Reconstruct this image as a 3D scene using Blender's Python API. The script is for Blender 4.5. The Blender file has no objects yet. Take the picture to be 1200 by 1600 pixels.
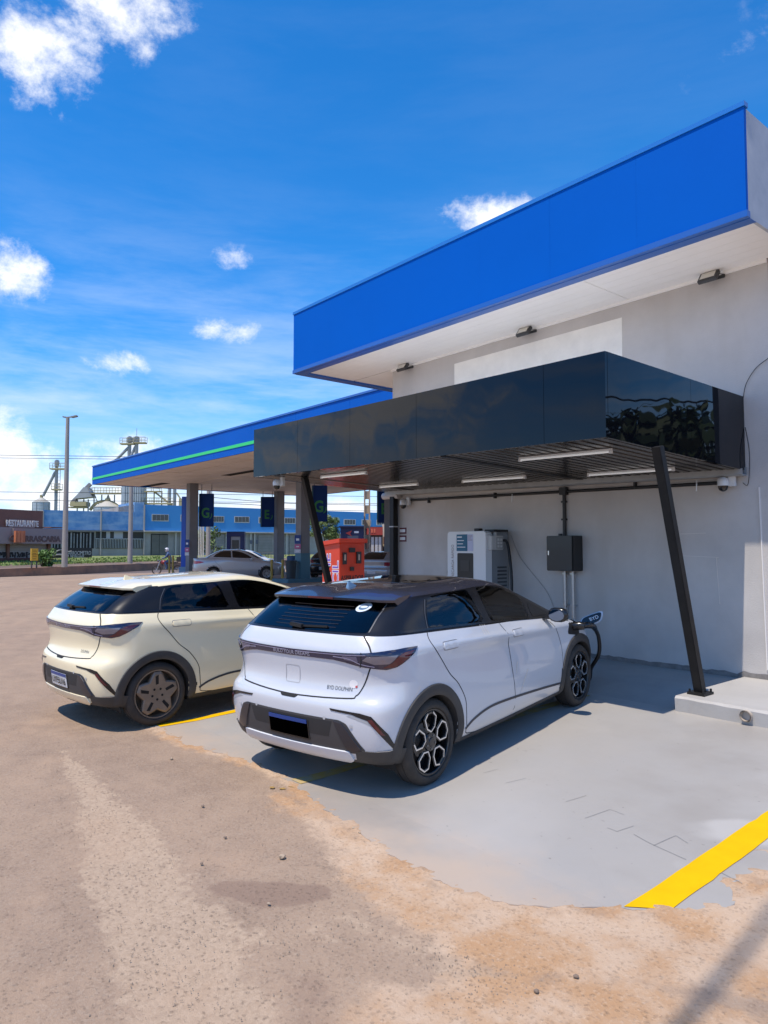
import bpy, bmesh, math, random
from mathutils import Vector, Matrix
from mathutils.bvhtree import BVHTree
from mathutils.kdtree import KDTree
random.seed(7)
SC = bpy.context.scene
COL = SC.collection
R = math.radians

# ------------------------------------------------------------------ camera
# world axes: X runs along the shop wall (to the right), Y runs into the wall, Z up, metres
CAM_H, FPX, HOR = 1.82, 1110.0, 855.0
AZ = math.atan2(920.0, FPX)
PITCH = math.atan((HOR - 800.0) / FPX)
FW = Vector((-math.cos(AZ), math.sin(AZ), 0))
RT = Vector((math.sin(AZ), math.cos(AZ), 0))
camd = bpy.data.cameras.new('camera')
camd.sensor_fit = 'HORIZONTAL'; camd.sensor_width = 36.0
camd.lens = FPX / 1200.0 * 36.0
camd.clip_start = 0.05; camd.clip_end = 6000
cam = bpy.data.objects.new('camera', camd); COL.objects.link(cam)
fwd = FW * math.cos(PITCH) + Vector((0, 0, math.sin(PITCH)))
upv = Vector((0, 0, math.cos(PITCH))) - FW * math.sin(PITCH)
cam.matrix_world = Matrix.Translation((0, 0, CAM_H)) @ Matrix((RT, upv, -fwd)).transposed().to_4x4()
SC.camera = cam

# ------------------------------------------------------------------ sun, sky
SUN_EL = R(67.5)
sh = Vector((0.10, -1.0, 0)).normalized()
tosun = sh * math.cos(SUN_EL) + Vector((0, 0, math.sin(SUN_EL)))
sd = bpy.data.lights.new('sun', 'SUN'); sd.energy = 3.05; sd.angle = R(0.53); sd.color = (1.0, 0.905, 0.775)
so = bpy.data.objects.new('sun', sd); COL.objects.link(so)
so.rotation_euler = tosun.to_track_quat('Z', 'Y').to_euler()

SC.view_settings.view_transform = 'Standard'
SC.view_settings.look = 'None'
SC.view_settings.exposure = 0.66
SC.view_settings.gamma = 1.0
SC.view_settings.use_curve_mapping = False
SC.cycles.max_bounces = 8
SC.cycles.diffuse_bounces = 4
SC.cycles.glossy_bounces = 4
SC.cycles.use_denoising = True

world = bpy.data.worlds.new('World'); SC.world = world; world.use_nodes = True
def build_world():
    nt = world.node_tree; N = nt.nodes; L = nt.links; N.clear()
    out = N.new('ShaderNodeOutputWorld'); bg = N.new('ShaderNodeBackground')
    sky = N.new('ShaderNodeTexSky'); sky.sky_type = 'NISHITA'; sky.sun_disc = False
    sky.sun_elevation = SUN_EL; sky.sun_rotation = math.atan2(tosun.x, tosun.y)
    sky.altitude = 1100; sky.air_density = 1.0; sky.dust_density = 0.3; sky.ozone_density = 2.0
    tint = N.new('ShaderNodeMix'); tint.data_type = 'RGBA'; tint.blend_type = 'MULTIPLY'; tint.inputs['Factor'].default_value = 1.0
    tint.inputs['B'].default_value = SKY_TINT
    hs = N.new('ShaderNodeHueSaturation'); hs.inputs['Saturation'].default_value = SKY_SAT; hs.inputs['Value'].default_value = SKY_VAL
    L.new(sky.outputs[0], tint.inputs['A']); L.new(tint.outputs['Result'], hs.inputs['Color'])
    tc = N.new('ShaderNodeTexCoord'); G = tc.outputs['Generated']
    def M(op, a, b=None):
        n = N.new('ShaderNodeMath'); n.operation = op
        for i, v in enumerate((a, b)):
            if v is None: continue
            if isinstance(v, (int, float)): n.inputs[i].default_value = v
            else: L.new(v, n.inputs[i])
        return n.outputs[0]
    def ramp(v, a, b, to=1.0):
        m = N.new('ShaderNodeMapRange'); m.interpolation_type = 'SMOOTHSTEP'
        m.inputs[1].default_value = a; m.inputs[2].default_value = b; m.inputs[4].default_value = to; L.new(v, m.inputs[0]); return m.outputs[0]
    def noise(sc, det, rough, dist=0.0, scale=None, rot=None):
        vec = G
        if scale:
            mp = N.new('ShaderNodeMapping'); mp.inputs['Scale'].default_value = scale; mp.inputs['Rotation'].default_value = rot or (0, 0, 0)
            L.new(vec, mp.inputs[0]); vec = mp.outputs[0]
        n = N.new('ShaderNodeTexNoise'); n.inputs['Scale'].default_value = sc; n.inputs['Detail'].default_value = det
        n.inputs['Roughness'].default_value = rough; n.inputs['Distortion'].default_value = dist
        L.new(vec, n.inputs['Vector']); return n.outputs['Fac']
    sep = N.new('ShaderNodeSeparateXYZ'); L.new(G, sep.inputs[0]); z = sep.outputs[2]
    puff = noise(10.0, 8, 0.66, 0.12, (1, 1, 1.35))
    heads = []
    def px(u, v, su, sv, k=1.0):
        d = (fwd + RT * ((u - 600) / FPX) - upv * ((v - 800) / FPX)).normalized(); heads.append((d, su / FPX, sv / FPX, k))
    # cumulus heads standing over the left of the place, and the same kind all round the horizon
    px(170, -10, 150, 100, 1.0); px(75, 95, 120, 90, .86); px(110, 50, 120, 90, .72); px(225, 60, 60, 80, .7)
    px(22, 425, 105, 66, .84); px(370, 402, 75, 28, .56); px(345, 518, 105, 38, .76); px(195, 568, 105, 32, .74)
    px(1190, 90, 200, 110, .17); px(120, 780, 330, 70, .95)
    px(775, 335, 120, 52, 1.05); px(0, 730, 150, 130, 1.1); px(185, 735, 150, 80, 1.0); px(560, 800, 500, 45, .8)
    rr = random.Random(11); a0 = math.atan2(fwd.y, fwd.x)
    for i in range(13):
        a = a0 + R(58 + i * (244 / 12.0)); e = R((30, 12, 24, 9, 34, 16, 40, 10, 22, 36, 13, 28, 8)[i])
        heads.append((Vector((math.cos(a) * math.cos(e), math.sin(a) * math.cos(e), math.sin(e))), R(rr.uniform(16, 25)), R(rr.uniform(8, 13)), rr.uniform(.95, 1.1)))
    tot = None
    for (d, su, sv, k) in heads:
        s = Vector((1 / su, 1 / su, 1 / sv))
        ma = N.new('ShaderNodeVectorMath'); ma.operation = 'MULTIPLY_ADD'; L.new(G, ma.inputs[0])
        ma.inputs[1].default_value = s; ma.inputs[2].default_value = (-d.x * s.x, -d.y * s.y, -d.z * s.z)
        ln = N.new('ShaderNodeVectorMath'); ln.operation = 'LENGTH'; L.new(ma.outputs[0], ln.inputs[0])
        g = ramp(ln.outputs['Value'], 1.0, 0.0, k)
        tot = g if tot is None else M('MAXIMUM', tot, g)
    body = M('ADD', tot, M('MULTIPLY', M('SUBTRACT', puff, 0.5), 2.9))
    cum = M('MULTIPLY', ramp(body, .36, 1.2), ramp(tot, 0.02, 0.25))
    cir = noise(3.0, 7, 0.62, 0.25, (1.0, 1.0, 5.5), (R(10), R(-8), 0))
    low = ramp(z, .48, .10)
    cirm = M('MULTIPLY', ramp(cir, .36, .76), M('ADD', M('MULTIPLY', low, .62), .03))
    haze = M('MULTIPLY', ramp(z, .24, 0.0), .72)
    thin = M('MINIMUM', M('ADD', cirm, haze), .92)
    belly = M('MULTIPLY', ramp(body, .95, 1.6), M('MULTIPLY', ramp(z, .40, .05), .40))
    def mixc(A, B, f):
        m = N.new('ShaderNodeMix'); m.data_type = 'RGBA'
        for s, v in (('A', A), ('B', B)):
            if isinstance(v, tuple): m.inputs[s].default_value = v
            else: L.new(v, m.inputs[s])
        L.new(f, m.inputs['Factor']); return m.outputs['Result']
    cc = mixc((5.2, 5.2, 5.3, 1), (3.5, 3.7, 4.2, 1), belly)
    base = mixc(hs.outputs[0], (3.5, 4.05, 4.9, 1), thin)
    L.new(mixc(base, cc, M('MULTIPLY', cum, .97)), bg.inputs['Color']); bg.inputs['Strength'].default_value = 0.15
    L.new(bg.outputs[0], out.inputs[0])
    world.cycles.sampling_method = 'MANUAL'; world.cycles.sample_map_resolution = 512
SKY_TINT, SKY_SAT, SKY_VAL = (.50, .81, 1.08, 1), 1.13, .92
build_world()

# ------------------------------------------------------------------ helpers
def at(px, py, d):
    """point seen at photograph pixel (px, py) at d metres in front of the camera"""
    v = FW * d + RT * ((px - 600) / FPX * d)
    return Vector((v.x, v.y, CAM_H - (py - HOR) / FPX * d))

def smooth01(t): t = max(0.0, min(1.0, t)); return t * t * (3 - 2 * t)

def terrain(x, y):
    """height of the ground: the lot climbs gently to the wall"""
    s = 0.048 * max(0.0, min(5.1, y - 3.3))
    return s * smooth01((x + 46) / 7.0)

MATS = {}
def mat(name, color, rough=0.6, metal=0.0, coat=0.0, spec=0.5, var=0.0, vscale=3.0, vcol=None, bump=0.0, bscale=40.0,
        emit=None, estr=0.0, streak=None, rvar=0.0, coatr=0.05, dirt=None):
    if name in MATS: return MATS[name]
    m = bpy.data.materials.new(name); m.use_nodes = True
    nt = m.node_tree; N = nt.nodes; L = nt.links
    b = N['Principled BSDF']
    b.inputs['Base Color'].default_value = (*color, 1); b.inputs['Roughness'].default_value = rough
    b.inputs['Metallic'].default_value = metal; b.inputs['Coat Weight'].default_value = coat
    b.inputs['Coat Roughness'].default_value = coatr; b.inputs['Specular IOR Level'].default_value = spec
    tc = N.new('ShaderNodeTexCoord')
    src = None
    if var > 0 or streak or dirt:
        n = N.new('ShaderNodeTexNoise'); n.inputs['Scale'].default_value = vscale; n.inputs['Detail'].default_value = 8; n.inputs['Roughness'].default_value = .62
        L.new(tc.outputs['Object'], n.inputs['Vector'])
        mr = N.new('ShaderNodeMapRange'); mr.inputs[1].default_value = .3; mr.inputs[2].default_value = .7; L.new(n.outputs['Fac'], mr.inputs[0])
        mx = N.new('ShaderNodeMix'); mx.data_type = 'RGBA'
        c2 = vcol if vcol else tuple(max(0, c * (1 - var)) for c in color)
        mx.inputs['A'].default_value = (*color, 1); mx.inputs['B'].default_value = (*c2, 1)
        L.new(mr.outputs[0], mx.inputs['Factor']); src = mx.outputs['Result']
        if streak:
            mp = N.new('ShaderNodeMapping'); mp.inputs['Scale'].default_value = streak[0]; L.new(tc.outputs['Object'], mp.inputs[0])
            n2 = N.new('ShaderNodeTexNoise'); n2.inputs['Scale'].default_value = 1.0; n2.inputs['Detail'].default_value = 6; L.new(mp.outputs[0], n2.inputs['Vector'])
            mr2 = N.new('ShaderNodeMapRange'); mr2.inputs[1].default_value = streak[3]; mr2.inputs[2].default_value = streak[3] + .22; L.new(n2.outputs['Fac'], mr2.inputs[0])
            ml = N.new('ShaderNodeMath'); ml.operation = 'MULTIPLY'; ml.inputs[1].default_value = streak[2]; L.new(mr2.outputs[0], ml.inputs[0])
            mx2 = N.new('ShaderNodeMix'); mx2.data_type = 'RGBA'; mx2.inputs['B'].default_value = (*streak[1], 1)
            L.new(src, mx2.inputs['A']); L.new(ml.outputs[0], mx2.inputs['Factor']); src = mx2.outputs['Result']
        if dirt:   # road dust on the lower part: dirt = (colour, z low, z high, amount)
            sp = N.new('ShaderNodeSeparateXYZ'); L.new(tc.outputs['Object'], sp.inputs[0])
            ad = N.new('ShaderNodeMath'); ad.operation = 'MULTIPLY_ADD'; ad.inputs[1].default_value = .35; L.new(n.outputs['Fac'], ad.inputs[0]); L.new(sp.outputs[2], ad.inputs[2])
            mr3 = N.new('ShaderNodeMapRange'); mr3.inputs[1].default_value = dirt[2] + .17; mr3.inputs[2].default_value = dirt[1] + .17; L.new(ad.outputs[0], mr3.inputs[0])
            ml3 = N.new('ShaderNodeMath'); ml3.operation = 'MULTIPLY'; ml3.inputs[1].default_value = dirt[3]; L.new(mr3.outputs[0], ml3.inputs[0])
            mx3 = N.new('ShaderNodeMix'); mx3.data_type = 'RGBA'; mx3.inputs['B'].default_value = (*dirt[0], 1)
            L.new(src, mx3.inputs['A']); L.new(ml3.outputs[0], mx3.inputs['Factor']); src = mx3.outputs['Result']
        L.new(src, b.inputs['Base Color'])
        if rvar:
            mr4 = N.new('ShaderNodeMapRange'); mr4.inputs[1].default_value = .3; mr4.inputs[2].default_value = .7
            mr4.inputs[3].default_value = rough - rvar; mr4.inputs[4].default_value = rough + rvar
            L.new(n.outputs['Fac'], mr4.inputs[0]); L.new(mr4.outputs[0], b.inputs['Roughness'])
    if bump > 0:
        n3 = N.new('ShaderNodeTexNoise'); n3.inputs['Scale'].default_value = bscale; n3.inputs['Detail'].default_value = 5
        L.new(tc.outputs['Object'], n3.inputs['Vector'])
        bp = N.new('ShaderNodeBump'); bp.inputs['Strength'].default_value = bump; bp.inputs['Distance'].default_value = 0.01
        L.new(n3.outputs['Fac'], bp.inputs['Height']); L.new(bp.outputs[0], b.inputs['Normal'])
    if emit:
        b.inputs['Emission Color'].default_value = (*emit, 1); b.inputs['Emission Strength'].default_value = estr
    MATS[name] = m
    return m

class MB:
    """collects shapes (world coordinates, or a thing's own when local=True) into ONE mesh object"""
    def __init__(s): s.v = []; s.f = []
    def add(s, vs, fs):
        o = len(s.v); s.v += [Vector(p) for p in vs]; s.f += [tuple(i + o for i in f) for f in fs]; return s
    def box(s, x0, x1, y0, y1, z0, z1, m=None):
        vs = [Vector(p) for p in ((x0,y0,z0),(x1,y0,z0),(x1,y1,z0),(x0,y1,z0),(x0,y0,z1),(x1,y0,z1),(x1,y1,z1),(x0,y1,z1))]
        if m is not None: vs = [m @ p for p in vs]
        return s.add(vs, [(0,3,2,1),(4,5,6,7),(0,1,5,4),(1,2,6,5),(2,3,7,6),(3,0,4,7)])
    def bar(s, p0, p1, w, h, up=(0,0,1)):
        p0 = Vector(p0); p1 = Vector(p1); d = (p1 - p0).normalized(); u = Vector(up)
        a = d.cross(u)
        if a.length < 1e-4: a = d.cross(Vector((1, 0, 0)))
        a.normalize(); c = a.cross(d).normalized(); a *= w / 2; c *= h / 2
        vs = [p0-a-c, p0+a-c, p0+a+c, p0-a+c, p1-a-c, p1+a-c, p1+a+c, p1-a+c]
        return s.add(vs, [(0,3,2,1),(4,5,6,7),(0,1,5,4),(1,2,6,5),(2,3,7,6),(3,0,4,7)])
    def tube(s, pts, r, n=8, cap=True):
        pts = [Vector(p) for p in pts]; rs = r if isinstance(r, (list, tuple)) else [r] * len(pts)
        vs = []; fs = []; prev = None
        for i, p in enumerate(pts):
            d = (pts[min(i+1, len(pts)-1)] - pts[max(i-1, 0)]).normalized()
            if prev is None:
                a = d.cross(Vector((0, 0, 1)))
                if a.length < 1e-3: a = d.cross(Vector((1, 0, 0)))
            else: a = prev - d * prev.dot(d)
            a.normalize(); prev = a; c = d.cross(a)
            for k in range(n):
                t = 2 * math.pi * k / n; vs.append(p + (a * math.cos(t) + c * math.sin(t)) * rs[i])
        for i in range(len(pts) - 1):
            for k in range(n):
                k2 = (k + 1) % n; fs.append((i*n+k, i*n+k2, (i+1)*n+k2, (i+1)*n+k))
        if cap: fs += [tuple(range(n))[::-1], tuple(range((len(pts)-1)*n, len(pts)*n))]
        return s.add(vs, fs)
    def prism(s, poly, d, m=None):
        """poly: 3D points of a flat outline, pushed along vector d"""
        n = len(poly); d = Vector(d); vs = [Vector(p) for p in poly]; vs += [p + d for p in vs]
        if m is not None: vs = [m @ p for p in vs]
        return s.add(vs, [tuple(range(n))[::-1], tuple(range(n, 2*n))] + [(i, (i+1) % n, n+(i+1) % n, n+i) for i in range(n)])
    def lathe(s, prof, c, axis='z', n=32, closed=False):
        """prof: (radius, offset along axis) list"""
        c = Vector(c); vs = []; fs = []
        for (r, h) in prof:
            for k in range(n):
                t = 2 * math.pi * k / n; a, b = r * math.cos(t), r * math.sin(t)
                vs.append(c + (Vector((a, b, h)) if axis == 'z' else Vector((a, h, b)) if axis == 'y' else Vector((h, a, b))))
        q = len(prof)
        for i in range(q if closed else q - 1):
            for k in range(n):
                k2 = (k+1) % n; i2 = (i+1) % q; fs.append((i*n+k, i*n+k2, i2*n+k2, i2*n+k))
        return s.add(vs, fs)
    def build(s, name, m, parent=None, smooth=False, bevel=0.0, local=False, kind=None, label=None, angle=None):
        me = bpy.data.meshes.new(name)
        vs = s.v
        if parent is not None and not local:
            inv = parent_world(parent).inverted(); vs = [inv @ p for p in vs]
        me.from_pydata([tuple(p) for p in vs], [], s.f); me.update()
        bm = bmesh.new(); bm.from_mesh(me); bmesh.ops.recalc_face_normals(bm, faces=bm.faces)
        if bevel > 0:
            es = [e for e in bm.edges if len(e.link_faces) == 2 and e.calc_face_angle(0) > 0.5]
            bmesh.ops.bevel(bm, geom=es, offset=bevel, segments=2, affect='EDGES', clamp_overlap=True)
        if smooth:
            for f in bm.faces: f.smooth = True
        bm.to_mesh(me); bm.free()
        if smooth and angle: me.set_sharp_from_angle(angle=R(angle))
        me.materials.append(m)
        o = bpy.data.objects.new(name, me); COL.objects.link(o)
        if parent is not None: o.parent = parent
        if kind: o['kind'] = kind
        if label: o['label'] = label
        return o

def parent_world(o):
    m = o.matrix_basis.copy(); p = o.parent
    while p is not None: m = p.matrix_basis @ m; p = p.parent
    return m

def tag(o, label, cat, group=None):
    o['label'] = label; o['category'] = cat
    if group: o['group'] = group
    return o
def thing(name, label, cat, loc=(0, 0, 0), rot=None, group=None):
    o = bpy.data.objects.new(name, None); COL.objects.link(o)
    o.empty_display_size = 0.2
    m = Matrix.Translation(loc)
    if rot is not None: m = m @ (rot if isinstance(rot, Matrix) else Matrix.Rotation(rot, 4, 'Z'))
    o.matrix_basis = m
    return tag(o, label, cat, group)
def struct(o): o['kind'] = 'structure'; return o
def copy_tree(o, parent=None):
    c = o.copy(); COL.objects.link(c); c.parent = parent
    if parent is not None: c.matrix_basis = o.matrix_basis.copy()
    for ch in list(o.children): copy_tree(ch, c)
    return c

def text_mesh(body, size, extrude=0.002, bold=0.0, align='CENTER'):
    cu = bpy.data.curves.new('lettering', 'FONT'); cu.body = body; cu.size = size; cu.extrude = extrude; cu.offset = bold
    cu.align_x = align; cu.align_y = 'CENTER'; cu.resolution_u = 3
    ob = bpy.data.objects.new('lettering', cu); COL.objects.link(ob)
    dg = bpy.context.evaluated_depsgraph_get(); dg.update()
    me = bpy.data.meshes.new_from_object(ob.evaluated_get(dg))
    bpy.data.objects.remove(ob); bpy.data.curves.remove(cu)
    return me
def lettering(body, size, m, parent, origin, right, up, name='lettering', extrude=0.003, bold=0.0, sx=1.0, align='CENTER'):
    """raised letters standing at origin (world) with the given right and up directions"""
    me = text_mesh(body, size, extrude, bold, align)
    r = Vector(right).normalized(); u = Vector(up).normalized(); n = r.cross(u)
    mw = Matrix((r * sx, u, n)).transposed().to_4x4(); mw.translation = Vector(origin)
    me.transform(parent_world(parent).inverted() @ mw if parent is not None else mw)
    me.materials.clear(); me.materials.append(m)
    o = bpy.data.objects.new(name, me); COL.objects.link(o)
    if parent is not None: o.parent = parent
    return o
def stroke_noise(i, s=1.0): return (math.sin(i * 12.9898 + s * 78.233) * 43758.5453) % 1.0
# ------------------------------------------------------------------ ground
def gpt(px, py, z=0.0):
    v = fwd + RT * ((px - 600) / FPX) - upv * ((py - 800) / FPX)
    t = (z - CAM_H) / v.z
    return Vector((v.x * t, v.y * t, z))

def seg_dist(p, a, b):
    ab = b - a; t = max(0, min(1, (p - a).dot(ab) / max(1e-9, ab.length_squared)))
    return (p - (a + ab * t)).length, t
PALE = [(gpt(95, 1165).xy, .0), (gpt(150, 1250).xy, .13), (gpt(200, 1330).xy, .24), (gpt(255, 1445).xy, .25), (gpt(325, 1590).xy, .27), (Vector((-.2, .6)), .3)]
PALE2 = [(gpt(380, 1470).xy, .10), (gpt(560, 1440).xy, .12), (gpt(700, 1500).xy, .18), (gpt(760, 1560).xy, .22)]
SAND = [(gpt(430, 1240).xy, .04), (gpt(545, 1315).xy, .14), (gpt(640, 1400).xy, .22), (gpt(760, 1450).xy, .32), (gpt(900, 1470).xy, .34), (gpt(1080, 1480).xy, .34), (gpt(1250, 1460).xy, .5)]
SAND2 = [(gpt(620, 1580).xy, .2), (gpt(820, 1600).xy, .32), (gpt(1000, 1590).xy, .3), (gpt(1100, 1650).xy, .4)]
DARK = [(gpt(350, 1385).xy, .10), (gpt(430, 1395).xy, .15), (gpt(490, 1395).xy, .10)]
DARK2 = [(gpt(440, 1520).xy, .12), (gpt(500, 1545).xy, .15), (gpt(480, 1600).xy, .16)]
def band(p, pts, soft):
    best = 0
    for (a, wa), (b, wb) in zip(pts[:-1], pts[1:]):
        d, t = seg_dist(p, a, b); w = wa + (wb - wa) * t
        best = max(best, 1 - smooth01((d - w + soft / 2) / soft))
    return best

SLAB = [(-7.16, 2.90), (-6.9, 2.86), (-6.27, 2.82), (-5.8, 2.95), (-5.34, 3.03), (-4.9, 3.02), (-4.5, 2.96), (-4.1, 2.88), (-3.68, 2.84), (-3.3, 2.77), (-3.04, 2.75),
        (-2.65, 2.76), (-2.45, 2.86), (-2.29, 2.99), (-2.06, 3.27), (-1.88, 3.43), (-1.74, 3.53), (-1.70, 3.72), (-1.80, 3.86), (-1.78, 4.02), (-1.70, 4.2), (-1.83, 4.41), (-1.62, 4.6), (-1.35, 4.9), (-1.2, 5.6), (-1.15, 8.40), (-7.2, 8.40)]
def slab_outline():
    rng = random.Random(5); out = []; jx = jy = 0.0
    n = len(SLAB)
    for i in range(n):
        a = Vector(SLAB[i]); b = Vector(SLAB[(i+1) % n]); seg = (b - a).length
        k = max(1, int(seg / .03)) if i < n - 3 else max(1, int(seg / .4))
        for j in range(k):
            p = a.lerp(b, j / k); 
            if i < n - 4 and (i or j): jx = .6 * jx + rng.gauss(0, .005); jy = .6 * jy + rng.gauss(0, .007); p += Vector((jx, jy))
            out.append(p)
    return out
def ground_material():
    m = bpy.data.materials.new('lot_asphalt'); m.use_nodes = True
    nt = m.node_tree; N = nt.nodes; L = nt.links; b = N['Principled BSDF']
    tc = N.new('ShaderNodeTexCoord'); at_ = N.new('ShaderNodeAttribute'); at_.attribute_name = 'wear'
    sp = N.new('ShaderNodeSeparateColor'); L.new(at_.outputs['Color'], sp.inputs[0])
    def noise(sc, det=8, ro=.6):
        n = N.new('ShaderNodeTexNoise'); n.inputs['Scale'].default_value = sc; n.inputs['Detail'].default_value = det; n.inputs['Roughness'].default_value = ro
        L.new(tc.outputs['Object'], n.inputs['Vector']); return n.outputs['Fac']
    def M(op, a, c=None, d=None):
        n = N.new('ShaderNodeMath'); n.operation = op
        for i, v in enumerate((a, c, d)):
            if v is None: continue
            if isinstance(v, (int, float)): n.inputs[i].default_value = v
            else: L.new(v, n.inputs[i])
        return n.outputs[0]
    def ss(v, a, c):
        n = N.new('ShaderNodeMapRange'); n.interpolation_type = 'SMOOTHSTEP'; n.inputs[1].default_value = a; n.inputs[2].default_value = c; L.new(v, n.inputs[0]); return n.outputs[0]
    def mix(A, B, f):
        n = N.new('ShaderNodeMix'); n.data_type = 'RGBA'
        for s, v in (('A', A), ('B', B)):
            if isinstance(v, tuple): n.inputs[s].default_value = (*v, 1)
            else: L.new(v, n.inputs[s])
        if isinstance(f, (int, float)): n.inputs['Factor'].default_value = f
        else: L.new(f, n.inputs['Factor'])
        return n.outputs['Result']
    big = noise(.35, 6); mid = noise(2.6, 10, .7); fine = noise(38, 6, .7); grit = noise(160, 3, .6)
    mid2 = noise(9.0, 6, .65)
    def brk(v, k=1.9, lo=.34, hi=.66): return ss(M('ADD', v, M('ADD', M('MULTIPLY', M('SUBTRACT', mid, .5), k), M('MULTIPLY', M('SUBTRACT', mid2, .5), k * .8))), lo, hi)
    asph = mix((.335, .24, .172), (.272, .193, .14), ss(mid, .35, .68))
    asph = mix(asph, (.41, .29, .20), M('MULTIPLY', ss(big, .45, .7), .55))
    vg = N.new('ShaderNodeTexVoronoi'); vg.inputs['Scale'].default_value = 85; L.new(tc.outputs['Object'], vg.inputs['Vector'])
    sg = N.new('ShaderNodeSeparateColor'); L.new(vg.outputs['Color'], sg.inputs[0])
    asph = mix(asph, (.40, .32, .25), M('MULTIPLY', ss(sg.outputs[0], .74, .86), .25))
    asph = mix(asph, (.13, .095, .075), M('MULTIPLY', ss(sg.outputs[1], .80, .90), .2))
    asph = mix(asph, (.10, .078, .065), M('MULTIPLY', ss(fine, .62, .75), .35))
    # old aggregate laid bare: pale mortar round dark pebbles
    vo = N.new('ShaderNodeTexVoronoi'); vo.inputs['Scale'].default_value = 34; vo.feature = 'F1'; L.new(tc.outputs['Object'], vo.inputs['Vector'])
    peb = M('MULTIPLY', ss(vo.outputs['Distance'], .42, .18), ss(M('ADD', fine, M('MULTIPLY', mid, .6)), .74, .98))
    pale = mix((.50, .375, .268), (.39, .285, .20), ss(fine, .35, .65))
    pale = mix(pale, (.21, .155, .115), M('MULTIPLY', peb, .65))
    sand = mix((.45, .265, .14), (.53, .385, .27), ss(noise(1.7, 7, .6), .40, .58))
    sand = mix(sand, (.60, .465, .345), M('MULTIPLY', ss(fine, .50, .70), .45))
    sand = mix(sand, (.24, .16, .11), M('MULTIPLY', ss(sg.outputs[1], .88, .94), .3))
    col = mix(asph, pale, M('MULTIPLY', brk(sp.outputs[0]), .72))
    col = mix(col, sand, M('MULTIPLY', brk(sp.outputs[1], 1.3, .25, .80), .92))
    col = mix(col, (.23, .155, .115), M('MULTIPLY', brk(sp.outputs[2], .9), .7))
    # dust film and scattered stains
    col = mix(col, (.43, .295, .20), M('MULTIPLY', ss(noise(1.1, 7, .65), .48, .72), .5))
    col = mix(col, (.14, .105, .085), M('MULTIPLY', ss(noise(4.3, 4, .5), .70, .76), .4))
    L.new(col, b.inputs['Base Color']); b.inputs['Roughness'].default_value = .92; b.inputs['Specular IOR Level'].default_value = .25
    bp = N.new('ShaderNodeBump'); bp.inputs['Strength'].default_value = .8; bp.inputs['Distance'].default_value = .012
    L.new(M('ADD', M('ADD', M('MULTIPLY', fine, .6), M('MULTIPLY', grit, .35)), M('MULTIPLY', peb, .35)), bp.inputs['Height'])
    L.new(bp.outputs[0], b.inputs['Normal'])
    return m

def axis(lo, hi, step, far):
    a = [lo + i * step for i in range(int(round((hi - lo) / step)) + 1)]
    s = step; x = hi
    while x < far: s *= 1.28; x += s; a.append(x)
    s = step; x = lo; pre = []
    while x > -far: s *= 1.28; x -= s; pre.append(x)
    return pre[::-1] + a
def build_ground():
    xs = axis(-8.4, 0.4, .04, 900); ys = axis(0.2, 4.4, .04, 900)
    edge = slab_outline(); edge = [q for q in edge if q.y < 4.7 and q.x < -1.3]
    ekd = KDTree(len(edge)); [ekd.insert((q.x, q.y, 0), k) for k, q in enumerate(edge)]; ekd.balance()
    nx, ny = len(xs), len(ys)
    rng = random.Random(3)
    vs = []; cols = []
    for y in ys:
        for x in xs:
            near = -9 < x < 1 and -.5 < y < 5
            z = terrain(x, y)
            pc = sc_ = dk = 0.0
            if near:
                p = Vector((x, y))
                pc = max(band(p, PALE, .34), band(p, PALE2, .3) * .62)
                sc_ = max(band(p, SAND, .5), band(p, SAND2, .5))
                dk = max(band(p, DARK, .16) * .8, band(p, DARK2, .3) * .45)
                ed = ekd.find((x, y, 0))[2]
                if ed < .16:   # sand drifted against and over the pavement edge
                    nz = math.sin(x * 23.1 + math.sin(y * 17.7) * 2) * math.sin(y * 29.3 + x * 7) + .5 * math.sin(x * 61 + y * 47)
                    z += max(0, .012 + .010 * nz) * (1 - ed / .16)
                    sc_ = max(sc_, (1 - ed / .16) * .9)
                # the worn band lies a few millimetres low, the sand drifts a little high
                z += .006 * sc_ - .006 * pc + rng.uniform(-.0012, .0012) - .004
            vs.append((x, y, z - .004)); cols.append((pc * (1 - dk), sc_ * (1 - dk * .8), dk, 1))
    fs = [(j*nx+i, j*nx+i+1, (j+1)*nx+i+1, (j+1)*nx+i) for j in range(ny-1) for i in range(nx-1)]
    me = bpy.data.meshes.new('ground'); me.from_pydata(vs, [], fs); me.update()
    ca = me.color_attributes.new('wear', 'FLOAT_COLOR', 'POINT')
    ca.data.foreach_set('color', [c for t in cols for c in t])
    for p in me.polygons: p.use_smooth = True
    me.materials.append(ground_material())
    o = bpy.data.objects.new('ground', me); COL.objects.link(o); struct(o)
    return o
build_ground()

def zslab(x, y):
    s = .008 + .048 * max(0.0, y - 3.3)
    return s

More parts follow.
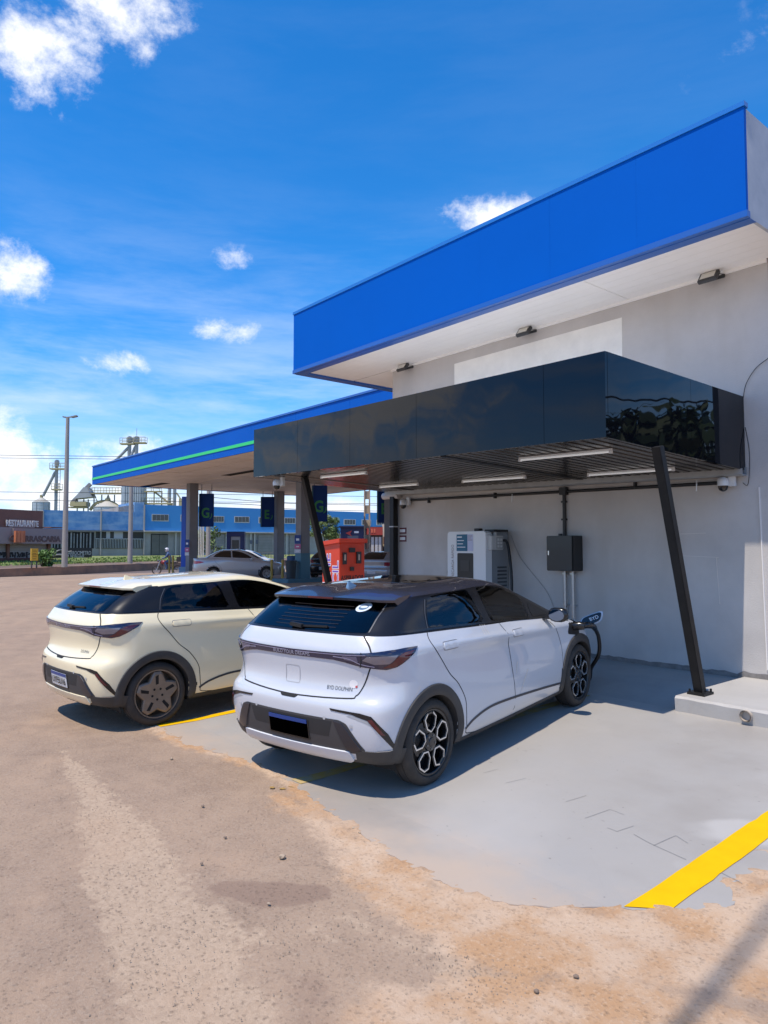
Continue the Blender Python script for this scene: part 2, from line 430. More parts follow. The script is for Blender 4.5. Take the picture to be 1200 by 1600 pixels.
def slab_material():
    m = mat('grey_floor_paint', (.362, .346, .327), .42, var=.10, vscale=.9, vcol=(.355, .33, .30), spec=.4, bump=.12, bscale=9, rvar=.1,
            streak=((.7, .5, 1), (.47, .443, .41), .5, .52))
    nt = m.node_tree; N = nt.nodes; L = nt.links; b = N['Principled BSDF']
    src = b.inputs['Base Color'].links[0].from_socket
    tc = N.new('ShaderNodeTexCoord'); sp = N.new('ShaderNodeSeparateXYZ'); L.new(tc.outputs['Object'], sp.inputs[0])
    def noise(sc, det, ro):
        n = N.new('ShaderNodeTexNoise'); n.inputs['Scale'].default_value = sc; n.inputs['Detail'].default_value = det; n.inputs['Roughness'].default_value = ro
        L.new(tc.outputs['Object'], n.inputs['Vector']); return n.outputs['Fac']
    def rng_(v, a, c, to):
        r = N.new('ShaderNodeMapRange'); r.interpolation_type = 'SMOOTHSTEP'; r.inputs[1].default_value = a; r.inputs[2].default_value = c; r.inputs[4].default_value = to; L.new(v, r.inputs[0]); return r.outputs[0]
    def mix(A, B, f):
        q = N.new('ShaderNodeMix'); q.data_type = 'RGBA'; L.new(A, q.inputs['A']); q.inputs['B'].default_value = (*B, 1); L.new(f, q.inputs['Factor']); return q.outputs['Result']
    # blown sand near the ragged edge, scuffs, drips and chips of the paint
    ad = N.new('ShaderNodeMath'); ad.operation = 'MULTIPLY_ADD'; ad.inputs[1].default_value = -1.1; L.new(noise(2.3, 7, .65), ad.inputs[0]); L.new(sp.outputs[1], ad.inputs[2])
    src = mix(src, (.50, .38, .28), rng_(ad.outputs[0], 2.95, 2.15, .75))
    src = mix(src, (.30, .275, .25), rng_(noise(.55, 5, .6), .50, .68, .7))
    src = mix(src, (.54, .52, .49), rng_(noise(.8, 3, .5), .60, .66, .45))
    src = mix(src, (.17, .155, .14), rng_(noise(26, 3, .5), .70, .76, .55))
    src = mix(src, (.26, .24, .22), rng_(noise(5.5, 6, .7), .64, .72, .4))
    L.new(src, b.inputs['Base Color'])
    return m
def build_slab():
    pts = slab_outline(); bm = bmesh.new()
    top = [bm.verts.new((p.x, p.y, 0)) for p in pts]
    f = bm.faces.new(top)
    for k in range(1, 14):
        y = 2.8 + k * .42
        bmesh.ops.bisect_plane(bm, geom=bm.verts[:] + bm.edges[:] + bm.faces[:], plane_co=(0, y, 0), plane_no=(0, 1, 0))
    for k in range(1, 13):
        bmesh.ops.bisect_plane(bm, geom=bm.verts[:] + bm.edges[:] + bm.faces[:], plane_co=(-7.3 + k * .48, 0, 0), plane_no=(1, 0, 0))
    for v in bm.verts: v.co.z = zslab(v.co.x, v.co.y)
    be = [e for e in bm.edges if len(e.link_faces) == 1]
    r = bmesh.ops.extrude_edge_only(bm, edges=be)
    for v in [g for g in r['geom'] if isinstance(g, bmesh.types.BMVert)]: v.co.z -= .05
    bmesh.ops.recalc_face_normals(bm, faces=bm.faces)
    me = bpy.data.meshes.new('parking_pavement'); bm.to_mesh(me); bm.free(); me.materials.append(slab_material())
    o = bpy.data.objects.new('parking_pavement', me); COL.objects.link(o); struct(o)
    return o
slab = build_slab()

def painted_line(x0, x1, y0, y1, wob=.0022, steps=40, slant0=0.0):
    rng = random.Random(int(abs(x0) * 100)); vs = []; fs = []
    for i in range(steps + 1):
        y = y0 + (y1 - y0) * i / steps
        a = x0 + rng.gauss(0, wob); b = x1 + rng.gauss(0, wob)
        ya, yb = (y, y + slant0) if i == 0 else (y, y + slant0 * (1 - i / steps))
        vs += [(a, ya, zslab(a, ya) + .004), (b, yb, zslab(b, yb) + .004)]
        if i: k = 2 * i; fs.append((k-2, k-1, k+1, k))
    mb = MB(); mb.add(vs, fs)
    o = mb.build('parking_line', mat('worn_line_paint', (.55, .36, .06), .8, spec=.15, var=.3, vscale=9, vcol=(.36, .33, .27)) if -5 < x0 < -4 else mat('yellow_line_paint', (.76, .44, .0), .8, spec=.15, var=.10, vscale=6, vcol=(.68, .39, .0)), slab)
    return o
painted_line(-2.055, -1.885, 3.275, 6.84, slant0=.15)
painted_line(-4.80, -4.67, 3.04, 6.84)
painted_line(-7.14, -7.03, 2.90, 8.0)
# faint remains of yellow paint on the asphalt before the second line
mb = MB()
for (px_, py_, r_) in ((455, 1228, .045), (441, 1233, .03), (425, 1231, .03)):
    c = gpt(px_, py_); rng = random.Random(px_)
    mb.add([(c.x + math.cos(t * .7) * r_ * rng.uniform(.5, 1.5), c.y + math.sin(t * .7) * r_ * rng.uniform(.4, .9), .004) for t in range(9)], [tuple(range(9))])
struct(mb.build('worn_paint', mat('worn_yellow', (.40, .25, .08), .9, var=.4, vscale=30)))

def crack(pts, w=.004):
    mb = MB(); rng = random.Random(len(pts) * 7 + int(pts[0][0]))
    P = [gpt(u, v, .05) for u, v in pts]; P = [gpt(u, v, zslab(p.x, p.y)) for (u, v), p in zip(pts, P)]
    for a, b in zip(P[:-1], P[1:]):
        d = (b - a).normalized(); n = Vector((-d.y, d.x, 0)) * w
        q = [a, a.lerp(b, .3) + n * rng.uniform(-.6, .6), a.lerp(b, .7) + n * rng.uniform(-.6, .6), b]
        for s, e in zip(q[:-1], q[1:]):
            mb.add([s - n*.5, e - n*.5, e + n*.5, s + n*.5], [(0, 1, 2, 3)])
    for v in mb.v: v.z = zslab(v.x, v.y) + .0035
    return mb.build('pavement_joint', mat('joint_dark', (.25, .24, .23), .9), slab)  # cracks and joints in their own dark grey
for c in ([(914, 1279), (953, 1265)], [(949, 1294), (964, 1300), (990, 1291)], [(1021, 1322), (1056, 1306)], [(990, 1304), (1015, 1318), (1072, 1344)],
          [(755, 1208), (778, 1202)], [(790, 1224), (822, 1216)], [(1128, 1365), (1160, 1381)], [(1100, 1348), (1128, 1365)], [(884, 1253), (916, 1243)]):
    crack(c, .0035)
for c in ([(1056, 1306), (1075, 1318)], [(953, 1265), (975, 1273)]):
    crack(c, .003)

# raised concrete kerb walk at the foot of the wall, and the ramp beside it
WALL_Y = 8.412
def build_walk():
    walkm = mat('grey_walk_paint', (.44, .42, .395), .6, var=.12, vscale=2.2, bump=.25, bscale=22)
    x0, x1, y0, zt = -3.69, 1.5, 6.85, .33
    xs = [x0 + (x1 - x0) * i / 40 for i in range(41)]
    rng = random.Random(9); vs = []; fs = []
    for i, x in enumerate(xs):
        j = rng.gauss(0, .006)
        vs += [(x, y0 + .012 + j, .10), (x, y0 + j, zt - .022 + rng.gauss(0, .003)), (x, y0 + .022 + j, zt + rng.gauss(0, .0015)), (x, 7.6, zt + .004), (x, WALL_Y + .02, zt + .01)]
        if i:
            for k in range(4): fs.append(((i-1)*5+k, i*5+k, i*5+k+1, (i-1)*5+k+1))
    mb = MB(); mb.add(vs, fs)
    mb.add([(x0, y0 + .012, .10), (x0, y0, zt - .022), (x0, y0 + .022, zt), (x0, 7.6, zt + .004), (x0, WALL_Y + .02, zt + .01), (x0, WALL_Y + .02, .1)], [tuple(range(6))])
    struct(mb.build('kerb_walk', walkm, None))
    # ramp: from the lot up to the wall foot left of the walk
    vs = []; fs = []
    n = 14
    for i in range(n + 1):
        x = -9.9 + (-3.692 + 9.9) * i / n
        for (y, z) in ((6.9, zslab(x, 6.9) - .004), (7.12, zslab(x, 7.1) + .02), (7.35, .275), (7.9, .30), (WALL_Y + .02, .318)):
            vs.append((x, y + (rng.gauss(0, .01) if y < 8 else 0), z))
        if i:
            for k in range(4): fs.append(((i-1)*5+k, i*5+k, i*5+k+1, (i-1)*5+k+1))
    mb = MB(); mb.add(vs, fs)
    struct(mb.build('walk_ramp', mat('grey_ramp_paint', (.40, .375, .345), .7, var=.25, vscale=1.6), None, smooth=True))
build_walk()
mb = MB(); mb.lathe([(.052, -.10), (.052, .12), (.045, .12), (.045, -.10)], (-2.985, 6.89, .262), 'y', 28)
mb.v = [Vector((p.x, 6.80 if p.y < 6.9 else p.y, p.z)) for p in mb.v]
pv = mb.build('drain_pipe', mat('pvc_weathered', (.55, .50, .45), .5, var=.4, vscale=12, vcol=(.40, .30, .2)), None, smooth=True, angle=40)
tag(pv, 'short open drain pipe poking out of the concrete kerb beside the wall', 'pipe')

# white hatching painted on the far asphalt at the left
mbh = MB()
c00, c01, c10, c11 = gpt(3, 921), gpt(92, 972), gpt(42, 914), gpt(122, 944)
for i in range(17):
    t = (i + .1) / 17; t2 = (i + .58) / 17
    t = t ** 1.0; a, b = c00.lerp(c01, t), c10.lerp(c11, t); a2, b2 = c00.lerp(c01, t2), c10.lerp(c11, t2)
    mbh = MB(); mbh.add([(a.x, a.y, .003), (b.x, b.y, .003), (b2.x, b2.y, .003), (a2.x, a2.y, .003)], [(0, 1, 2, 3)])
    struct(mbh.build('hatching_stripe', mat('worn_white_paint', (.46, .40, .35), .85, var=.4, vscale=2.5, vcol=(.33, .25, .2))))
# far road: darker, smoother asphalt beyond the lot
mb = MB(); a, b, c, d = gpt(-400, 912), gpt(700, 893), gpt(700, 880), gpt(-400, 893)
mb.add([(p.x, p.y, .006 if i < 2 else .006) for i, p in enumerate((a, b, c, d))], [(0, 1, 2, 3)])
struct(mb.build('far_road', mat('road_asphalt', (.17, .125, .11), .9, var=.3, vscale=.2, bump=.2, bscale=5)))
# loose stones on the dirt, one by one where they show
stm = mat('dusty_stone', (.46, .35, .25), .9, var=.4, vscale=20)
stm2 = mat('dark_stone', (.24, .175, .13), .9, var=.3, vscale=20)
for i, (u, v, r_, dk, lab) in enumerate(((441, 1340, .026, 0, 'largest sandy stone, lying above the dark round asphalt patch'), (317, 1260, .015, 1, 'dark stone on the asphalt in front of the white car, farthest from the camera'),
        (352, 1309, .013, 1, 'dark stone halfway between the white car and the dark round patch'), (315, 1350, .012, 1, 'small dark stone beside the pale gravel strip'), (420, 1413, .012, 0, 'small pale stone lying on the dark round asphalt patch'),
        (268, 1186, .016, 0, 'pale stone on the asphalt behind the cream car'), (838, 1550, .014, 1, 'dark stone on the pale sand at the bottom of the picture'), (900, 1527, .016, 1, 'dark stone on the brown sand near the pole shadow'),
        (553, 1296, .022, 0, 'sandy lump broken from the pavement edge behind the white car'), (562, 1302, .014, 0, 'smaller sandy lump beside the one at the pavement edge'))):
    p = gpt(u, v); bm = bmesh.new(); bmesh.ops.create_icosphere(bm, subdivisions=2, radius=r_ * .8); rng = random.Random(i)
    for w in bm.verts: w.co *= rng.uniform(.8, 1.15); w.co.z *= .62
    me = bpy.data.meshes.new('stone'); bm.to_mesh(me); bm.free(); me.materials.append(stm2 if dk else stm)
    o = bpy.data.objects.new('stone', me); COL.objects.link(o); o.location = (p.x, p.y, r_ * .3)
    tag(o, lab, 'stone', 'loose stones on the asphalt')
# grit: thousands of tiny chips, one object
def build_grit():
    rng = random.Random(21); mb = MB()
    paths = [(PALE, 900, .3), (SAND, 900, .45), (PALE2, 350, .3), (SAND2, 450, .4)]
    for pts, n, sp in paths:
        for _ in range(n):
            k = rng.randrange(len(pts) - 1); (a, wa), (b, wb) = pts[k], pts[k+1]; c = a.lerp(b, rng.random())
            x, y = c.x + rng.gauss(0, sp * .6), c.y + rng.gauss(0, sp * .6)
            if -7 < x < -1.3 and y > 2.72: continue
            r_ = rng.uniform(.002, .0055)
            a0 = rng.uniform(0, 6)
            vs = [(x + math.cos(a0 + q * 2.09) * r_ * rng.uniform(.7, 1.2), y + math.sin(a0 + q * 2.09) * r_ * rng.uniform(.7, 1.2), -.006) for q in range(3)] + [(x, y, -.004 + r_ * .9)]
            mb.add(vs, [(0, 1, 3), (1, 2, 3), (2, 0, 3)])
    o = mb.build('grit', mat('grit_stone', (.46, .35, .26), .95, var=.5, vscale=8), None, kind='stuff')
    o['label'] = 'fine grit and stone chips scattered over the worn asphalt'; o['category'] = 'grit'
build_grit()
# ------------------------------------------------------------------ shop building
XL, XR = -9.9, -3.32
wallm = mat('grey_wall_paint', (.585, .548, .515), .75, var=.22, vscale=1.1, bump=.25, bscale=55, streak=((1.6, 1.6, .35), (.46, .42, .38), .75, .52))
shop = thing('shop_building', 'grey rendered shop building with deep blue fascia box and white soffit', 'building', (-6.6, WALL_Y, .2))
ZS = 5.10
mb = MB(); mb.box(XL, XR, WALL_Y, WALL_Y + 9, 0.0, ZS + .12); mb.build('wall', wallm, shop)
# fascia box: blue front, edge trims, end side greyed for shade, soffit
FX0, FX1, FY, FZT = -11.23, -2.985, 7.10, 6.185
blue = mat('blue_fascia', (.0, .105, .50), .6, coat=.0, spec=.06, var=.06, vscale=.6)
rngf = random.Random(6)
for k in range(7):
    a, b = FX0 + (FX1 - FX0) * k / 7, FX0 + (FX1 - FX0) * (k + 1) / 7; dy_ = rngf.uniform(-.0015, .0015)
    mb = MB(); mb.box(a + .0005, b - .0005, FY + dy_ * .3, FY + .05, ZS + .03, FZT); mb.build('fascia_panel', blue, shop)
mb = MB(); mb.box(FX0, FX0 + .05, FY + .05, WALL_Y + 9, ZS + .03, FZT); mb.build('fascia_side', blue, shop)
shadeside = mat('fascia_side_shade', (.34, .37, .42), .6, var=.35, vscale=2.2, vcol=(.5, .52, .55))  # shade of the unlit end side is put into this grey
mb = MB(); mb.box(FX1 - .05, FX1, FY + .05, WALL_Y + 9, ZS + .03, FZT - .01); mb.build('fascia_side', shadeside, shop, label='end panel of the fascia, its shade put into a grey colour')
trim = mat('blue_trim', (.010, .105, .42), .35, coat=.2)
mb = MB(); mb.box(FX0 - .012, FX1 + .012, FY - .014, FY + .07, FZT, FZT + .05); mb.build('top_trim', mat('blue_trim_light', (.015, .17, .55), .35), shop)
mb = MB(); mb.box(FX0 - .012, FX1 + .014, FY - .012, FY + .055, ZS - .035, ZS + .03); mb.build('bottom_trim', trim, shop)
mb = MB(); mb.box(FX0 - .01, FX1 + .012, FY + .055, FY + .19, ZS - .04, ZS + .012); mb.build('soffit_edge', trim, shop)
mb = MB(); mb.box(FX0 - .012, FX0 + .17, FY + .19, WALL_Y + 8, ZS - .04, ZS + .012); mb.build('soffit_edge', trim, shop)
mb = MB(); mb.box(FX1 - .02, FX1 + .013, FY + .06, WALL_Y + 8, ZS - .035, ZS + .03); mb.build('bottom_trim', shadeside, shop)
sofm = mat('white_soffit', (.90, .88, .84), .55, var=.08, vscale=1.2)
xs = [FX0 + .17, -5.05, FX1 - .02]
for a, b in zip(xs[:-1], xs[1:]):
    n = 6; dy = (WALL_Y - FY - .19 - .03) / n
    for k in range(n):
        mb = MB(); mb.box(a + .004, b - .004, FY + .19 + k * dy + .0015, FY + .19 + (k + 1) * dy - .0015, ZS - .008, ZS + .008); mb.build('soffit_plank', sofm, shop)
mb = MB(); mb.box(FX0 + .17, FX1 - .02, FY + .16, WALL_Y + .02, ZS + .0085, ZS + .03); mb.build('soffit_backing', mat('soffit_gap', (.25, .25, .25), .8), shop)
mb = MB(); mb.box(XL - .002, XR, WALL_Y - .03, WALL_Y - .002, ZS - .045, ZS - .006); mb.build('soffit_moulding', sofm, shop)
mb = MB(); mb.box(XL - 1.15, XL - .002, WALL_Y + .0, WALL_Y + 7.9, ZS - .008, ZS + .008); mb.build('soffit_plank', sofm, shop)
# paler unpainted rectangle where an old sign was
mb = MB(); mb.box(-8.30, -5.17, WALL_Y - .004, WALL_Y + .004, 4.0, 4.885); mb.build('bare_panel', mat('bare_render', (.90, .86, .79), .8, var=.12, vscale=4, bump=.2, bscale=40), shop, label='paler bare rectangle left by a removed sign')
# dark damp course at the wall foot, ragged
rng = random.Random(4); vs = []; fs = []
n = 90
for i in range(n + 1):
    x = -9.88 + (XR + 9.88 - .01) * i / n; zb = .30 if x < -3.7 else .325
    vs += [(x, WALL_Y - .006, zb), (x, WALL_Y - .006, zb + .075 + rng.gauss(0, .006))]
    if i: fs.append((2*i-2, 2*i, 2*i+1, 2*i-1))
mb = MB(); mb.add(vs, fs); mb.build('damp_course', mat('damp_dark', (.26, .24, .225), .8, var=.45, vscale=9), shop)
# raised plaster seams on the wall
seam = mat('plaster_seam', (.74, .70, .66), .8)
mb = MB(); mb.bar((-3.47, WALL_Y - .002, 2.5), (-3.43, WALL_Y - .002, .45), .03, .012); mb.build('plaster_seam', seam, shop)
for (a, b) in (((-4.55, 1.72), (-3.95, 1.70)), ((-3.98, 1.70), (-3.95, 1.15)), ((-4.5, 1.98), (-4.1, 1.99))):
    mb = MB(); mb.bar((a[0], WALL_Y - .001, a[1]), (b[0], WALL_Y - .001, b[1]), .008, .005); mb.build('plaster_scratch', mat('plaster_mark', (.70, .65, .60), .8), shop)
mb = MB(); mb.box(XR - .003, XR + .09, WALL_Y + .05, WALL_Y + .15, .2, ZS - .02); mb.build('downpipe', mat('downpipe_dark', (.08, .085, .09), .5), shop)
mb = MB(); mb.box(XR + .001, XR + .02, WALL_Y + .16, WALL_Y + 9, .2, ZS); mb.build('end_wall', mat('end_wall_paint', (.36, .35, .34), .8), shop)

# flood lights under the soffit
alu = mat('lamp_housing', (.05, .05, .052), .45); glassw = mat('lamp_glass', (.72, .70, .62), .15, coat=.6)
def flood(u, label):
    g = thing('flood_light', label, 'flood light', (u, WALL_Y - .02, ZS - .06), None, 'flood lights under the soffit')
    rot = Matrix.Translation((u, WALL_Y - .16, ZS - .07)) @ Matrix.Rotation(R(-38), 4, 'X')
    mb = MB(); mb.box(-.115, .115, -.02, .035, -.075, .075, rot); mb.build('housing', alu, g, bevel=.008)
    mb = MB(); mb.box(-.085, .085, -.026, -.0205, -.05, .05, rot); mb.build('lens', glassw, g)
    mb = MB(); mb.bar((u - .12, WALL_Y - .15, ZS - .07), (u - .12, WALL_Y - .02, ZS - .045), .018, .006); mb.bar((u + .12, WALL_Y - .15, ZS - .07), (u + .12, WALL_Y - .02, ZS - .045), .018, .006)
    mb.box(u - .13, u + .13, WALL_Y - .03, WALL_Y - .018, ZS - .085, ZS - .045); mb.build('bracket', alu, g)
flood(-3.92, 'small flood light under the soffit nearest the right corner of the building')
flood(-6.70, 'small flood light under the soffit above the pale bare wall panel')
flood(-9.44, 'small flood light under the soffit at the left end of the grey wall')

# ------------------------------------------------------------------ black charging canopy
can = thing('charging_canopy', 'glossy black flat canopy on leaning black posts over the parked cars', 'canopy', (-6.8, 7.0, .2))
CX0, CX1, CY0, CY1 = -10.0, -3.612, 5.59, WALL_Y - .02
def cz(x, y, top=False):   # tilted slightly, lower at the wall and to the right
    t = (x - CX0) / (CX1 - CX0); s = (y - CY0) / (CY1 - CY0)
    b = (2.935 - .125 * t) - .105 * s
    return (3.69 - .095 * t - .035 * s) if top else b
blk = mat('black_gloss_panel', (.004, .0045, .007), .02, coat=.0, spec=.33)
def dent(m_):
    nt = m_.node_tree; N = nt.nodes; L = nt.links; b = N['Principled BSDF']
    tc = N.new('ShaderNodeTexCoord'); mp = N.new('ShaderNodeMapping'); mp.inputs['Scale'].default_value = (.9, .9, .55); L.new(tc.outputs['Object'], mp.inputs[0])
    n = N.new('ShaderNodeTexNoise'); n.inputs['Scale'].default_value = 1.3; n.inputs['Detail'].default_value = 1.5; L.new(mp.outputs[0], n.inputs['Vector'])
    bp = N.new('ShaderNodeBump'); bp.inputs['Strength'].default_value = .11; bp.inputs['Distance'].default_value = .12; L.new(n.outputs['Fac'], bp.inputs['Height'])
    L.new(bp.outputs[0], b.inputs['Normal']); L.new(bp.outputs[0], b.inputs['Coat Normal'])
dent(blk)
xs = [CX0, -8.62, -7.35, -6.08, -4.82, -4.22, CX1]
xs = [CX0, -8.72, -7.45, -6.15, -4.30, CX1]
for a, b in zip(xs[:-1], xs[1:]):
    mb = MB(); a2, b2 = a + .002, b - .002
    vs = [(a2, CY0, cz(a2, CY0)), (b2, CY0, cz(b2, CY0)), (b2, CY0, cz(b2, CY0, True)), (a2, CY0, cz(a2, CY0, True))]
    mb.prism(vs, (0, .035, 0)); mb.build('front_panel', blk, can)
def side_panel(x, y0, y1, d):
    mb = MB(); vs = [(x, y0, cz(x, y0)), (x, y1, cz(x, y1)), (x, y1, cz(x, y1, True)), (x, y0, cz(x, y0, True))]
    mb.prism(vs, (d, 0, 0)); mb.build('side_panel', blk, can)
side_panel(CX1, CY0 + .037, 7.15, -.035); side_panel(CX1, 7.154, CY1, -.035)
side_panel(CX0, CY0 + .037, CY1, .035)
# roof sheet, hidden purlins and the ribbed ceiling
mb = MB(); vs = [(CX0 + .04, CY0 + .04, 3.5), (CX1 - .04, CY0 + .04, 3.42), (CX1 - .04, CY1, 3.34), (CX0 + .04, CY1, 3.42)]
mb.prism(vs, (0, 0, .03)); mb.build('roof_sheet', mat('roof_steel', (.74, .74, .73), .5), can)
ribm = mat('ceiling_rib', (.016, .014, .013), .2, spec=.5); ribd = mat('ceiling_back', (.02, .018, .017), .7)
mb = MB(); vs = [(CX0 + .04, CY0 + .04, cz(CX0, CY0) + .018), (CX1 - .04, CY0 + .04, cz(CX1, CY0) + .018), (CX1 - .04, CY1 - .01, cz(CX1, CY1) + .018), (CX0 + .04, CY1 - .01, cz(CX0, CY1) + .018)]
mb.prism(vs, (0, 0, .012)); mb.build('ceiling_backing', ribd, can)
nr = 48; pw = (CX1 - CX0 - .08) / nr
for i in range(nr):
    x = CX0 + .04 + pw * (i + .5); w = pw * .31
    mb = MB()
    pr = [(-w, .016), (-w * .9, .0), (w * .9, .0), (w, .016)]
    vs = [(x + q, CY0 + .042, cz(x, CY0) + h) for q, h in pr] + [(x + q, CY1 - .02, cz(x, CY1) + h) for q, h in pr]
    mb.add(vs, [(0, 1, 5, 4), (1, 2, 6, 5), (2, 3, 7, 6), (0, 3, 2, 1), (4, 5, 6, 7)]); mb.build('ceiling_slat', ribm, can)
blks = mat('black_steel', (.008, .008, .009), .5, spec=.3, var=.3, vscale=8, vcol=(.016, .015, .014))
for x in (-9.2, -3.70 - 2.05):
    mb = MB(); mb.bar((x, CY0 + .05, cz(x, CY0) + .028), (x, CY1 - .05, cz(x, CY1) + .028), .09, .07); mb.build('cross_beam', blks, can)
# gutter along the wall
mb = MB()
gx0, gx1 = -9.95, CX1 + .02
pr = [(0, .0), (0, -.085), (-.02, -.10), (-.10, -.10), (-.12, -.085), (-.12, -.02), (-.11, -.02), (-.11, -.08), (-.012, -.085), (-.012, 0)]
vs = [(gx0, WALL_Y - .03 + a, cz(gx0, CY1) + .03 + h) for a, h in pr] + [(gx1, WALL_Y - .03 + a, cz(gx1, CY1) + .03 + h) for a, h in pr]
m_ = len(pr); mb.add(vs, [(i, (i+1) % m_, m_ + (i+1) % m_, m_ + i) for i in range(m_)] + [tuple(range(m_)), tuple(range(m_, 2*m_))])
mb.build('gutter', mat('galvanised', (.42, .43, .43), .5, metal=.5, var=.25, vscale=5), can)
mb = MB(); mb.tube([(-10.05, WALL_Y - .09, 2.755), (-9.62, WALL_Y - .09, 2.75)], .06, 14); mb.build('gutter_outlet', mat('grey_pvc', (.5, .49, .48), .45), can)
# posts
def post(x, yb, zb, yt, zt, w=.092):
    mb = MB(); mb.bar((x, yb, zb), (x, yt, zt), w, w * .95, up=(0, 1, .2)); p = mb.build('post', blks, can, bevel=.006)
    mb = MB(); mb.box(x - .09, x + .09, yb - .10, yb + .10, zb - .012, zb + .012)
    for sx in (-.07, .07):
        for sy in (-.08, .08): mb.lathe([(.012, 0), (.012, .03), (.0, .03)], (x + sx, yb + sy, zb + .012), 'z', 6)
    q = mb.build('base_plate', blks, None)
    q.parent = p; q.data.transform(parent_world(p).inverted())
    return p
post(-3.563, 7.12, .345, 6.38, 2.79)
post(-9.2, 6.80, .18, 6.03, 2.90)
mb = MB(); mb.box(-9.81, -9.70, 8.26, 8.37, .28, 2.73); p = mb.build('post', blks, can, bevel=.004, label='upright black post at the left end of the wall')
mb = MB(); mb.box(-9.815, -9.695, 8.255, 8.375, 2.18, 2.20); q = mb.build('strap', mat('strap_steel', (.5, .5, .5), .4), None); q.parent = p
q.data.transform(parent_world(p).inverted())
# tube lights on the ceiling
tubew = mat('tube_diffuser', (.86, .87, .88), .3, emit=(1, 1, 1), estr=.12)
def tubelight(x0, x1, y, label):
    z = cz((x0 + x1) / 2, y)
    g = thing('tube_light', label, 'tube light', ((x0 + x1) / 2, y, z), None, 'tube lights under the canopy')
    mb = MB(); mb.bar((x0, y, cz(x0, y) - .012), (x1, y, cz(x1, y) - .012), .022, .016); mb.build('base_rail', mat('rail_white', (.75, .75, .75), .4), g)
    mb = MB(); mb.tube([(x0 + .01, y, cz(x0, y) - .034), (x1 - .01, y, cz(x1, y) - .034)], .0115, 10); mb.build('tube', tubew, g, smooth=True, angle=60)
    for x in (x0 + .012, x1 - .012):
        mb = MB(); mb.box(x - .012, x + .012, y - .018, y + .018, cz(x, y) - .052, cz(x, y) - .021); mb.build('end_cap', mat('cap_white', (.7, .7, .7), .4), g)
tubelight(-5.08, -3.92, 6.16, 'white tube light under the canopy nearest the front right corner')
tubelight(-7.25, -6.08, 7.5, 'white tube light under the canopy above the white charger')
tubelight(-5.25, -4.10, 7.7, 'white tube light under the canopy behind the right leaning post')
tubelight(-8.75, -7.65, 6.03, 'white tube light under the canopy beside the left leaning post')
tubelight(-9.10, -8.15, 7.45, 'white tube light under the canopy at the far left back corner')

# ------------------------------------------------------------------ things on the wall
dark = mat('black_plastic', (.012, .012, .013), .45)
con = thing('electrical_conduit', 'black conduit running along the wall top with a drop to the black box', 'conduit', (-6.1, WALL_Y - .03, 2.0))
mb = MB(); mb.tube([(-9.62, WALL_Y - .03, 2.655), (-3.72, WALL_Y - .03, 2.575)], .022, 10); mb.build('run', dark, con, smooth=True, angle=50)
mb = MB(); mb.tube([(-6.11, WALL_Y - .03, 2.6), (-6.11, WALL_Y - .03, 1.98)], .026, 10); mb.build('drop', dark, con, smooth=True, angle=50)
mb = MB(); mb.box(-6.17, -6.05, WALL_Y - .075, WALL_Y - .002, 2.56, 2.67); mb.build('junction_box', dark, con, bevel=.006)
for z in (2.45, 2.2): 
    mb = MB(); mb.box(-6.145, -6.075, WALL_Y - .06, WALL_Y - .002, z, z + .025); mb.build('clamp', dark, con)
for x in (-8.9, -7.4, -5.0): 
    mb = MB(); mb.box(x - .012, x + .012, WALL_Y - .058, WALL_Y - .002, 2.58, 2.67); mb.build('clamp', dark, con)
box = thing('electrical_cabinet', 'black metal electrical cabinet on the wall with two conduits below', 'cabinet', (-6.05, WALL_Y - .1, 1.7))
cabm = mat('cabinet_black', (.013, .013, .0135), .38, coat=.15)
mb = MB(); mb.box(-6.27, -5.83, WALL_Y - .23, WALL_Y - .002, 1.49, 1.98); mb.build('housing', cabm, box, bevel=.006)
mb = MB(); mb.box(-6.262, -5.838, WALL_Y - .243, WALL_Y - .232, 1.498, 1.972); d_ = mb.build('door', cabm, box, bevel=.003)
mb = MB(); mb.box(-6.235, -6.215, WALL_Y - .252, WALL_Y - .2435, 1.71, 1.77); q = mb.build('lock', mat('chrome', (.6, .6, .6), .2, metal=1), box)
mb = MB(); mb.tube([(-6.10, WALL_Y - .14, 2.01), (-6.10, WALL_Y - .14, 1.975)], .03, 10); mb.build('gland', dark, box)
galv = mat('galv_pipe', (.55, .55, .54), .32, metal=.75, var=.2, vscale=9)
for i, x in enumerate((-6.10, -5.965)):
    c = thing('steel_conduit', ('left' if i == 0 else 'right') + ' one of two galvanised conduits running down from the black cabinet', 'conduit', (x, WALL_Y - .05, .3), None, 'conduits under the cabinet')
    mb = MB(); mb.tube([(x, WALL_Y - .05, 1.489), (x, WALL_Y - .05, .31)], .021, 12); mb.build('pipe', galv, c, smooth=True, angle=60)
    for z in (1.44, 1.0, .5):
        mb = MB(); mb.box(x - .032, x + .032, WALL_Y - .075, WALL_Y - .002, z, z + .02); mb.build('clamp', galv, c)
